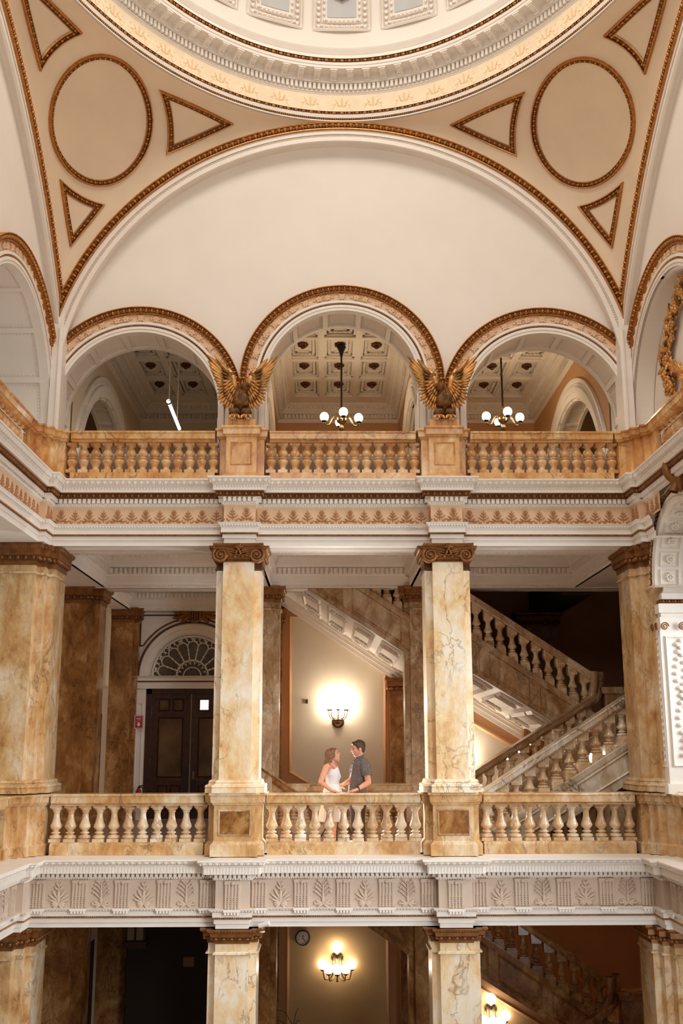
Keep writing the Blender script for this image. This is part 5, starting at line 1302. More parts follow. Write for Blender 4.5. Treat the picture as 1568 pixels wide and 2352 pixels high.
# ------------------------------------------------------------------ arched door in the left bay
def arched_door():
    y = 26.6; cx = at(441, 1548, y)[0]; zs = at(441, 1553, y)[2]; zt = at(441, 1582, y)[2]
    r = thing('door_1', 'dark mahogany double door under an arched fanlight in the left bay', 'door', (cx, y, 0), kind='structure')
    hw = 1.12
    mb = MB()
    asweep(mb, (cx, y, zs), X_, Zv, N_, [(1.03, -.08), (1.03, .03), (1.10, .05), (1.18, .05), (1.19, .09), (1.30, .09), (1.32, .03), (1.40, .03), (1.40, 0)], N=44)
    O, T, N, U = arun((cx, y, zs), X_, Zv, N_, 1.05, .04, .07); place(mb, S1, O, T*.025, N*.02, U*.03)
    bar(mb, cx-1.42, cx+1.42, y-.12, y+.05, [(0, zt), (.0, zt+.14), (.02, zt+.15), (.02, zt+.25), (.06, zt+.27), (.09, zs-.02), (.05, zs)])
    for sd in (-1, 1):
        a, b = sorted((cx+sd*1.40, cx+sd*hw)); mb.vf(box(a, b, y-.10, y+.1, 0, zt-.02)); frame_rect(mb, lambda x, z, d: (x, y-.10-d, z), a+.05, b-.05, .3, zt-.35, .04, .02)
    mb.build('white_surround', WHITE, r)
    mb = MB(); asweep(mb, (cx, y, zs), X_, Zv, N_, [(1.33, .035), (1.33, .05), (1.37, .05), (1.37, .035)], N=44); asweep(mb, (cx, y, zs), X_, Zv, N_, [(1.185, .06), (1.185, .07), (1.20, .07), (1.20, .06)], N=44)
    bar(mb, cx-1.42, cx+1.42, y-.145, y, [(0, zt+.155), (.0, zt+.19)])
    z1 = at(441, 1425, y)[2]; f3 = lambda x, z, d: (x, y-.02-d, z)
    for sd in (-1, 1):
        x = cx+sd*1.32; pts = [(x, zs+.75), (x, zs+1.52), (cx+sd*.35, zs+1.52)]
        arc = [(cx+sd*1.45*math.cos(a), zs+1.45*math.sin(a)) for a in np.linspace(1.30, .55, 8)]
        P = pts+arc; P = P if sd > 0 else P
        for a, b in zip(P, P[1:]+P[:1]): v, f = tube([f3(*a, .01), f3(*b, .01)], .018, 5); mb.add(v, f)
    mb.build('gilt_lines', [GILTD], r)
    # keystone cartouche with acanthus
    mb = MB(); k = np.array([cx+.05, y-.12, at(450, 1412, y)[2]])
    for j in range(5): place(mb, S2, k+X_*(j-2)*.06, X_*.035, N_*.09, Zv*.19, 0)
    ell(mb, k+[0, -.03, .16], .16, .08, .05); ell(mb, k+[0, -.03, -.17], .12, .07, .05)
    for sd in (-1, 1):
        for a, L, x in ((.15, .42, .2), (-.25, .46, .2), (.5, .3, .18), (-.7, .34, .16)):
            d = np.array([sd*math.cos(a), 0, math.sin(a)]); place(mb, S2, k+X_*sd*x*.6+d*L*.5, d*L*.5, np.array([-d[2], 0, d[0]])*.05, N_*.05, 0)
        for a in range(3): ell(mb, k+[sd*(.42+.06*a), 0, .0+.05*a], .04, .04, .05)
    mb.build('cartouche', BRONZE, r)
    # fanlight
    mb = MB(); v, f = planar([(cx+1.04*math.cos(a), zs+1.04*math.sin(a)) for a in np.linspace(0, PI, 40)], [], lambda x, z: (x, y+.06, z)); mb.add(v, f)
    glass = mat('grey_reflecting_glass', srgb(104, 92, 78), .12, noise=.4, scale=1.2); mb.build('fanlight_glass', glass, r)
    mb = MB(); P0 = lambda rr, a: (cx+rr*math.cos(a), y+.02, zs+rr*math.sin(a))
    def arcline(rr, a0, a1, w=.016, n=24): v, f = tube([P0(rr, a) for a in np.linspace(a0, a1, n)], w, 5); mb.add(v, f, 0, True)
    arcline(.22, 0, PI); arcline(.40, 0, PI, .02); arcline(1.0, 0, PI, .03)
    ns = 9
    for j in range(ns+1):
        a = j*PI/ns; v, f = tube([P0(.40, a), P0(.74, a)], .016, 5); mb.add(v, f)
        for w in (.45, .55, .66): ell(mb, P0(w, a), .025, .02, .03, 0, 1)
        for sd in (-1, 1):
            c = P0(.92, a+sd*.07); v, f = tube([(c[0]+.06*math.cos(b), c[1], c[2]+.06*math.sin(b)) for b in np.linspace(0, 5, 9)], .013, 5); mb.add(v, f)
        a2 = (j+.25)*PI/ns
        if j < ns:
            m_ = (j+.5)*PI/ns; v, f = tube([P0(.74+.13*math.sin(b), m_+(PI/ns*.5)*math.cos(b)) for b in np.linspace(0, PI, 10)], .016, 5); mb.add(v, f)
            v, f = tube([P0(.29+.09*math.sin(b), m_+(PI/ns*.5)*math.cos(b)) for b in np.linspace(0, PI, 8)], .01, 4); mb.add(v, f)
            ell(mb, P0(.93, m_), .03, .02, .05, 0, 1)
    mb.build('fanlight_tracery', WHITE, r)
    mb = MB(); mb.vf(box(cx-hw, cx-hw+.14, y-.02, y+.12, 0, zt)); mb.vf(box(cx+hw-.14, cx+hw, y-.02, y+.12, 0, zt)); mb.vf(box(cx-hw, cx+hw, y-.02, y+.12, zt-.13, zt)); mb.build('wooden_frame', WOOD, r)
    reflect = mat('door_glass', srgb(100, 80, 58), .1, noise=.6, scale=1.1, spec=.6)  # dim reflections are painted in as patchy colour on opaque panes
    bright = mat('daylit_pane', srgb(235, 235, 230), .3, emit=(1, .98, .95, 1), es=.9)
    for sd in (-1, 1):
        x0, x1 = sorted((cx+sd*.012, cx+sd*(hw-.14))); w = x1-x0; ztp = zt-.13
        mb = MB(); f3 = lambda x, z, d: (x, y+.03-d, z)
        wx = .20; hz = [.25, .82, .98, 2.35, 2.52, 2.85]
        holes = [[(x0+wx, 1.02), (x1-wx, 1.02), (x1-wx, 2.42), (x0+wx, 2.42)]]
        cxm = (x0+x1)/2
        for a, b in ((x0+wx, x0+wx+.22), (x1-wx-.22, x1-wx)): holes.append([(a, 2.62), (b, 2.62), (b, 2.87), (a, 2.87)])
        v, f = planar([(x0, .02), (x1, .02), (x1, ztp), (x0, ztp)], holes, lambda x, z: f3(x, z, 0)); mb.add(v, f)
        for a, b in ((x0+wx, cxm-.03), (cxm+.03, x1-wx)): frame_rect(mb, f3, a, b, .2, .82, .04, .02)
        for h in holes: (a, z0_), (b, _), (_, z1_), _ = h; frame_rect(mb, f3, a-.03, b+.03, z0_-.03, z1_+.03, .035, .02)
        leaf = mb.build('door_leaf', WOOD, r)
        for q, h in enumerate(holes):
            (a, z0_), (b, _), (_, z1_), _ = h
            mb = MB(); mb.add([f3(a, z0_, -.01), f3(b, z0_, -.01), f3(b, z1_, -.01), f3(a, z1_, -.01)], [(0, 1, 2, 3)]); mb.build('pane', bright if (sd > 0 and q == 1) else reflect, leaf)
        mb = MB(); xx = cx+sd*.10; mb.vf(box(xx-.055, xx+.055, y+.005, y+.03, .12, 1.25)); mb.build('push_plate', BLACK, leaf)
        if sd > 0:
            mb = MB(); xx = cx+.10; mb.vf(box(xx-.03, xx+.03, y-.01, y+.02, .95, 1.15)); v, f = tube([(xx, y-.01, .93), (xx, y-.06, .92), (xx+.14, y-.06, .92)], .014, 7); mb.add(v, f, 0, True); mb.build('lever_handle', BRASS, leaf)
        for z in (.45, 1.35, 2.6): mb = MB(); xx = x0 if sd < 0 else x1; v, f = lathe([(.018, -.1), (.018, .1)], 8, (xx, y+.02, z)); mb.add(v, f); mb.build('hinge', BLACK, leaf)
        for xx in (x0+.1, x1-.1): mb = MB(); disc(mb, (xx, y+.02, ztp-.12), .035, 12, (0, -1, 0)); mb.build('closer_plate', BLACK, leaf)
arched_door()
# ------------------------------------------------------------------ eagles
def eagle(sg, label):
    Y0 = 18.42; s_ = 1/123.5
    def q(x, y, d=0.0): return np.array([sg*1.845+(-sg)*(553-x)*s_*(-1 if sg > 0 else -1)*-1 if False else -sg*0+0, 0, 0])
    def p(x, y, d=0.0):      # design space: left bird in photo units, mirrored for the right bird
        return np.array([sg*(1.85-(x-553)*s_), Y0-d, 7.36+(985-y)*s_])
    t = thing('eagle_sculpture', label, 'sculpture', tuple(p(553, 985)), None)
    # fluted block under the claws
    mb = MB(); a, b = sorted((p(520, 985)[0], p(586, 985)[0])); z0, z1 = p(0, 989)[2], p(0, 962)[2]
    mb.vf(box(a, b, Y0-.14, Y0+.3, z0, z1))
    for k in range(8):
        x = a+(k+.5)*(b-a)/8; w = (b-a)/8*.34
        mb.vf(box(x-w*.5, x+w*.5, Y0-.165, Y0-.14, z0, z1-.035)); ell(mb, (x, Y0-.152, z1-.035), w*.5, .013, .02)
    mb.build('fluted_block', BLOCKM, t)
    # body, neck and head as one skin
    mb = MB()
    cap2(mb, p(553, 934, .06), p(552, 905, .12), .13, .165); ell(mb, p(544, 915, .20), .10, .09, .15); ell(mb, p(562, 917, .20), .095, .09, .15)
    cap2(mb, p(556, 902, .14), p(561, 893, .24), .11, .085); ell(mb, p(563, 891, .27), .085, .095, .082)
    cap2(mb, p(568, 889, .33), p(575, 892, .38), .045, .03); cap2(mb, p(575, 892, .38), p(577, 897, .39), .028, .012)
    for sd in (-1, 1): cap2(mb, p(553+sd*11, 936, .10), p(553+sd*13, 950, .11), .085, .045)
    for k in range(26):
        a = k*2.399; r = math.sqrt(k/26); x, y = 553+17*r*math.cos(a), 914+24*r*math.sin(a); place(mb, S2, p(x, y, .27-.12*r*r), np.array([.035, 0, 0]), np.array([0, .03, 0]), np.array([0, -.02, .06]))
    o = mb.build('body', EAGLED, t); r = o.modifiers.new('remesh', 'REMESH'); r.mode = 'VOXEL'; r.voxel_size = .012; r.use_smooth_shade = True
    def feather(mb, b, tip, w, d0, d1, m=0):
        B = p(*b, d0); T = p(*tip, d1); ax = T-B; L = np.linalg.norm(ax); ax /= L; n = np.array([0, -1., 0]); sd = np.cross(ax, n); sd /= np.linalg.norm(sd); n = np.cross(sd, ax)
        n *= np.sign(-n[1]); W = []
        for s in np.linspace(0, 1, 9):
            w_ = w*(.55+.9*s-.9*s*s)*(1 if s < .85 else (1-s)/.15*.75+.25); c = B+ax*L*s+n*.03*math.sin(s*PI)
            W.append([c-sd*w_*.5, c-sd*w_*.22+n*.014, c+n*.026, c+sd*w_*.22+n*.014, c+sd*w_*.5, c-n*.012])
        v, f = surf(np.array(W), False, True); mb.add(v, f, m, True)
    for side in (-1, 1):
        mb = MB()
        def M_(pt): return pt if side < 0 else (1106-pt[0]+3, pt[1]+1)
        fe = lambda b, tp, w, d0, d1, m=0: feather(mb, M_(b), M_(tp), w, d0, d1, m)
        sh = (539, 897); wr = (532, 862)
        prim = [(474, 812), (478, 816), (477, 827), (481, 838), (484, 850), (489, 860), (492, 871), (497, 880)]
        for k, tp in enumerate(prim):
            s = k/7; b = (wr[0]-6*s-2, wr[1]+8+14*s); fe(b, tp, .105, .10, .20+.03*s, 0)
        fe((531, 862), (496, 821), .10, .13, .22); fe((534, 866), (507, 834), .09, .14, .2)
        for k, tp in enumerate([(498, 888), (500, 897), (500, 906), (502, 914), (501, 921), (507, 928), (513, 934), (520, 939), (528, 941), (534, 940)]):
            s = k/9; fe((524+16*s, 884+22*s), tp, .085, .10, .24-.05*s, 0)
        for k, tp in enumerate([(510, 878), (512, 888), (514, 897), (515, 905), (518, 912), (522, 919), (527, 924), (532, 927)]):
            s = k/7; fe((530+11*s, 877+22*s), tp, .075, .17, .27-.04*s, 0)
        for k, tp in enumerate([(508, 846), (509, 856), (512, 865), (516, 873)]): fe((533, 862+5*k), tp, .085, .16, .22, 1)
        for k, tp in enumerate([(519, 884), (522, 892), (525, 900), (530, 906), (535, 911)]): fe((535+1.4*k, 872+6*k), tp, .07, .20, .26, 0)
        v, f = tube(crom([p(*M_((546, 908)), .12), p(*M_((540, 890)), .2), p(*M_((536, 872)), .22), p(*M_((531, 857)), .18), p(*M_((521, 843)), .15)], 5), [.03]*5+[.05]*5+[.055]*5+[.045]*5+[.02], 8); mb.add(v, f, 0, True)
        for k in range(12): a = k*2.4; ell(mb, p(*M_((530+6*math.cos(a)*(k/12)**.5, 873+13*math.sin(a)*(k/12)**.5)), .22), .06, .04, .07, 1, 1)
        mb.build('wing', [EAGLEM, EAGLED], t)
        mb = MB(); c = 553+side*13
        for k in range(7): fe_b = (c+(k-3)*1.6, 936); feather(mb, (c+(k-3)*1.2, 934), (c+(k-3)*4.0, 957-abs(k-3)), .06, .15, .2, 0)
        mb.build('leg', [EAGLED], t)
        mb = MB()
        for k in (-1, 0, 1): v, f = tube(crom([p(c, 954, .16), p(c+k*7, 958, .24), p(c+k*10, 962, .28), p(c+k*10.5, 966, .285)], 4), [.035]*4+[.03]*4+[.02]*4+[.006], 7); mb.add(v, f, 0, True)
        mb.build('claw', [EAGLEM], t)
    mb = MB()
    for k in range(5): feather(mb, (553+(k-2)*2.5, 930), (553+(k-2)*5, 960), .08, .02, .06, 0)
    mb.build('tail', [EAGLED], t)
    # gilt drop behind the head
    mb = MB(); v, f = tube([p(553, 866, 0), p(553, 890, 0), p(553, 905, 0)], [.05, .03, .02], 8); mb.add(v, f, 0, True)
    for sd in (-1, 1): v, f = tube(crom([p(553, 862, .03), p(553+sd*5, 866, .04), p(553+sd*6, 880, .03), p(553+sd*2, 905, .02)], 5), .012, 6); mb.add(v, f, 0, True); ell(mb, p(553+sd*4, 862, .05), .035, .04, .035)
    mb.build('pendant_drop', GILT, t)
eagle(-1, 'gilded eagle with raised wings left of the centre arch')
eagle(1, 'gilded eagle with raised wings right of the centre arch')
# ------------------------------------------------------------------ wall lamps
def sconce_open(c, label):
    c = np.array(c); t = thing('wall_lamp', label, 'lamp', tuple(c))
    mb = MB(); v, f = lathe([(0, .03), (.06, .03), (.10, .02), (.14, .015), (.155, 0)], 24); v = np.array(v); mb.add(np.stack([v[:, 0], -v[:, 2], v[:, 1]-.06], 1)+c, f, 0, True)
    ell(mb, c+[0, -.05, -.07], .07, .06, .05); mb.build('back_plate', BRASS, t)
    mb = MB(); k = [(-.10, -.05, -.02), (.10, -.05, -.02), (0, -.13, -.03)]
    for sd in (-1, 1): place(mb, S2, c+[sd*.05, -.06, 0], X_*.07+Zv*.03*sd, N_*.03, Zv*.04)
    ell(mb, c+[0, -.09, -.02], .035, .04, .05); mb.build('mount', BRASS, t)
    for k, dx in enumerate((-.235, -.175, 0, .175, .235)):
        dy = -.14-.16*(1-abs(dx)/.26) if abs(dx) < .2 else -.10
        mb = MB(); e = c+np.array([dx, dy, .22]); pts = crom([c+[dx*.15, -.06, 0], c+[dx*.55, dy*.8, -.01], c+[dx*.9, dy, .08], e], 6); v, f = tube(pts, .012, 7); mb.add(v, f, 0, True)
        v, f = lathe([(.012, -.02), (.05, 0), (.055, .02)], 12, e); mb.add(v, f, 0, True); a = mb.build('arm', BRASS, t)
        mb = MB(); ell(mb, e+[0, 0, .11], .10, .10, .10, 0, 3); mb.build('globe', GLOBE2, a)['label'] = 'glowing white globe'
    return t
def sconce_shield(c, label):
    c = np.array(c); t = thing('wall_lamp', label, 'lamp', tuple(c))
    mb = MB(); prof = [(.0, .34), (.08, .34), (.14, .28), (.155, .18), (.15, .08), (.13, 0), (.10, -.05), (.0, -.08)]
    for sd in (-1, 1):
        L = [(c[0]+sd*x, c[1]-.02, c[2]+z) for x, z in prof]; mb.add(L, [list(range(len(L)))])
        mb.vf(box(*sorted((c[0]+sd*.05, c[0]+sd*.13)), c[1]-.06, c[1], c[2]-.02, c[2]+.27)); place(mb, S2, c+[sd*.125, -.05, .14], X_*.03, N_*.04, Zv*.16)
    v, f = lathe([(.03, -.05), (.05, .05), (.045, .2), (.06, .30), (.03, .33)], 12, c+[0, -.08, 0]); mb.add(v, f, 0, True); mb.build('back_plate', BRASS, t)
    mb = MB(); ell(mb, c+[0, -.12, .46], .125, .125, .125, 0, 3); mb.build('globe', GLOBE3, t)['label'] = 'glowing white globe at the top'
    for dx, dy in ((-.34, -.10), (-.20, -.28), (0, -.36), (.20, -.28), (.34, -.10)):
        e = c+np.array([dx, dy, -.10+(.06 if abs(dx) > .3 else 0)]); pts = crom([c+[dx*.2, -.05, -.02], c+[dx*.45, dy*.5, -.22], c+[dx*.85, dy*.9, -.24], e], 6)
        mb = MB(); v, f = tube(pts, .016, 7); mb.add(v, f, 0, True); ell(mb, pts[12], .03, .03, .025, 0, 1); v, f = lathe([(.016, -.03), (.06, -.01), (.065, .02)], 12, e); mb.add(v, f, 0, True); a = mb.build('arm', BRASS, t)
        mb = MB(); ell(mb, e+[0, 0, .12], .115, .115, .115, 0, 3); mb.build('globe', GLOBE3, a)['label'] = 'glowing white globe'
    return t
p = at(776, 1652, 26.8); sconce_open((p[0], 26.82, p[2]), 'brass five-armed wall lamp glowing on the panel behind the couple')
p = at(774, 2222, 26.8); sconce_shield((p[0], 26.82, p[2]), 'brass wall lamp with lit globes under the middle storey, beside the clock')
p = at(1127, 2340, 26.8); sconce_shield((p[0], 26.82, p[2]), 'brass wall lamp with lit globes low at the right, beneath the dark stair')
sconce_open((2.95, 26.82, 1.15), 'wall lamp mostly hidden behind the right column and stair rail')
# ------------------------------------------------------------------ clock, plates, signs
def text(s, size, loc, rot, m, parent, name='lettering', ext=.002):
    cu = bpy.data.curves.new(name, 'FONT'); cu.body = s; cu.size = size; cu.align_x = 'CENTER'; cu.align_y = 'CENTER'; cu.extrude = ext
    tmp = bpy.data.objects.new(name, cu); C.objects.link(tmp); me = bpy.data.meshes.new_from_object(tmp); bpy.data.objects.remove(tmp); me.materials.clear(); me.materials.append(m)
    o = bpy.data.objects.new(name, me); C.objects.link(o); o.parent = parent
    o.location = Vector(loc)-Vector(wloc(parent)); o.rotation_euler = rot; return o
INK = mat('black_ink', srgb(28, 24, 22), .6); FACE = mat('clock_face_white', srgb(226, 206, 186), .5); RED = mat('sign_red', srgb(176, 30, 34), .5); SIGNW = mat('sign_white', srgb(240, 235, 228), .5)
def clock():
    c = at(695.5, 2155, 26.78); t = thing('wall_clock', 'round black-rimmed wall clock above and left of the lower wall lamp', 'clock', tuple(c)); R = .175
    mb = MB(); v, f = lathe([(R*.9, .0), (R, .0), (R*1.01, .03), (R*.97, .05), (R*.90, .05), (R*.89, .03)], 36); v = np.array(v); mb.add(np.stack([v[:, 0], -v[:, 2]+.06, v[:, 1]], 1)+c, f, 0, True); disc(mb, c+[0, .06, 0], R, 30, (0, -1, 0)); mb.build('rim', BLACK, t)
    mb = MB(); disc(mb, c+[0, .025, 0], R*.92, 36, (0, -1, 0)); mb.build('dial', FACE, t)
    for k in range(1, 13):
        a = PI/2-k*PI/6; text(str(k), .038, c+np.array([R*.72*math.cos(a), .02, R*.72*math.sin(a)]), (PI/2, 0, 0), INK, t, 'numeral', .001)
    for nm, a, L, w in (('hour_hand', -1.05, .07, .008), ('minute_hand', -.90, .125, .006), ('second_hand', -2.75, .11, .003)):
        d = np.array([math.cos(a), 0, math.sin(a)]); s = np.array([-d[2], 0, d[0]]); q = c+[0, .015, 0]
        mb = MB(); mb.add([q-d*.02-s*w, q-d*.02+s*w, q+d*L+s*w*.6, q+d*L-s*w*.6], [(0, 1, 2, 3)]); mb.build(nm, INK, t)
    for dx in (-.014, .014): mb = MB(); q = c+np.array([dx, .02, .045]); mb.vf(box(q[0]-.010, q[0]+.010, q[1]-.002, q[1], q[2]-.012, q[2]+.012)); mb.build('dial_mark', INK, t)
clock()
c = at(704, 1611, 26.8); t = thing('switch_plate', 'small dark switch plate on the panel left of the wall lamp', 'switch', tuple(c)); mb = MB(); mb.vf(box(c[0]-.032, c[0]+.032, 26.82, 26.85, c[2]-.055, c[2]+.055)); mb.build('plate', BRASS, t); mb = MB(); mb.vf(box(c[0]-.016, c[0]+.016, 26.81, 26.83, c[2]-.035, c[2]+.02)); mb.build('switch', INK, t)
def fire_sign():
    y = 26.24; a = at(308.5, 1643, y); b = at(329, 1674, y); x0, x1, z0, z1 = a[0], b[0], b[2], a[2]; c = ((x0+x1)/2, y, (z0+z1)/2)
    t = thing('fire_sign', 'red and white striped fire extinguisher sign beside the wooden doors', 'sign', c)
    mb = MB(); mb.vf(box(x0, x1, y-.01, y, z0, z1)); mb.build('board', SIGNW, t)
    mb = MB(); w, h, e = x1-x0, z1-z0, .028; n = 13
    def clipq(k):    # slanted stripes kept on the border
        out = []
        for (u0, u1, v0, v1) in ((x0, x1, z1-e, z1), (x0, x1, z0, z0+e)):
            for j in range(6): s = u0+(j+.1)*(u1-u0)/6; d = (u1-u0)/12; out.append([(s, v0), (s+d, v0), (min(u1, s+d+.012), v1), (min(u1, s+.012), v1)])
        for (u0, u1) in ((x0, x0+e), (x1-e, x1)):
            for j in range(9): s = z0+e+(j+.1)*(h-2*e)/9; d = (h-2*e)/18; out.append([(u0, s), (u1, s+.008), (u1, s+d+.008), (u0, s+d)])
        return out
    for q in clipq(0): mb.add([(px, y-.0115, pz) for px, pz in q], [(0, 1, 2, 3)])
    mb.vf(box(x0+e, x1-e, y-.012, y-.01, z0+e, z1-e)); mb.build('red_field', RED, t)
    text('FIRE', .062, ((x0+x1)/2, y-.013, z1-.085), (PI/2, 0, 0), SIGNW, t)
    mb = MB(); v, f = tube([((x0+x1)/2+.065*math.cos(a), y-.012, z1-.175+.045*math.sin(a)) for a in np.linspace(.35, PI-.35, 12)], .003, 5); mb.add(v, f); mb.build('curved_line', SIGNW, t)
    mb = MB(); cx, cz = (x0+x1)/2, z0+.115; mb.add([(cx+a_, y-.013, cz+b_) for a_, b_ in ((0, -.06), (.05, -.005), (.022, -.005), (.022, .04), (-.022, .04), (-.022, -.005), (-.05, -.005))], [list(range(7))]); mb.build('arrow', SIGNW, t)
fire_sign()
def extinguisher():
    c = at(318, 1822, 26.05); z = at(318, 1815, 26.05)[2]; z = max(0.62, z); t = thing('fire_extinguisher', 'small fire extinguisher low beside the wooden doors', 'extinguisher', (c[0], 26.05, z-.35))
    q = (c[0], 26.05, z-.35); mb = MB(); v, f = lathe([(0, 0), (.07, 0), (.075, .03), (.075, .30), (.05, .37), (.03, .39), (0, .39)], 18, q); mb.add(v, f, 0, True); mb.build('cylinder', RED, t)
    mb = MB(); v, f = lathe([(.03, .38), (.03, .43), (0, .43)], 10, q); mb.add(v, f); v, f = tube([(q[0], 26.05, q[2]+.44), (q[0]+.1, 26.03, q[2]+.46)], .014, 6); mb.add(v, f); v, f = tube(crom([(q[0], 26.02, q[2]+.42), (q[0]+.1, 26.0, q[2]+.40), (q[0]+.11, 26.0, q[2]+.2), (q[0]+.08, 26.0, q[2]+.1)], 6), .014, 6); mb.add(v, f, 0, True); mb.build('valve_and_hose', BLACK, t)
    mb = MB(); v, f = lathe([(.0765, .08), (.0765, .22)], 18, q); mb.add(v, f, 0, True); mb.build('paper_label', SIGNW, t)
extinguisher()
# lower gallery bits
a = at(421, 2198, 26.0); b = at(445, 2220, 26.0); t = thing('paper_notice', 'pale paper notice on the dark lower doors', 'notice', ((a[0]+b[0])/2, 26.0, (a[2]+b[2])/2)); mb = MB(); mb.vf(box(a[0], b[0], 25.99, 26.0, b[2], a[2])); mb.build('sheet', mat('tan_paper', srgb(150, 112, 84), .8), t)
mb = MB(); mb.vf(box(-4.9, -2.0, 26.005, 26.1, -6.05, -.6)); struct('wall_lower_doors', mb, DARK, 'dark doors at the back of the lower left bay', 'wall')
a = at(291, 2120, 25.2); b = at(335, 2160, 25.2); t = thing('lantern', 'dark framed lantern with pale panes at the top of the lower left bay', 'lantern', ((a[0]+b[0])/2, 25.2, b[2]))
mb = MB(); mb.vf(box(a[0], b[0], 25.05, 25.35, b[2], b[2]+.03)); mb.vf(box(a[0]-.03, b[0]+.03, 25.02, 25.38, b[2]+.62, b[2]+.68))
for x in (a[0]+.02, (a[0]+b[0])/2, b[0]-.02): mb.vf(box(x-.015, x+.015, 25.05, 25.08, b[2], b[2]+.63)); mb.vf(box(x-.015, x+.015, 25.32, 25.35, b[2], b[2]+.63))
mb.vf(box(a[0]-.02, b[0]+.02, 25.0, 25.6, b[2]-.14, b[2])); mb.build('frame', WOOD, t)
pm = mat('pale_lantern_glass', srgb(150, 126, 92), .4)
for x0, x1 in ((a[0]+.045, (a[0]+b[0])/2-.025), ((a[0]+b[0])/2+.025, b[0]-.045)): mb = MB(); mb.vf(box(x0, x1, 25.07, 25.085, b[2]+.03, b[2]+.61)); mb.build('pane', pm, t)
c = at(200, 2128, 21.0); t = thing('dome_camera', 'black dome camera under the lower gallery ceiling', 'camera', (c[0], 21.0, -.45)); mb = MB(); v, f = lathe([(.13, 0), (.13, -.04), (.11, -.05)], 18, (c[0], 21.0, -.45)); mb.add(v, f); mb.build('mount', WHITE, t); mb = MB(); ell(mb, (c[0], 21.0, -.5), .10, .10, .11, 0, 3); mb.build('dome', BLACK, t)
c = at(605, 2124, 17.95); t = thing('security_camera', 'white security camera on the lower capital left of the clock', 'camera', tuple(c)); d = np.array([.9, -.2, .25]); d /= np.linalg.norm(d)
mb = MB(); v, f = tube([c-d*.08, c+d*.10], .04, 10); mb.add(v, f, 0, True); disc(mb, c+d*.10, .04, 10, d); disc(mb, c-d*.08, .04, 10, -d); mb.build('housing', WHITE, t); mb = MB(); v, f = tube([c-d*.02, c+np.array([-.03, .05, -.10])], .014, 6); mb.add(v, f); v, f = lathe([(.05, -.02), (.05, 0), (.0, .0)], 12, c+np.array([-.03, .05, -.10])); mb.add(v, f); mb.build('bracket', WHITE, t)
# potted plant at the foot of the frame
LEAF = mat('dark_green_leaf', srgb(52, 62, 34), .5, noise=.4, scale=10); POT = mat('terracotta_pot', srgb(120, 70, 46), .7)
c = at(672, 2352, 24.5); t = thing('potted_plant', 'dark leafy plant at the bottom edge below the clock', 'plant', (c[0], 24.5, -6.05)); mb = MB(); v, f = lathe([(0, 0), (.2, 0), (.26, .5), (.28, .52), (.24, .54), (0, .5)], 20, (c[0], 24.5, -6.05)); mb.add(v, f, 0, True); mb.build('pot', POT, t)
mb = MB(); v, f = tube([(c[0], 24.5, -5.6), (c[0]+.03, 24.5, -4.4)], .02, 6); mb.add(v, f, 0, True)
for k in range(13):
    a = k*2.4; h = -5.2+.09*k; v, f = tube(crom([(c[0], 24.5, h), (c[0]+.2*math.cos(a), 24.5+.2*math.sin(a), h+.28), (c[0]+.38*math.cos(a), 24.5+.38*math.sin(a), h+.34)], 5), .008, 5); mb.add(v, f, 0, True)
mb.build('stem', LEAF, t)
mb = MB(); rng = random.Random(3)
for k in range(26):
    a = k*2.4; r_ = .22+.2*rng.random(); h = -4.95+.03*k; b = np.array([c[0]+r_*math.cos(a), 24.5+r_*math.sin(a), h]); d = np.array([math.cos(a), math.sin(a), -.3]); s = np.array([-math.sin(a), math.cos(a), 0])
    W = [[b+d*.30*q-s*.07*math.sin(q*PI)-Zv*.1*q*q, b+d*.30*q+Zv*(.015-.1*q*q), b+d*.30*q+s*.07*math.sin(q*PI)-Zv*.1*q*q] for q in np.linspace(0, 1, 7)]; v, f = surf(np.array(W)); mb.add(v, f, 0, True)
mb.build('foliage', LEAF, t)
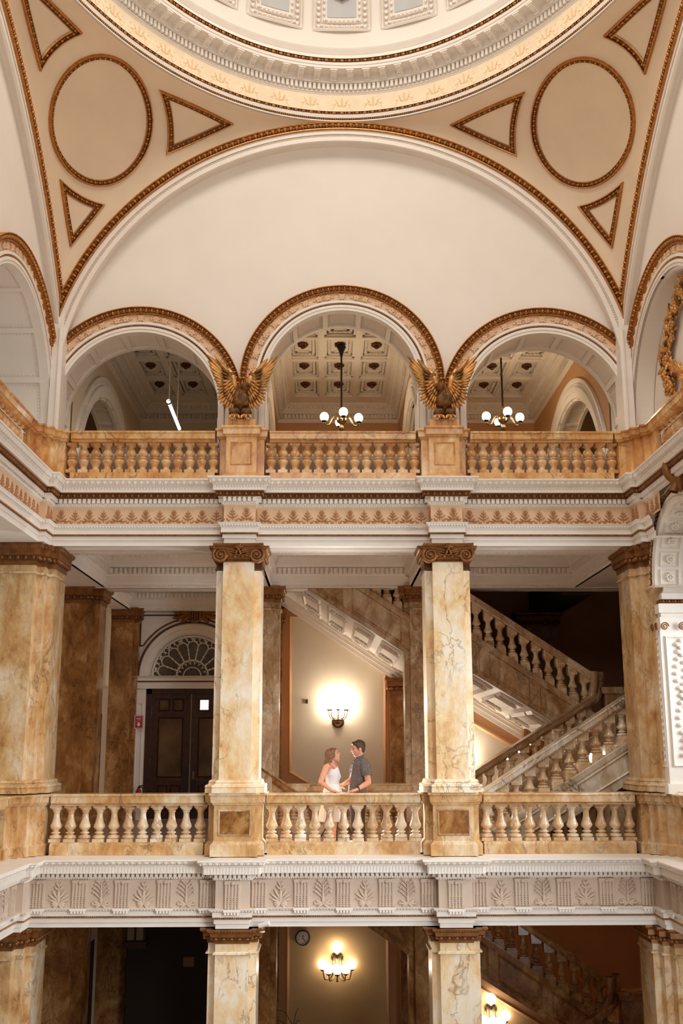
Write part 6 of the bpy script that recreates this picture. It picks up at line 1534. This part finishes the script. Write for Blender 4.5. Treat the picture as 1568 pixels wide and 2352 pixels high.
# ------------------------------------------------------------------ right-hand arch of the middle storey
def side_arch():
    c = np.array([5.33, 16.41, 4.38]); n = np.array([-1., 0, 0]); R, ri = 1.5, 1.2
    t = thing('trim_13', 'white coffered side arch with gilded edge at the right', 'arch', tuple(c), kind='structure')
    mb = MB(); asweep(mb, c, Y_, Zv, n, [(R, -.08), (R, .05), (R-.03, .06), (R-.035, .03)], N=50); asweep(mb, c, Y_, Zv, n, [(R-.135, .03), (R-.14, .05), (R-.20, .05), (R-.205, .03), (R-.235, .03), (R-.24, .05), (ri, .05)], N=50)
    mb.build('archivolt', WHITE, t)
    mb = MB(); asweep(mb, c, Y_, Zv, n, [(R-.035, .03), (R-.135, .03)], N=50, m=1); O, T, N, U = arun(c, Y_, Zv, n, R-.085, .03, .11); eggs(mb, O, T, N, -U, .11, .09, .06); mb.build('egg_and_dart_ring', [BRONZE, GILTD], t)
    mb = MB(); O, T, N, U = arun(c, Y_, Zv, n, R-.22, .035, .05); place(mb, S1, O, T*.018, N*.012, U*.014)
    dp = 1.3; asweep(mb, c, Y_, Zv, n, [(ri, .05), (ri, -dp)], N=50)
    for k in range(12):
        a = (k+.5)*PI/12; R_ = math.cos(a)*Y_+math.sin(a)*Zv; T = -math.sin(a)*Y_+math.cos(a)*Zv
        for d in (.2, .62, 1.04):
            o = c+R_*ri-n*d
            f3 = lambda x, z, h: o+T*x-n*z-R_*h
            frame_rect(mb, f3, -.14, .14, -.17, .17, .035, .03)
            for b in range(8): q = b*PI/4; place(mb, S1, o+T*.05*math.cos(q)-n*.05*math.sin(q)-R_*.02, T*.03, n*.03, R_*.03)
            place(mb, S1, o-R_*.03, T*.025, n*.025, R_*.03)
    mb.build('coffered_soffit', WHITE, t)
    # impost, small pilaster and jamb
    y0 = c[1]+ri
    P = [(5.31, 18.0), (5.31, y0), (6.6, y0)]
    mb = MB(); psweep(mb, P[::-1], [(0, 0)]*0+[(.0, 1.0), (.0, 3.62)])
    psweep(mb, P[::-1], [(0, 3.62), (.02, 3.80), (.02, 3.86), (.05, 3.88), (.05, 3.93), (.01, 3.94), (.01, 4.09), (.04, 4.10)])
    psweep(mb, P[::-1], [(.06, 4.17), (.10, 4.19), (.10, 4.28), (.14, 4.31), (.16, 4.37), (.16, 4.39), (-.1, 4.39)])
    mb.vf(box(5.26, 6.6, y0-.06, 18.0, .98, 1.14)); psweep(mb, P[::-1], [(.05, 1.14), (.03, 1.2), (0, 1.22)])
    f3 = lambda x, z, d: (x, y0-d, z)
    frame_rect(mb, f3, 5.37, 6.2, 1.4, 3.55, .05, .03)
    for k in range(16): ell(mb, (5.56+.03*math.sin(k), y0-.02, 1.6+k*.12), .05, .03, .04, 0, 1); ell(mb, (5.66-.03*math.sin(k), y0-.02, 1.66+k*.12), .04, .03, .04, 0, 1)
    f3 = lambda y, z, d: (5.31-d, y, z); frame_rect(mb, f3, y0+.04, 17.9, 1.4, 3.55, .03, .02)
    for k in range(18): ell(mb, (5.305, y0+.16, 1.5+k*.115), .02, .04, .045, 0, 1)
    mb.build('jamb', WHITE, t)
    mb = MB(); psweep(mb, P[::-1], [(.04, 4.10), (.05, 4.105), (.075, 4.165), (.06, 4.17)], 1); O, T, N = prun(P[::-1], .055, .10); eggs(mb, lift(O, 4.137), T, N, Zv, .1, .06, .04)
    cc = np.array([5.29, y0+.03, 3.70])
    for sd in (0, 1):
        q = cc+np.array([.0, .22*sd, 0]); pts = [q+np.array([-.03, .07*(1-a/14)*math.cos(a), .07*(1-a/14)*math.sin(a)]) for a in np.linspace(0, 12, 36)]; v, f = tube(pts, .012, 6); mb.add(v, f, 0, True)
    for sd in (0, 1):
        q = np.array([5.38+.3*sd, y0-.03, 3.70]); pts = [q+np.array([.07*(1-a/14)*math.cos(a), -.02, .07*(1-a/14)*math.sin(a)]) for a in np.linspace(0, 12, 36)]; v, f = tube(pts, .012, 6); mb.add(v, f, 0, True)
    mb.build('scroll_capital', [BRONZE, GILTD], t)
    mb = MB(); k = np.array([5.25, 15.95, c[2]+R+.0]); place(mb, S2, k, X_*.12, Y_*.12, Zv*.25); v, f = tube(crom([k+[0, 0, .25], k+[-.16, 0, .22], k+[-.18, 0, .05], k+[-.06, 0, -.1], k+[-.1, 0, -.25]], 5), .07, 8); mb.add(v, f, 0, True); mb.build('keystone_bracket', BRONZE, t)
    # wall around the arch
    outer = [(12, 1.0), (17.8, 1.0), (17.8, 5.9), (12, 5.9)]
    mb = MB(); v, f = planar(outer, [archpoly(c[1], c[2], R-.02, 1.02)], lambda y, z: (5.42, y, z)); mb.add(v, f)
    struct('wall_right_arch', mb, WHITE, 'white side wall around the right-hand arch', 'wall')
side_arch()
# niche, round window and garland in the right upper arch
mb = MB(); mb.vf(box(5.82, 6.0, 13.5, 19.2, 7.0, 10.2)); struct('wall_niche', mb, PLASTER, 'plain plaster wall closing the right upper arch', 'wall')
WIN = mat('daylit_window_glass', srgb(210, 222, 235), .3, emit=(.75, .86, 1, 1), es=1.2)
w0 = atx(1606, 745, 5.8); mb = MB(); disc(mb, (5.80, w0[1], w0[2]), .62, 40, (-1, 0, 0)); struct('window_1', mb, WIN, 'pale round window at the right edge of the upper storey', 'window')
t = thing('garland', 'gilded flower garland round the window at the right edge', 'garland', tuple(atx(1545, 800, 5.8)))
rng = random.Random(5); mb = MB(); cv = crom([atx(1584, 640, 5.80), atx(1568, 690, 5.80), atx(1551, 742, 5.80), atx(1545, 780, 5.80), atx(1538, 815, 5.80), atx(1540, 850, 5.80), atx(1550, 882, 5.80), atx(1552, 893, 5.80)], 8)
for k, q in enumerate(cv):
    s = 1.0 if k < len(cv)-8 else .5
    for j in range(4):
        o = q+np.array([-.05-.10*rng.random(), (rng.random()-.5)*.30*s, (rng.random()-.5)*.12]); a = rng.random()*6
        if rng.random() < .4:
            for b in range(5): ell(mb, o+np.array([0, .05*math.cos(b*1.257+a), .05*math.sin(b*1.257+a)]), .03, .04, .04, 0, 1)
            ell(mb, o-np.array([.03, 0, 0]), .03, .025, .025, 0, 1)
        else:
            d = np.array([-.3, math.cos(a), math.sin(a)]); place(mb, S2, o, d*.10, np.cross(d, [1, 0, 0])*.045, np.array([.03, 0, 0]), 1 if rng.random() < .4 else 0)
mb.build('flower_strand', [EAGLEM, EAGLED], t)
mb = MB(); cv2 = crom([atx(1580, 880, 5.80), atx(1568, 850, 5.80), atx(1556, 845, 5.80), atx(1546, 835, 5.80)], 5)
for q in cv2:
    for j in range(3): o = q+np.array([-.06, (rng.random()-.5)*.12, (rng.random()-.5)*.16]); a = rng.random()*6; d = np.array([-.3, math.cos(a), math.sin(a)]); place(mb, S2, o, d*.09, np.cross(d, [1, 0, 0])*.04, np.array([.03, 0, 0]), 0)
mb.build('side_strand', [EAGLEM], t)
# ------------------------------------------------------------------ the couple
SKIN = mat('warm_skin', srgb(226, 160, 128), .5, noise=.06, scale=14)
def ring_loft(mb, rings, n=28, m=0, cap=True, f=None):
    P = []
    for k, (c, rx, ry) in enumerate(rings):
        a = np.arange(n)*2*PI/n; q = np.stack([c[0]+rx*np.cos(a), c[1]+ry*np.sin(a), np.full(n, c[2])], 1)
        if f: q = f(k, a, q)
        P.append(q)
    v, fc = surf(np.array(P), False, True); mb.add(v, fc, m, True)
def dense(rings, k=5):
    A = np.array([[*c, rx, ry] for c, rx, ry in rings]); B = crom(A, k); return [((b[0], b[1], b[2]), b[3], b[4]) for b in B]
def remesh(o, vs=.007):
    r = o.modifiers.new('remesh', 'REMESH'); r.mode = 'VOXEL'; r.voxel_size = vs; r.use_smooth_shade = True
    s = o.modifiers.new('smooth', 'SMOOTH'); s.factor = .5; s.iterations = 2
def limb(mb, pts, rr, n=12):
    for a, b, ra, rb in zip(pts[:-1], pts[1:], rr[:-1], rr[1:]): cap2(mb, a, b, ra, rb, 0, n)
def W(cx, cy, Y): return at(700+cx/8.711, 1680+cy/8.711, Y)
def hand(mb, wrist, palm, dirs, thumb, up):
    """palm plus four bent fingers of unequal length and a thumb from the side of the palm"""
    wrist, palm, dirs, thumb, up = [np.array(k, float) for k in (wrist, palm, dirs, thumb, up)]
    d = palm-wrist; d /= np.linalg.norm(d); s = np.cross(up, d); s /= np.linalg.norm(s)
    cap2(mb, wrist, palm-d*.01, .024, .026, 0); 
    for k in range(4): cap2(mb, wrist+d*.01, palm+s*(k-1.5)*.019, .018, .0125, 0)
    for k, L in enumerate((.066, .076, .070, .054)):
        a = palm+s*(k-1.5)*.019; e = dirs+s*(k-1.5)*.10; e /= np.linalg.norm(e)
        b = a+e*L*.42+up*.004; c = b+(e-up*.25)*L*.33; f = c+(e-up*.55)*L*.28
        limb(mb, [a, b, c, f], [.0095, .009, .0085, .007], 8)
    a = wrist+d*.028-s*np.sign((thumb@s) or 1)*-.02; t1 = a+(thumb+d*.6)*.032; t2 = t1+(thumb*.4+d*.9)*.028; limb(mb, [a, t1, t2], [.012, .011, .009], 8)
def head(mb, c, fwd, up, R, female=False):
    """skull, face, brow, nose, lips, chin, jaw and ears; fwd = way the face looks"""
    f = np.array(fwd, float); f /= np.linalg.norm(f); u = np.array(up, float); u -= f*(u@f); u /= np.linalg.norm(u); s = np.cross(f, u); c = np.array(c, float)
    M_ = np.stack([f, s, u], 1); q = lambda a, b, d: c+f*a*R+s*b*R+u*d*R
    ell(mb, q(-.06, 0, .18), R*.98, R*.80, R*.88, 0, 3, M_); ell(mb, q(.22, 0, -.22), R*.66, R*.62, R*.86, 0, 3, M_)
    cap2(mb, q(.50, 0, -.86), q(.30, 0, -.78), R*.22, R*.34); ell(mb, q(.74, 0, .28), R*.20, R*.5, R*.14, 0, 2, M_)
    for b in (-1, 1):
        cap2(mb, q(.42, b*.10, -.84), q(-.05, b*.52, -.42), R*.20, R*.20); ell(mb, q(.55, b*.36, -.18), R*.26, R*.22, R*.22, 0, 2, M_)
        ell(mb, q(-.08, b*.80, -.05), R*.20, R*.08, R*.27, 0, 2, M_); ell(mb, q(-.04, b*.76, -.26), R*.10, R*.07, R*.10, 0, 2, M_)
    cap2(mb, q(.84, 0, .18), q(1.08, 0, -.18), R*.09, R*.12); ell(mb, q(1.0, 0, -.24), R*.14, R*.17, R*.10, 0, 2, M_)
    ell(mb, q(.78, 0, -.47), R*.12, R*.22, R*.06, 0, 2, M_); ell(mb, q(.77, 0, -.58), R*.12, R*.20, R*.06, 0, 2, M_); ell(mb, q(.62, 0, -.84), R*.16, R*.2, R*.14, 0, 2, M_)
    return q, M_
def face_bits(parent, q, M_, R, brow, lip):
    for b in (-1, 1):
        mb = MB(); ell(mb, q(.80, b*.32, .06), R*.09, R*.14, R*.075, 0, 2, M_); mb.build('eye', INK, parent)
        mb = MB(); ell(mb, q(.88, b*.34, .27), R*.06, R*.24, R*.045, 0, 2, M_); mb.build('eyebrow', brow, parent)
    mb = MB(); ell(mb, q(.86, 0, -.525), R*.05, R*.20, R*.028, 0, 2, M_); mb.build('mouth', lip, parent)
HAIRW = mat('light_brown_hair', srgb(126, 84, 50), .5, noise=.35, scale=30); HAIRM = mat('dark_brown_hair', srgb(74, 48, 34), .55, noise=.35, scale=40); LIP = mat('lip_red', srgb(176, 84, 76), .5)
DRESS = mat('white_dress_cotton', srgb(242, 238, 236), .8, noise=.02); TROUS = mat('dark_brown_trousers', srgb(66, 50, 38), .85)
def shirt_mat():
    m = mat('patterned_shirt_cotton', srgb(70, 62, 62), .8); t = m.node_tree; b = t.nodes['Principled BSDF']
    v = t.nodes.new('ShaderNodeTexVoronoi'); v.inputs['Scale'].default_value = 170; v.feature = 'F1'; cx = t.nodes.new('ShaderNodeTexCoord'); r = t.nodes.new('ShaderNodeValToRGB')
    r.color_ramp.elements[0].position = .25; r.color_ramp.elements[0].color = srgb(184, 170, 162); r.color_ramp.elements[1].position = .45; r.color_ramp.elements[1].color = srgb(78, 68, 66)
    t.links.new(cx.outputs['Object'], v.inputs['Vector']); t.links.new(v.outputs['Distance'], r.inputs[0]); t.links.new(r.outputs[0], b.inputs['Base Color']); return m
SHIRT = shirt_mat(); STRAP = mat('black_watch_strap', srgb(20, 18, 18), .4); SHOE = mat('dark_leather_shoe', srgb(40, 28, 22), .5); SANDAL = mat('pale_sandal_leather', srgb(196, 170, 140), .6)
YP = 18.82
def woman():
    base = W(545, 1180, YP); t = thing('person', 'woman in a white sleeveless dress with long light brown hair, looking up at the man', 'person', (base[0], YP, 0))
    mb = MB(); R = .112
    hc = W(566, 478, YP); fwd = np.array([.93, -.22, .34]); q, M_ = head(mb, hc, fwd, (-.25, 0, 1), R, True)
    nk = W(548, 660, YP); ch = W(545, 800, YP); ws = W(540, 1035, YP); hp = W(540, 1190, YP)
    limb(mb, [hc-Zv*.04-X_*.02, nk, nk-Zv*.04], [.052, .05, .07])
    shn = W(432, 712, YP-.16); shf = W(610, 700, YP+.16)
    cap2(mb, shn, shf, .058, .055); cap2(mb, (shn+shf)/2+[0, 0, -.02], ch, .085, .085); cap2(mb, nk+[.0, 0, -.03], ch+[.05, 0, .03], .05, .07)
    for dy in (-.07, .07): cap2(mb, ch+[0, dy, 0], ws+[0, dy*.7, 0], .075, .065); cap2(mb, ws+[0, dy*.8, 0], hp+[0, dy, 0], .065, .08)
    el = W(312, 1010, YP-.22); wr = W(525, 1185, 18.36); wr[2] = 1.02
    limb(mb, [shn, (shn*.45+el*.55), el], [.056, .050, .042]); limb(mb, [el, el*.6+wr*.4, wr], [.042, .040, .026])
    pl = wr+np.array([.075, -.05, -.012]); pl[2] = 1.0; hand(mb, wr, pl, np.array([.96, -.22, -.06]), np.array([0, .9, -.1]), Zv)
    ef = W(575, 960, YP+.22); wf = W(640, 1120, YP+.21); limb(mb, [shf, ef, wf], [.055, .042, .027]); hand(mb, wf, wf+np.array([.07, 0, .0]), np.array([.95, .0, -.2]), np.array([0, -1, .2]), Zv)
    for sd, dx in ((-1, -.03), (1, .05)):
        h = hp+np.array([dx*.4, sd*.08, 0]); kn = np.array([h[0]+dx*.4, YP+sd*.085, .48]); an = np.array([h[0]-.02+dx*.6, YP+sd*.09, .085])
        limb(mb, [h, kn], [.092, .058]); limb(mb, [kn, kn*.6+an*.4+np.array([-.015, 0, 0]), an], [.056, .055, .036]); cap2(mb, an+[-.03, 0, -.045], an+[.13, 0, -.06], .036, .026)
    o = mb.build('body', SKIN, t); remesh(o, .0065); face_bits(o, q, M_, R, HAIRW, LIP)
    # dress: bodice to knee-length skirt
    A = W(548, 775, YP); rg = [((A[0]+.025, YP, A[2]+.02), .105, .165)]
    rg += [((W(560, 850, YP)[0], YP, W(0, 850, YP)[2]), .143, .172), ((W(558, 930, YP)[0], YP, W(0, 930, YP)[2]), .132, .158), ((ws[0], YP, ws[2]), .117, .142), ((W(545, 1110, YP)[0], YP, W(0, 1110, YP)[2]), .138, .16), ((W(545, 1220, YP)[0], YP, W(0, 1220, YP)[2]), .163, .182),
           ((W(530, 1500, YP)[0], YP, W(0, 1500, YP)[2]), .19, .21), ((W(520, 1790, YP+.1)[0], YP, W(0, 1790, YP+.1)[2]), .215, .23)]
    def vneck(k, a, p):
        if k < 14: aa = (a+PI) % (2*PI)-PI; p = p.copy(); p[:, 2] += (1-k/14)*(-.075*np.exp(-(aa/.42)**2)+.035*np.exp(-((np.abs(aa)-.95)/.35)**2))
        return p
    fold = lambda k, a, p: vneck(k, a, p)+np.stack([np.cos(a), np.sin(a), 0*a], 1)*(max(0, k-20)*.0011*np.sin(a*9+k*.05))[:, None]
    mb = MB(); ring_loft(mb, dense(rg, 6), 72, f=fold)
    d = mb.build('dress', DRESS, t)
    for sd, sh in ((-1, shn), (1, shf)):
        mb = MB(); tp = np.array([sh[0]*.6+nk[0]*.4, sh[1]-sd*.035, sh[2]+.062]); fr = np.array([A[0]+.09, YP+sd*.075, A[2]+.0]); bk = np.array([A[0]-.08, YP+sd*.08, A[2]-.02])
        L = crom([fr, tp+[.05, 0, -.02], tp, tp+[-.05, 0, -.03], bk], 6); w = .016
        v, f = surf(np.stack([L-[0, w, 0], L+[0, 0, .006], L+[0, w, 0]], 1)); mb.add(v, f, 0, True); mb.build('strap', DRESS, d)
    # v front
    mb = MB(); P = [np.array([A[0]+.125, YP-.03, A[2]-.05]), np.array([A[0]+.10, YP-.10, A[2]+.035]), np.array([A[0]+.02, YP-.165, A[2]+.02])]
    for sd in (-1, 1):
        pass
    v, f = lathe([(1, -.008), (1.015, 0), (1, .008)], 40); v = np.array(v)*[.121, .146, 1]+[ws[0], YP, ws[2]+.01]; mb.add(v, f, 0, True); mb.build('neckline_and_waistband', DRESS, d)
    # long hair over the back
    mb = MB(); f_ = fwd/np.linalg.norm(fwd)
    ell(mb, q(-.16, 0, .26), R*1.0, R*.90, R*.92, 0, 3, M_); ell(mb, q(.38, 0, .82), R*.46, R*.55, R*.22, 0, 2, M_)
    for b in (-1, 1): ell(mb, q(-.02, b*.62, .12), R*.52, R*.26, R*.58, 0, 2, M_)
    B = [W(470, 440, YP), W(455, 560, YP), W(405, 680, YP+.02), W(355, 790, YP+.03)]
    for dy in (-.075, -.03, .02, .07):
        L = crom([p+[0, dy*(1-.1*k), 0] for k, p in enumerate(B)], 5)
        for p, r in zip(L, np.linspace(.07, .022, len(L))): ell(mb, p, r*.9, r*.75, r*1.1, 0, 2)
    for k in range(3):
        L = crom([W(505+8*k, 520, YP-.09), W(500-18*k, 600, YP-.10), W(450-14*k, 690, YP-.09), W(400-20*k, 780, YP-.05)], 5)
        for p, r in zip(L, np.linspace(.036, .014, len(L))): ell(mb, p, r, r*.8, r*1.2, 0, 2)
    h = mb.build('hair', HAIRW, t); remesh(h, .008)
    for sd in (-1, 1):
        mb = MB(); a = np.array([hp[0]-.02+(.05 if sd > 0 else -.03), YP+sd*.09, 0.0]); mb.vf(box(a[0]-.07, a[0]+.16, a[1]-.042, a[1]+.042, 0.0, .016)); v, f = tube([a+[.06, -.045, .02], a+[.07, 0, .065], a+[.06, .045, .02]], .010, 6); mb.add(v, f); mb.build('sandal', SANDAL, t)
def man():
    c0 = W(1070, 1100, YP); t = thing('person', 'man in a dark patterned short-sleeved shirt resting his hand on the rail, facing the woman', 'person', (c0[0], YP, 0))
    mb = MB(); R = .118
    hc = W(1062, 345, YP); fwd = np.array([-.95, -.24, -.10]); q, M_ = head(mb, hc, fwd, (.0, 0, 1), R)
    nk = W(1082, 505, YP); ch = W(1100, 730, YP); ws = W(1065, 1010, YP); hp = W(1060, 1210, YP)
    limb(mb, [hc-Zv*.05+X_*.03, nk, nk-Zv*.05], [.062, .06, .08])
    shn = W(1205, 690, YP-.19); shf = W(1040, 660, YP+.19)
    cap2(mb, shn, shf, .055, .055)
    for dy in (-.09, .09): cap2(mb, ch+[0, dy, 0], ws+[0, dy, 0], .10, .09); cap2(mb, ws+[0, dy, 0], hp+[0, dy, 0], .09, .09)
    el = W(1272, 1025, YP-.22); wr = W(1035, 1185, 18.40); wr[2] = 1.03
    limb(mb, [shn, shn*.45+el*.55, el], [.062, .058, .05]); limb(mb, [el, el*.65+wr*.35, wr], [.05, .05, .03])
    pl = wr+np.array([-.085, -.03, -.015]); pl[2] = 1.005; hand(mb, wr, pl, np.array([-.97, -.15, -.06]), np.array([0, .9, -.1]), Zv)
    ef = W(930, 960, YP+.20); wf = W(735, 1080, YP+.10); limb(mb, [shf, ef], [.066, .05]); limb(mb, [ef, wf], [.048, .03]); hand(mb, wf, wf+np.array([-.085, .0, -.01]), np.array([-.98, .08, -.1]), np.array([0, -.2, 1]), np.array([0, -1., .1]))
    for sd, dx in ((-1, .03), (1, -.04)):
        h = hp+np.array([dx*.4, sd*.09, -.04]); kn = np.array([h[0]+dx*.4, YP+sd*.11, .50]); an = np.array([h[0]+.02+dx*.6, YP+sd*.12, .09])
        limb(mb, [h, kn], [.075, .06]); limb(mb, [kn, an], [.058, .042]); cap2(mb, an+[.03, 0, -.045], an+[-.15, 0, -.05], .04, .03)
    o = mb.build('body', SKIN, t); remesh(o, .0068); face_bits(o, q, M_, R, HAIRM, LIP)
    # shirt
    mb = MB(); S_ = []
    tr = lambda x, y, rx, ry: ((W(x, y, YP)[0], YP, W(x, y, YP)[2]), rx, ry)
    rg = [tr(1092, 540, .075, .085), tr(1098, 575, .105, .15), tr(1108, 630, .135, .225), tr(1110, 720, .150, .235), tr(1095, 850, .152, .205), tr(1070, 1000, .150, .195), tr(1058, 1110, .155, .198), tr(1055, 1225, .158, .20)]
    ring_loft(mb, dense(rg, 5), 40); a, b = rg[0][0], rg[-1][0]
    sl = lambda s, e, r0, r1: [s, e, r0, r1]
    for s_, e_ in ((shn, el), (shf, ef)):
        end = s_*.42+e_*.58; v, f = tube([s_+(s_-e_)*.22+(nk-s_)*.25, s_+(s_-e_)*.08+(nk-s_)*.08, s_, s_*.7+e_*.3, end], [.06, .085, .097, .092, .084], 18); mb.add(v, f, 0, True)
    sh = mb.build('shirt', SHIRT, t)
    mb = MB(); n0 = W(1092, 545, YP); v, f = lathe([(.074, -.03), (.086, -.025), (.084, .02), (.07, .045), (.066, .04), (.07, -.02)], 24); q2 = np.array(v)+n0; q2[:, 2] -= (q2[:, 0]-n0[0])*-.35; mb.add(q2, f, 0, True); mb.build('collar', SHIRT, sh)
    for k in range(4):
        p = W(990-22*k, 610+75*k, YP-.10); mb = MB(); ell(mb, p+[-.02, -.03, 0], .008, .008, .008); mb.build('button', SIGNW, sh)
    # trousers
    mb = MB(); z = lambda y: W(0, y, YP)[2]
    ring_loft(mb, [((hp[0], YP, .98), .150, .195), ((hp[0], YP, .90), .152, .198), ((hp[0], YP, .80), .145, .20), ((hp[0], YP, .74), .12, .19)], 32)
    for sd, dx in ((-1, .03), (1, -.04)):
        rg = [((hp[0]+dx*.4, YP+sd*.095, .84), .13, .10), ((hp[0]+dx*.8, YP+sd*.11, .5), .092, .085), ((hp[0]+.02+dx, YP+sd*.12, .06), .075, .072)]; ring_loft(mb, dense(rg, 5), 24)
    mb.build('trousers', TROUS, t)
    for sd, dx in ((-1, .03), (1, -.04)):
        mb = MB(); a = np.array([hp[0]+.02+dx*.6, YP+sd*.12, 0]); cap2(mb, a+[.06, 0, .045], a+[-.16, 0, .035], .045, .034); mb.vf(box(a[0]-.2, a[0]+.11, a[1]-.045, a[1]+.045, 0, .02)); mb.build('shoe', SHOE, t)
    mb = MB(); d = el-wr; d = d/np.linalg.norm(d); c = wr+d*.03; v, f = tube([c-d*.014, c, c+d*.014], .036, 16); mb.add(v, f, 0, True); ell(mb, c+[-.0, -.02, .03], .022, .022, .012); mb.build('wristwatch', STRAP, t)
    # short hair
    mb = MB(); ell(mb, q(-.20, 0, .34), R*.97, R*.88, R*.86, 0, 3, M_); ell(mb, q(-.55, 0, -.12), R*.50, R*.70, R*.62, 0, 2, M_)
    for k in range(9): a = (k-4)*.2; ell(mb, q(.52-.1*abs(k-4)/4, a*.8, .86-.06*abs(k-4)*.5+.05*(k % 2)), R*.34, R*.2, R*.24, 0, 2, M_)
    for b in (-1, 1): ell(mb, q(.10, b*.74, .34), R*.34, R*.14, R*.36, 0, 2, M_); ell(mb, q(.12, b*.78, -.02), R*.10, R*.07, R*.26, 0, 2, M_)
    rng = random.Random(2)
    for k in range(40): a, b = rng.random()*2*PI, rng.random()*1.1; ell(mb, q(-.2+.95*math.sin(b)*math.cos(a), .84*math.sin(b)*math.sin(a), .34+.86*math.cos(b)), R*.16, R*.11, R*.12, 0, 1, M_)
    h = mb.build('hair', HAIRM, t); remesh(h, .008)
woman(); man()
# flash on a stand behind them
fx = W(640, 1120, 20.0); t = thing('light_stand', 'black flash on a light stand behind the couple', 'light stand', (fx[0], 20.0, 0))
mb = MB(); v, f = tube([(fx[0], 20.0, .35), (fx[0], 20.0, 1.0)], .012, 8); mb.add(v, f); mb.build('pole', BLACK, t)
for k in range(3):
    a = k*2*PI/3+.5; mb = MB(); v, f = tube([(fx[0], 20.0, .62), (fx[0]+.42*math.cos(a), 20.0+.42*math.sin(a), .012)], .010, 7); mb.add(v, f); mb.build('leg', BLACK, t)
mb = MB(); mb.vf(box(fx[0]-.04, fx[0]+.04, 19.97, 20.08, 1.0, 1.10)); mb.build('flash_head', BLACK, t)
mb = MB(); mb.vf(box(fx[0]-.035, fx[0]+.035, 19.965, 19.972, 1.01, 1.09)); mb.build('flash_lens', TUBEM, t)
l = bpy.data.lights.new('flash', 'SPOT'); l.energy = 700; l.color = (.86, .92, 1.0); l.shadow_soft_size = .05; l.spot_size = 2.5; l.spot_blend = .4
o = bpy.data.objects.new('flash', l); C.objects.link(o); o.location = (fx[0]+.02, 19.92, 1.06); o.rotation_euler = (Vector((0, -1, .12))).to_track_quat('-Z', 'Y').to_euler()
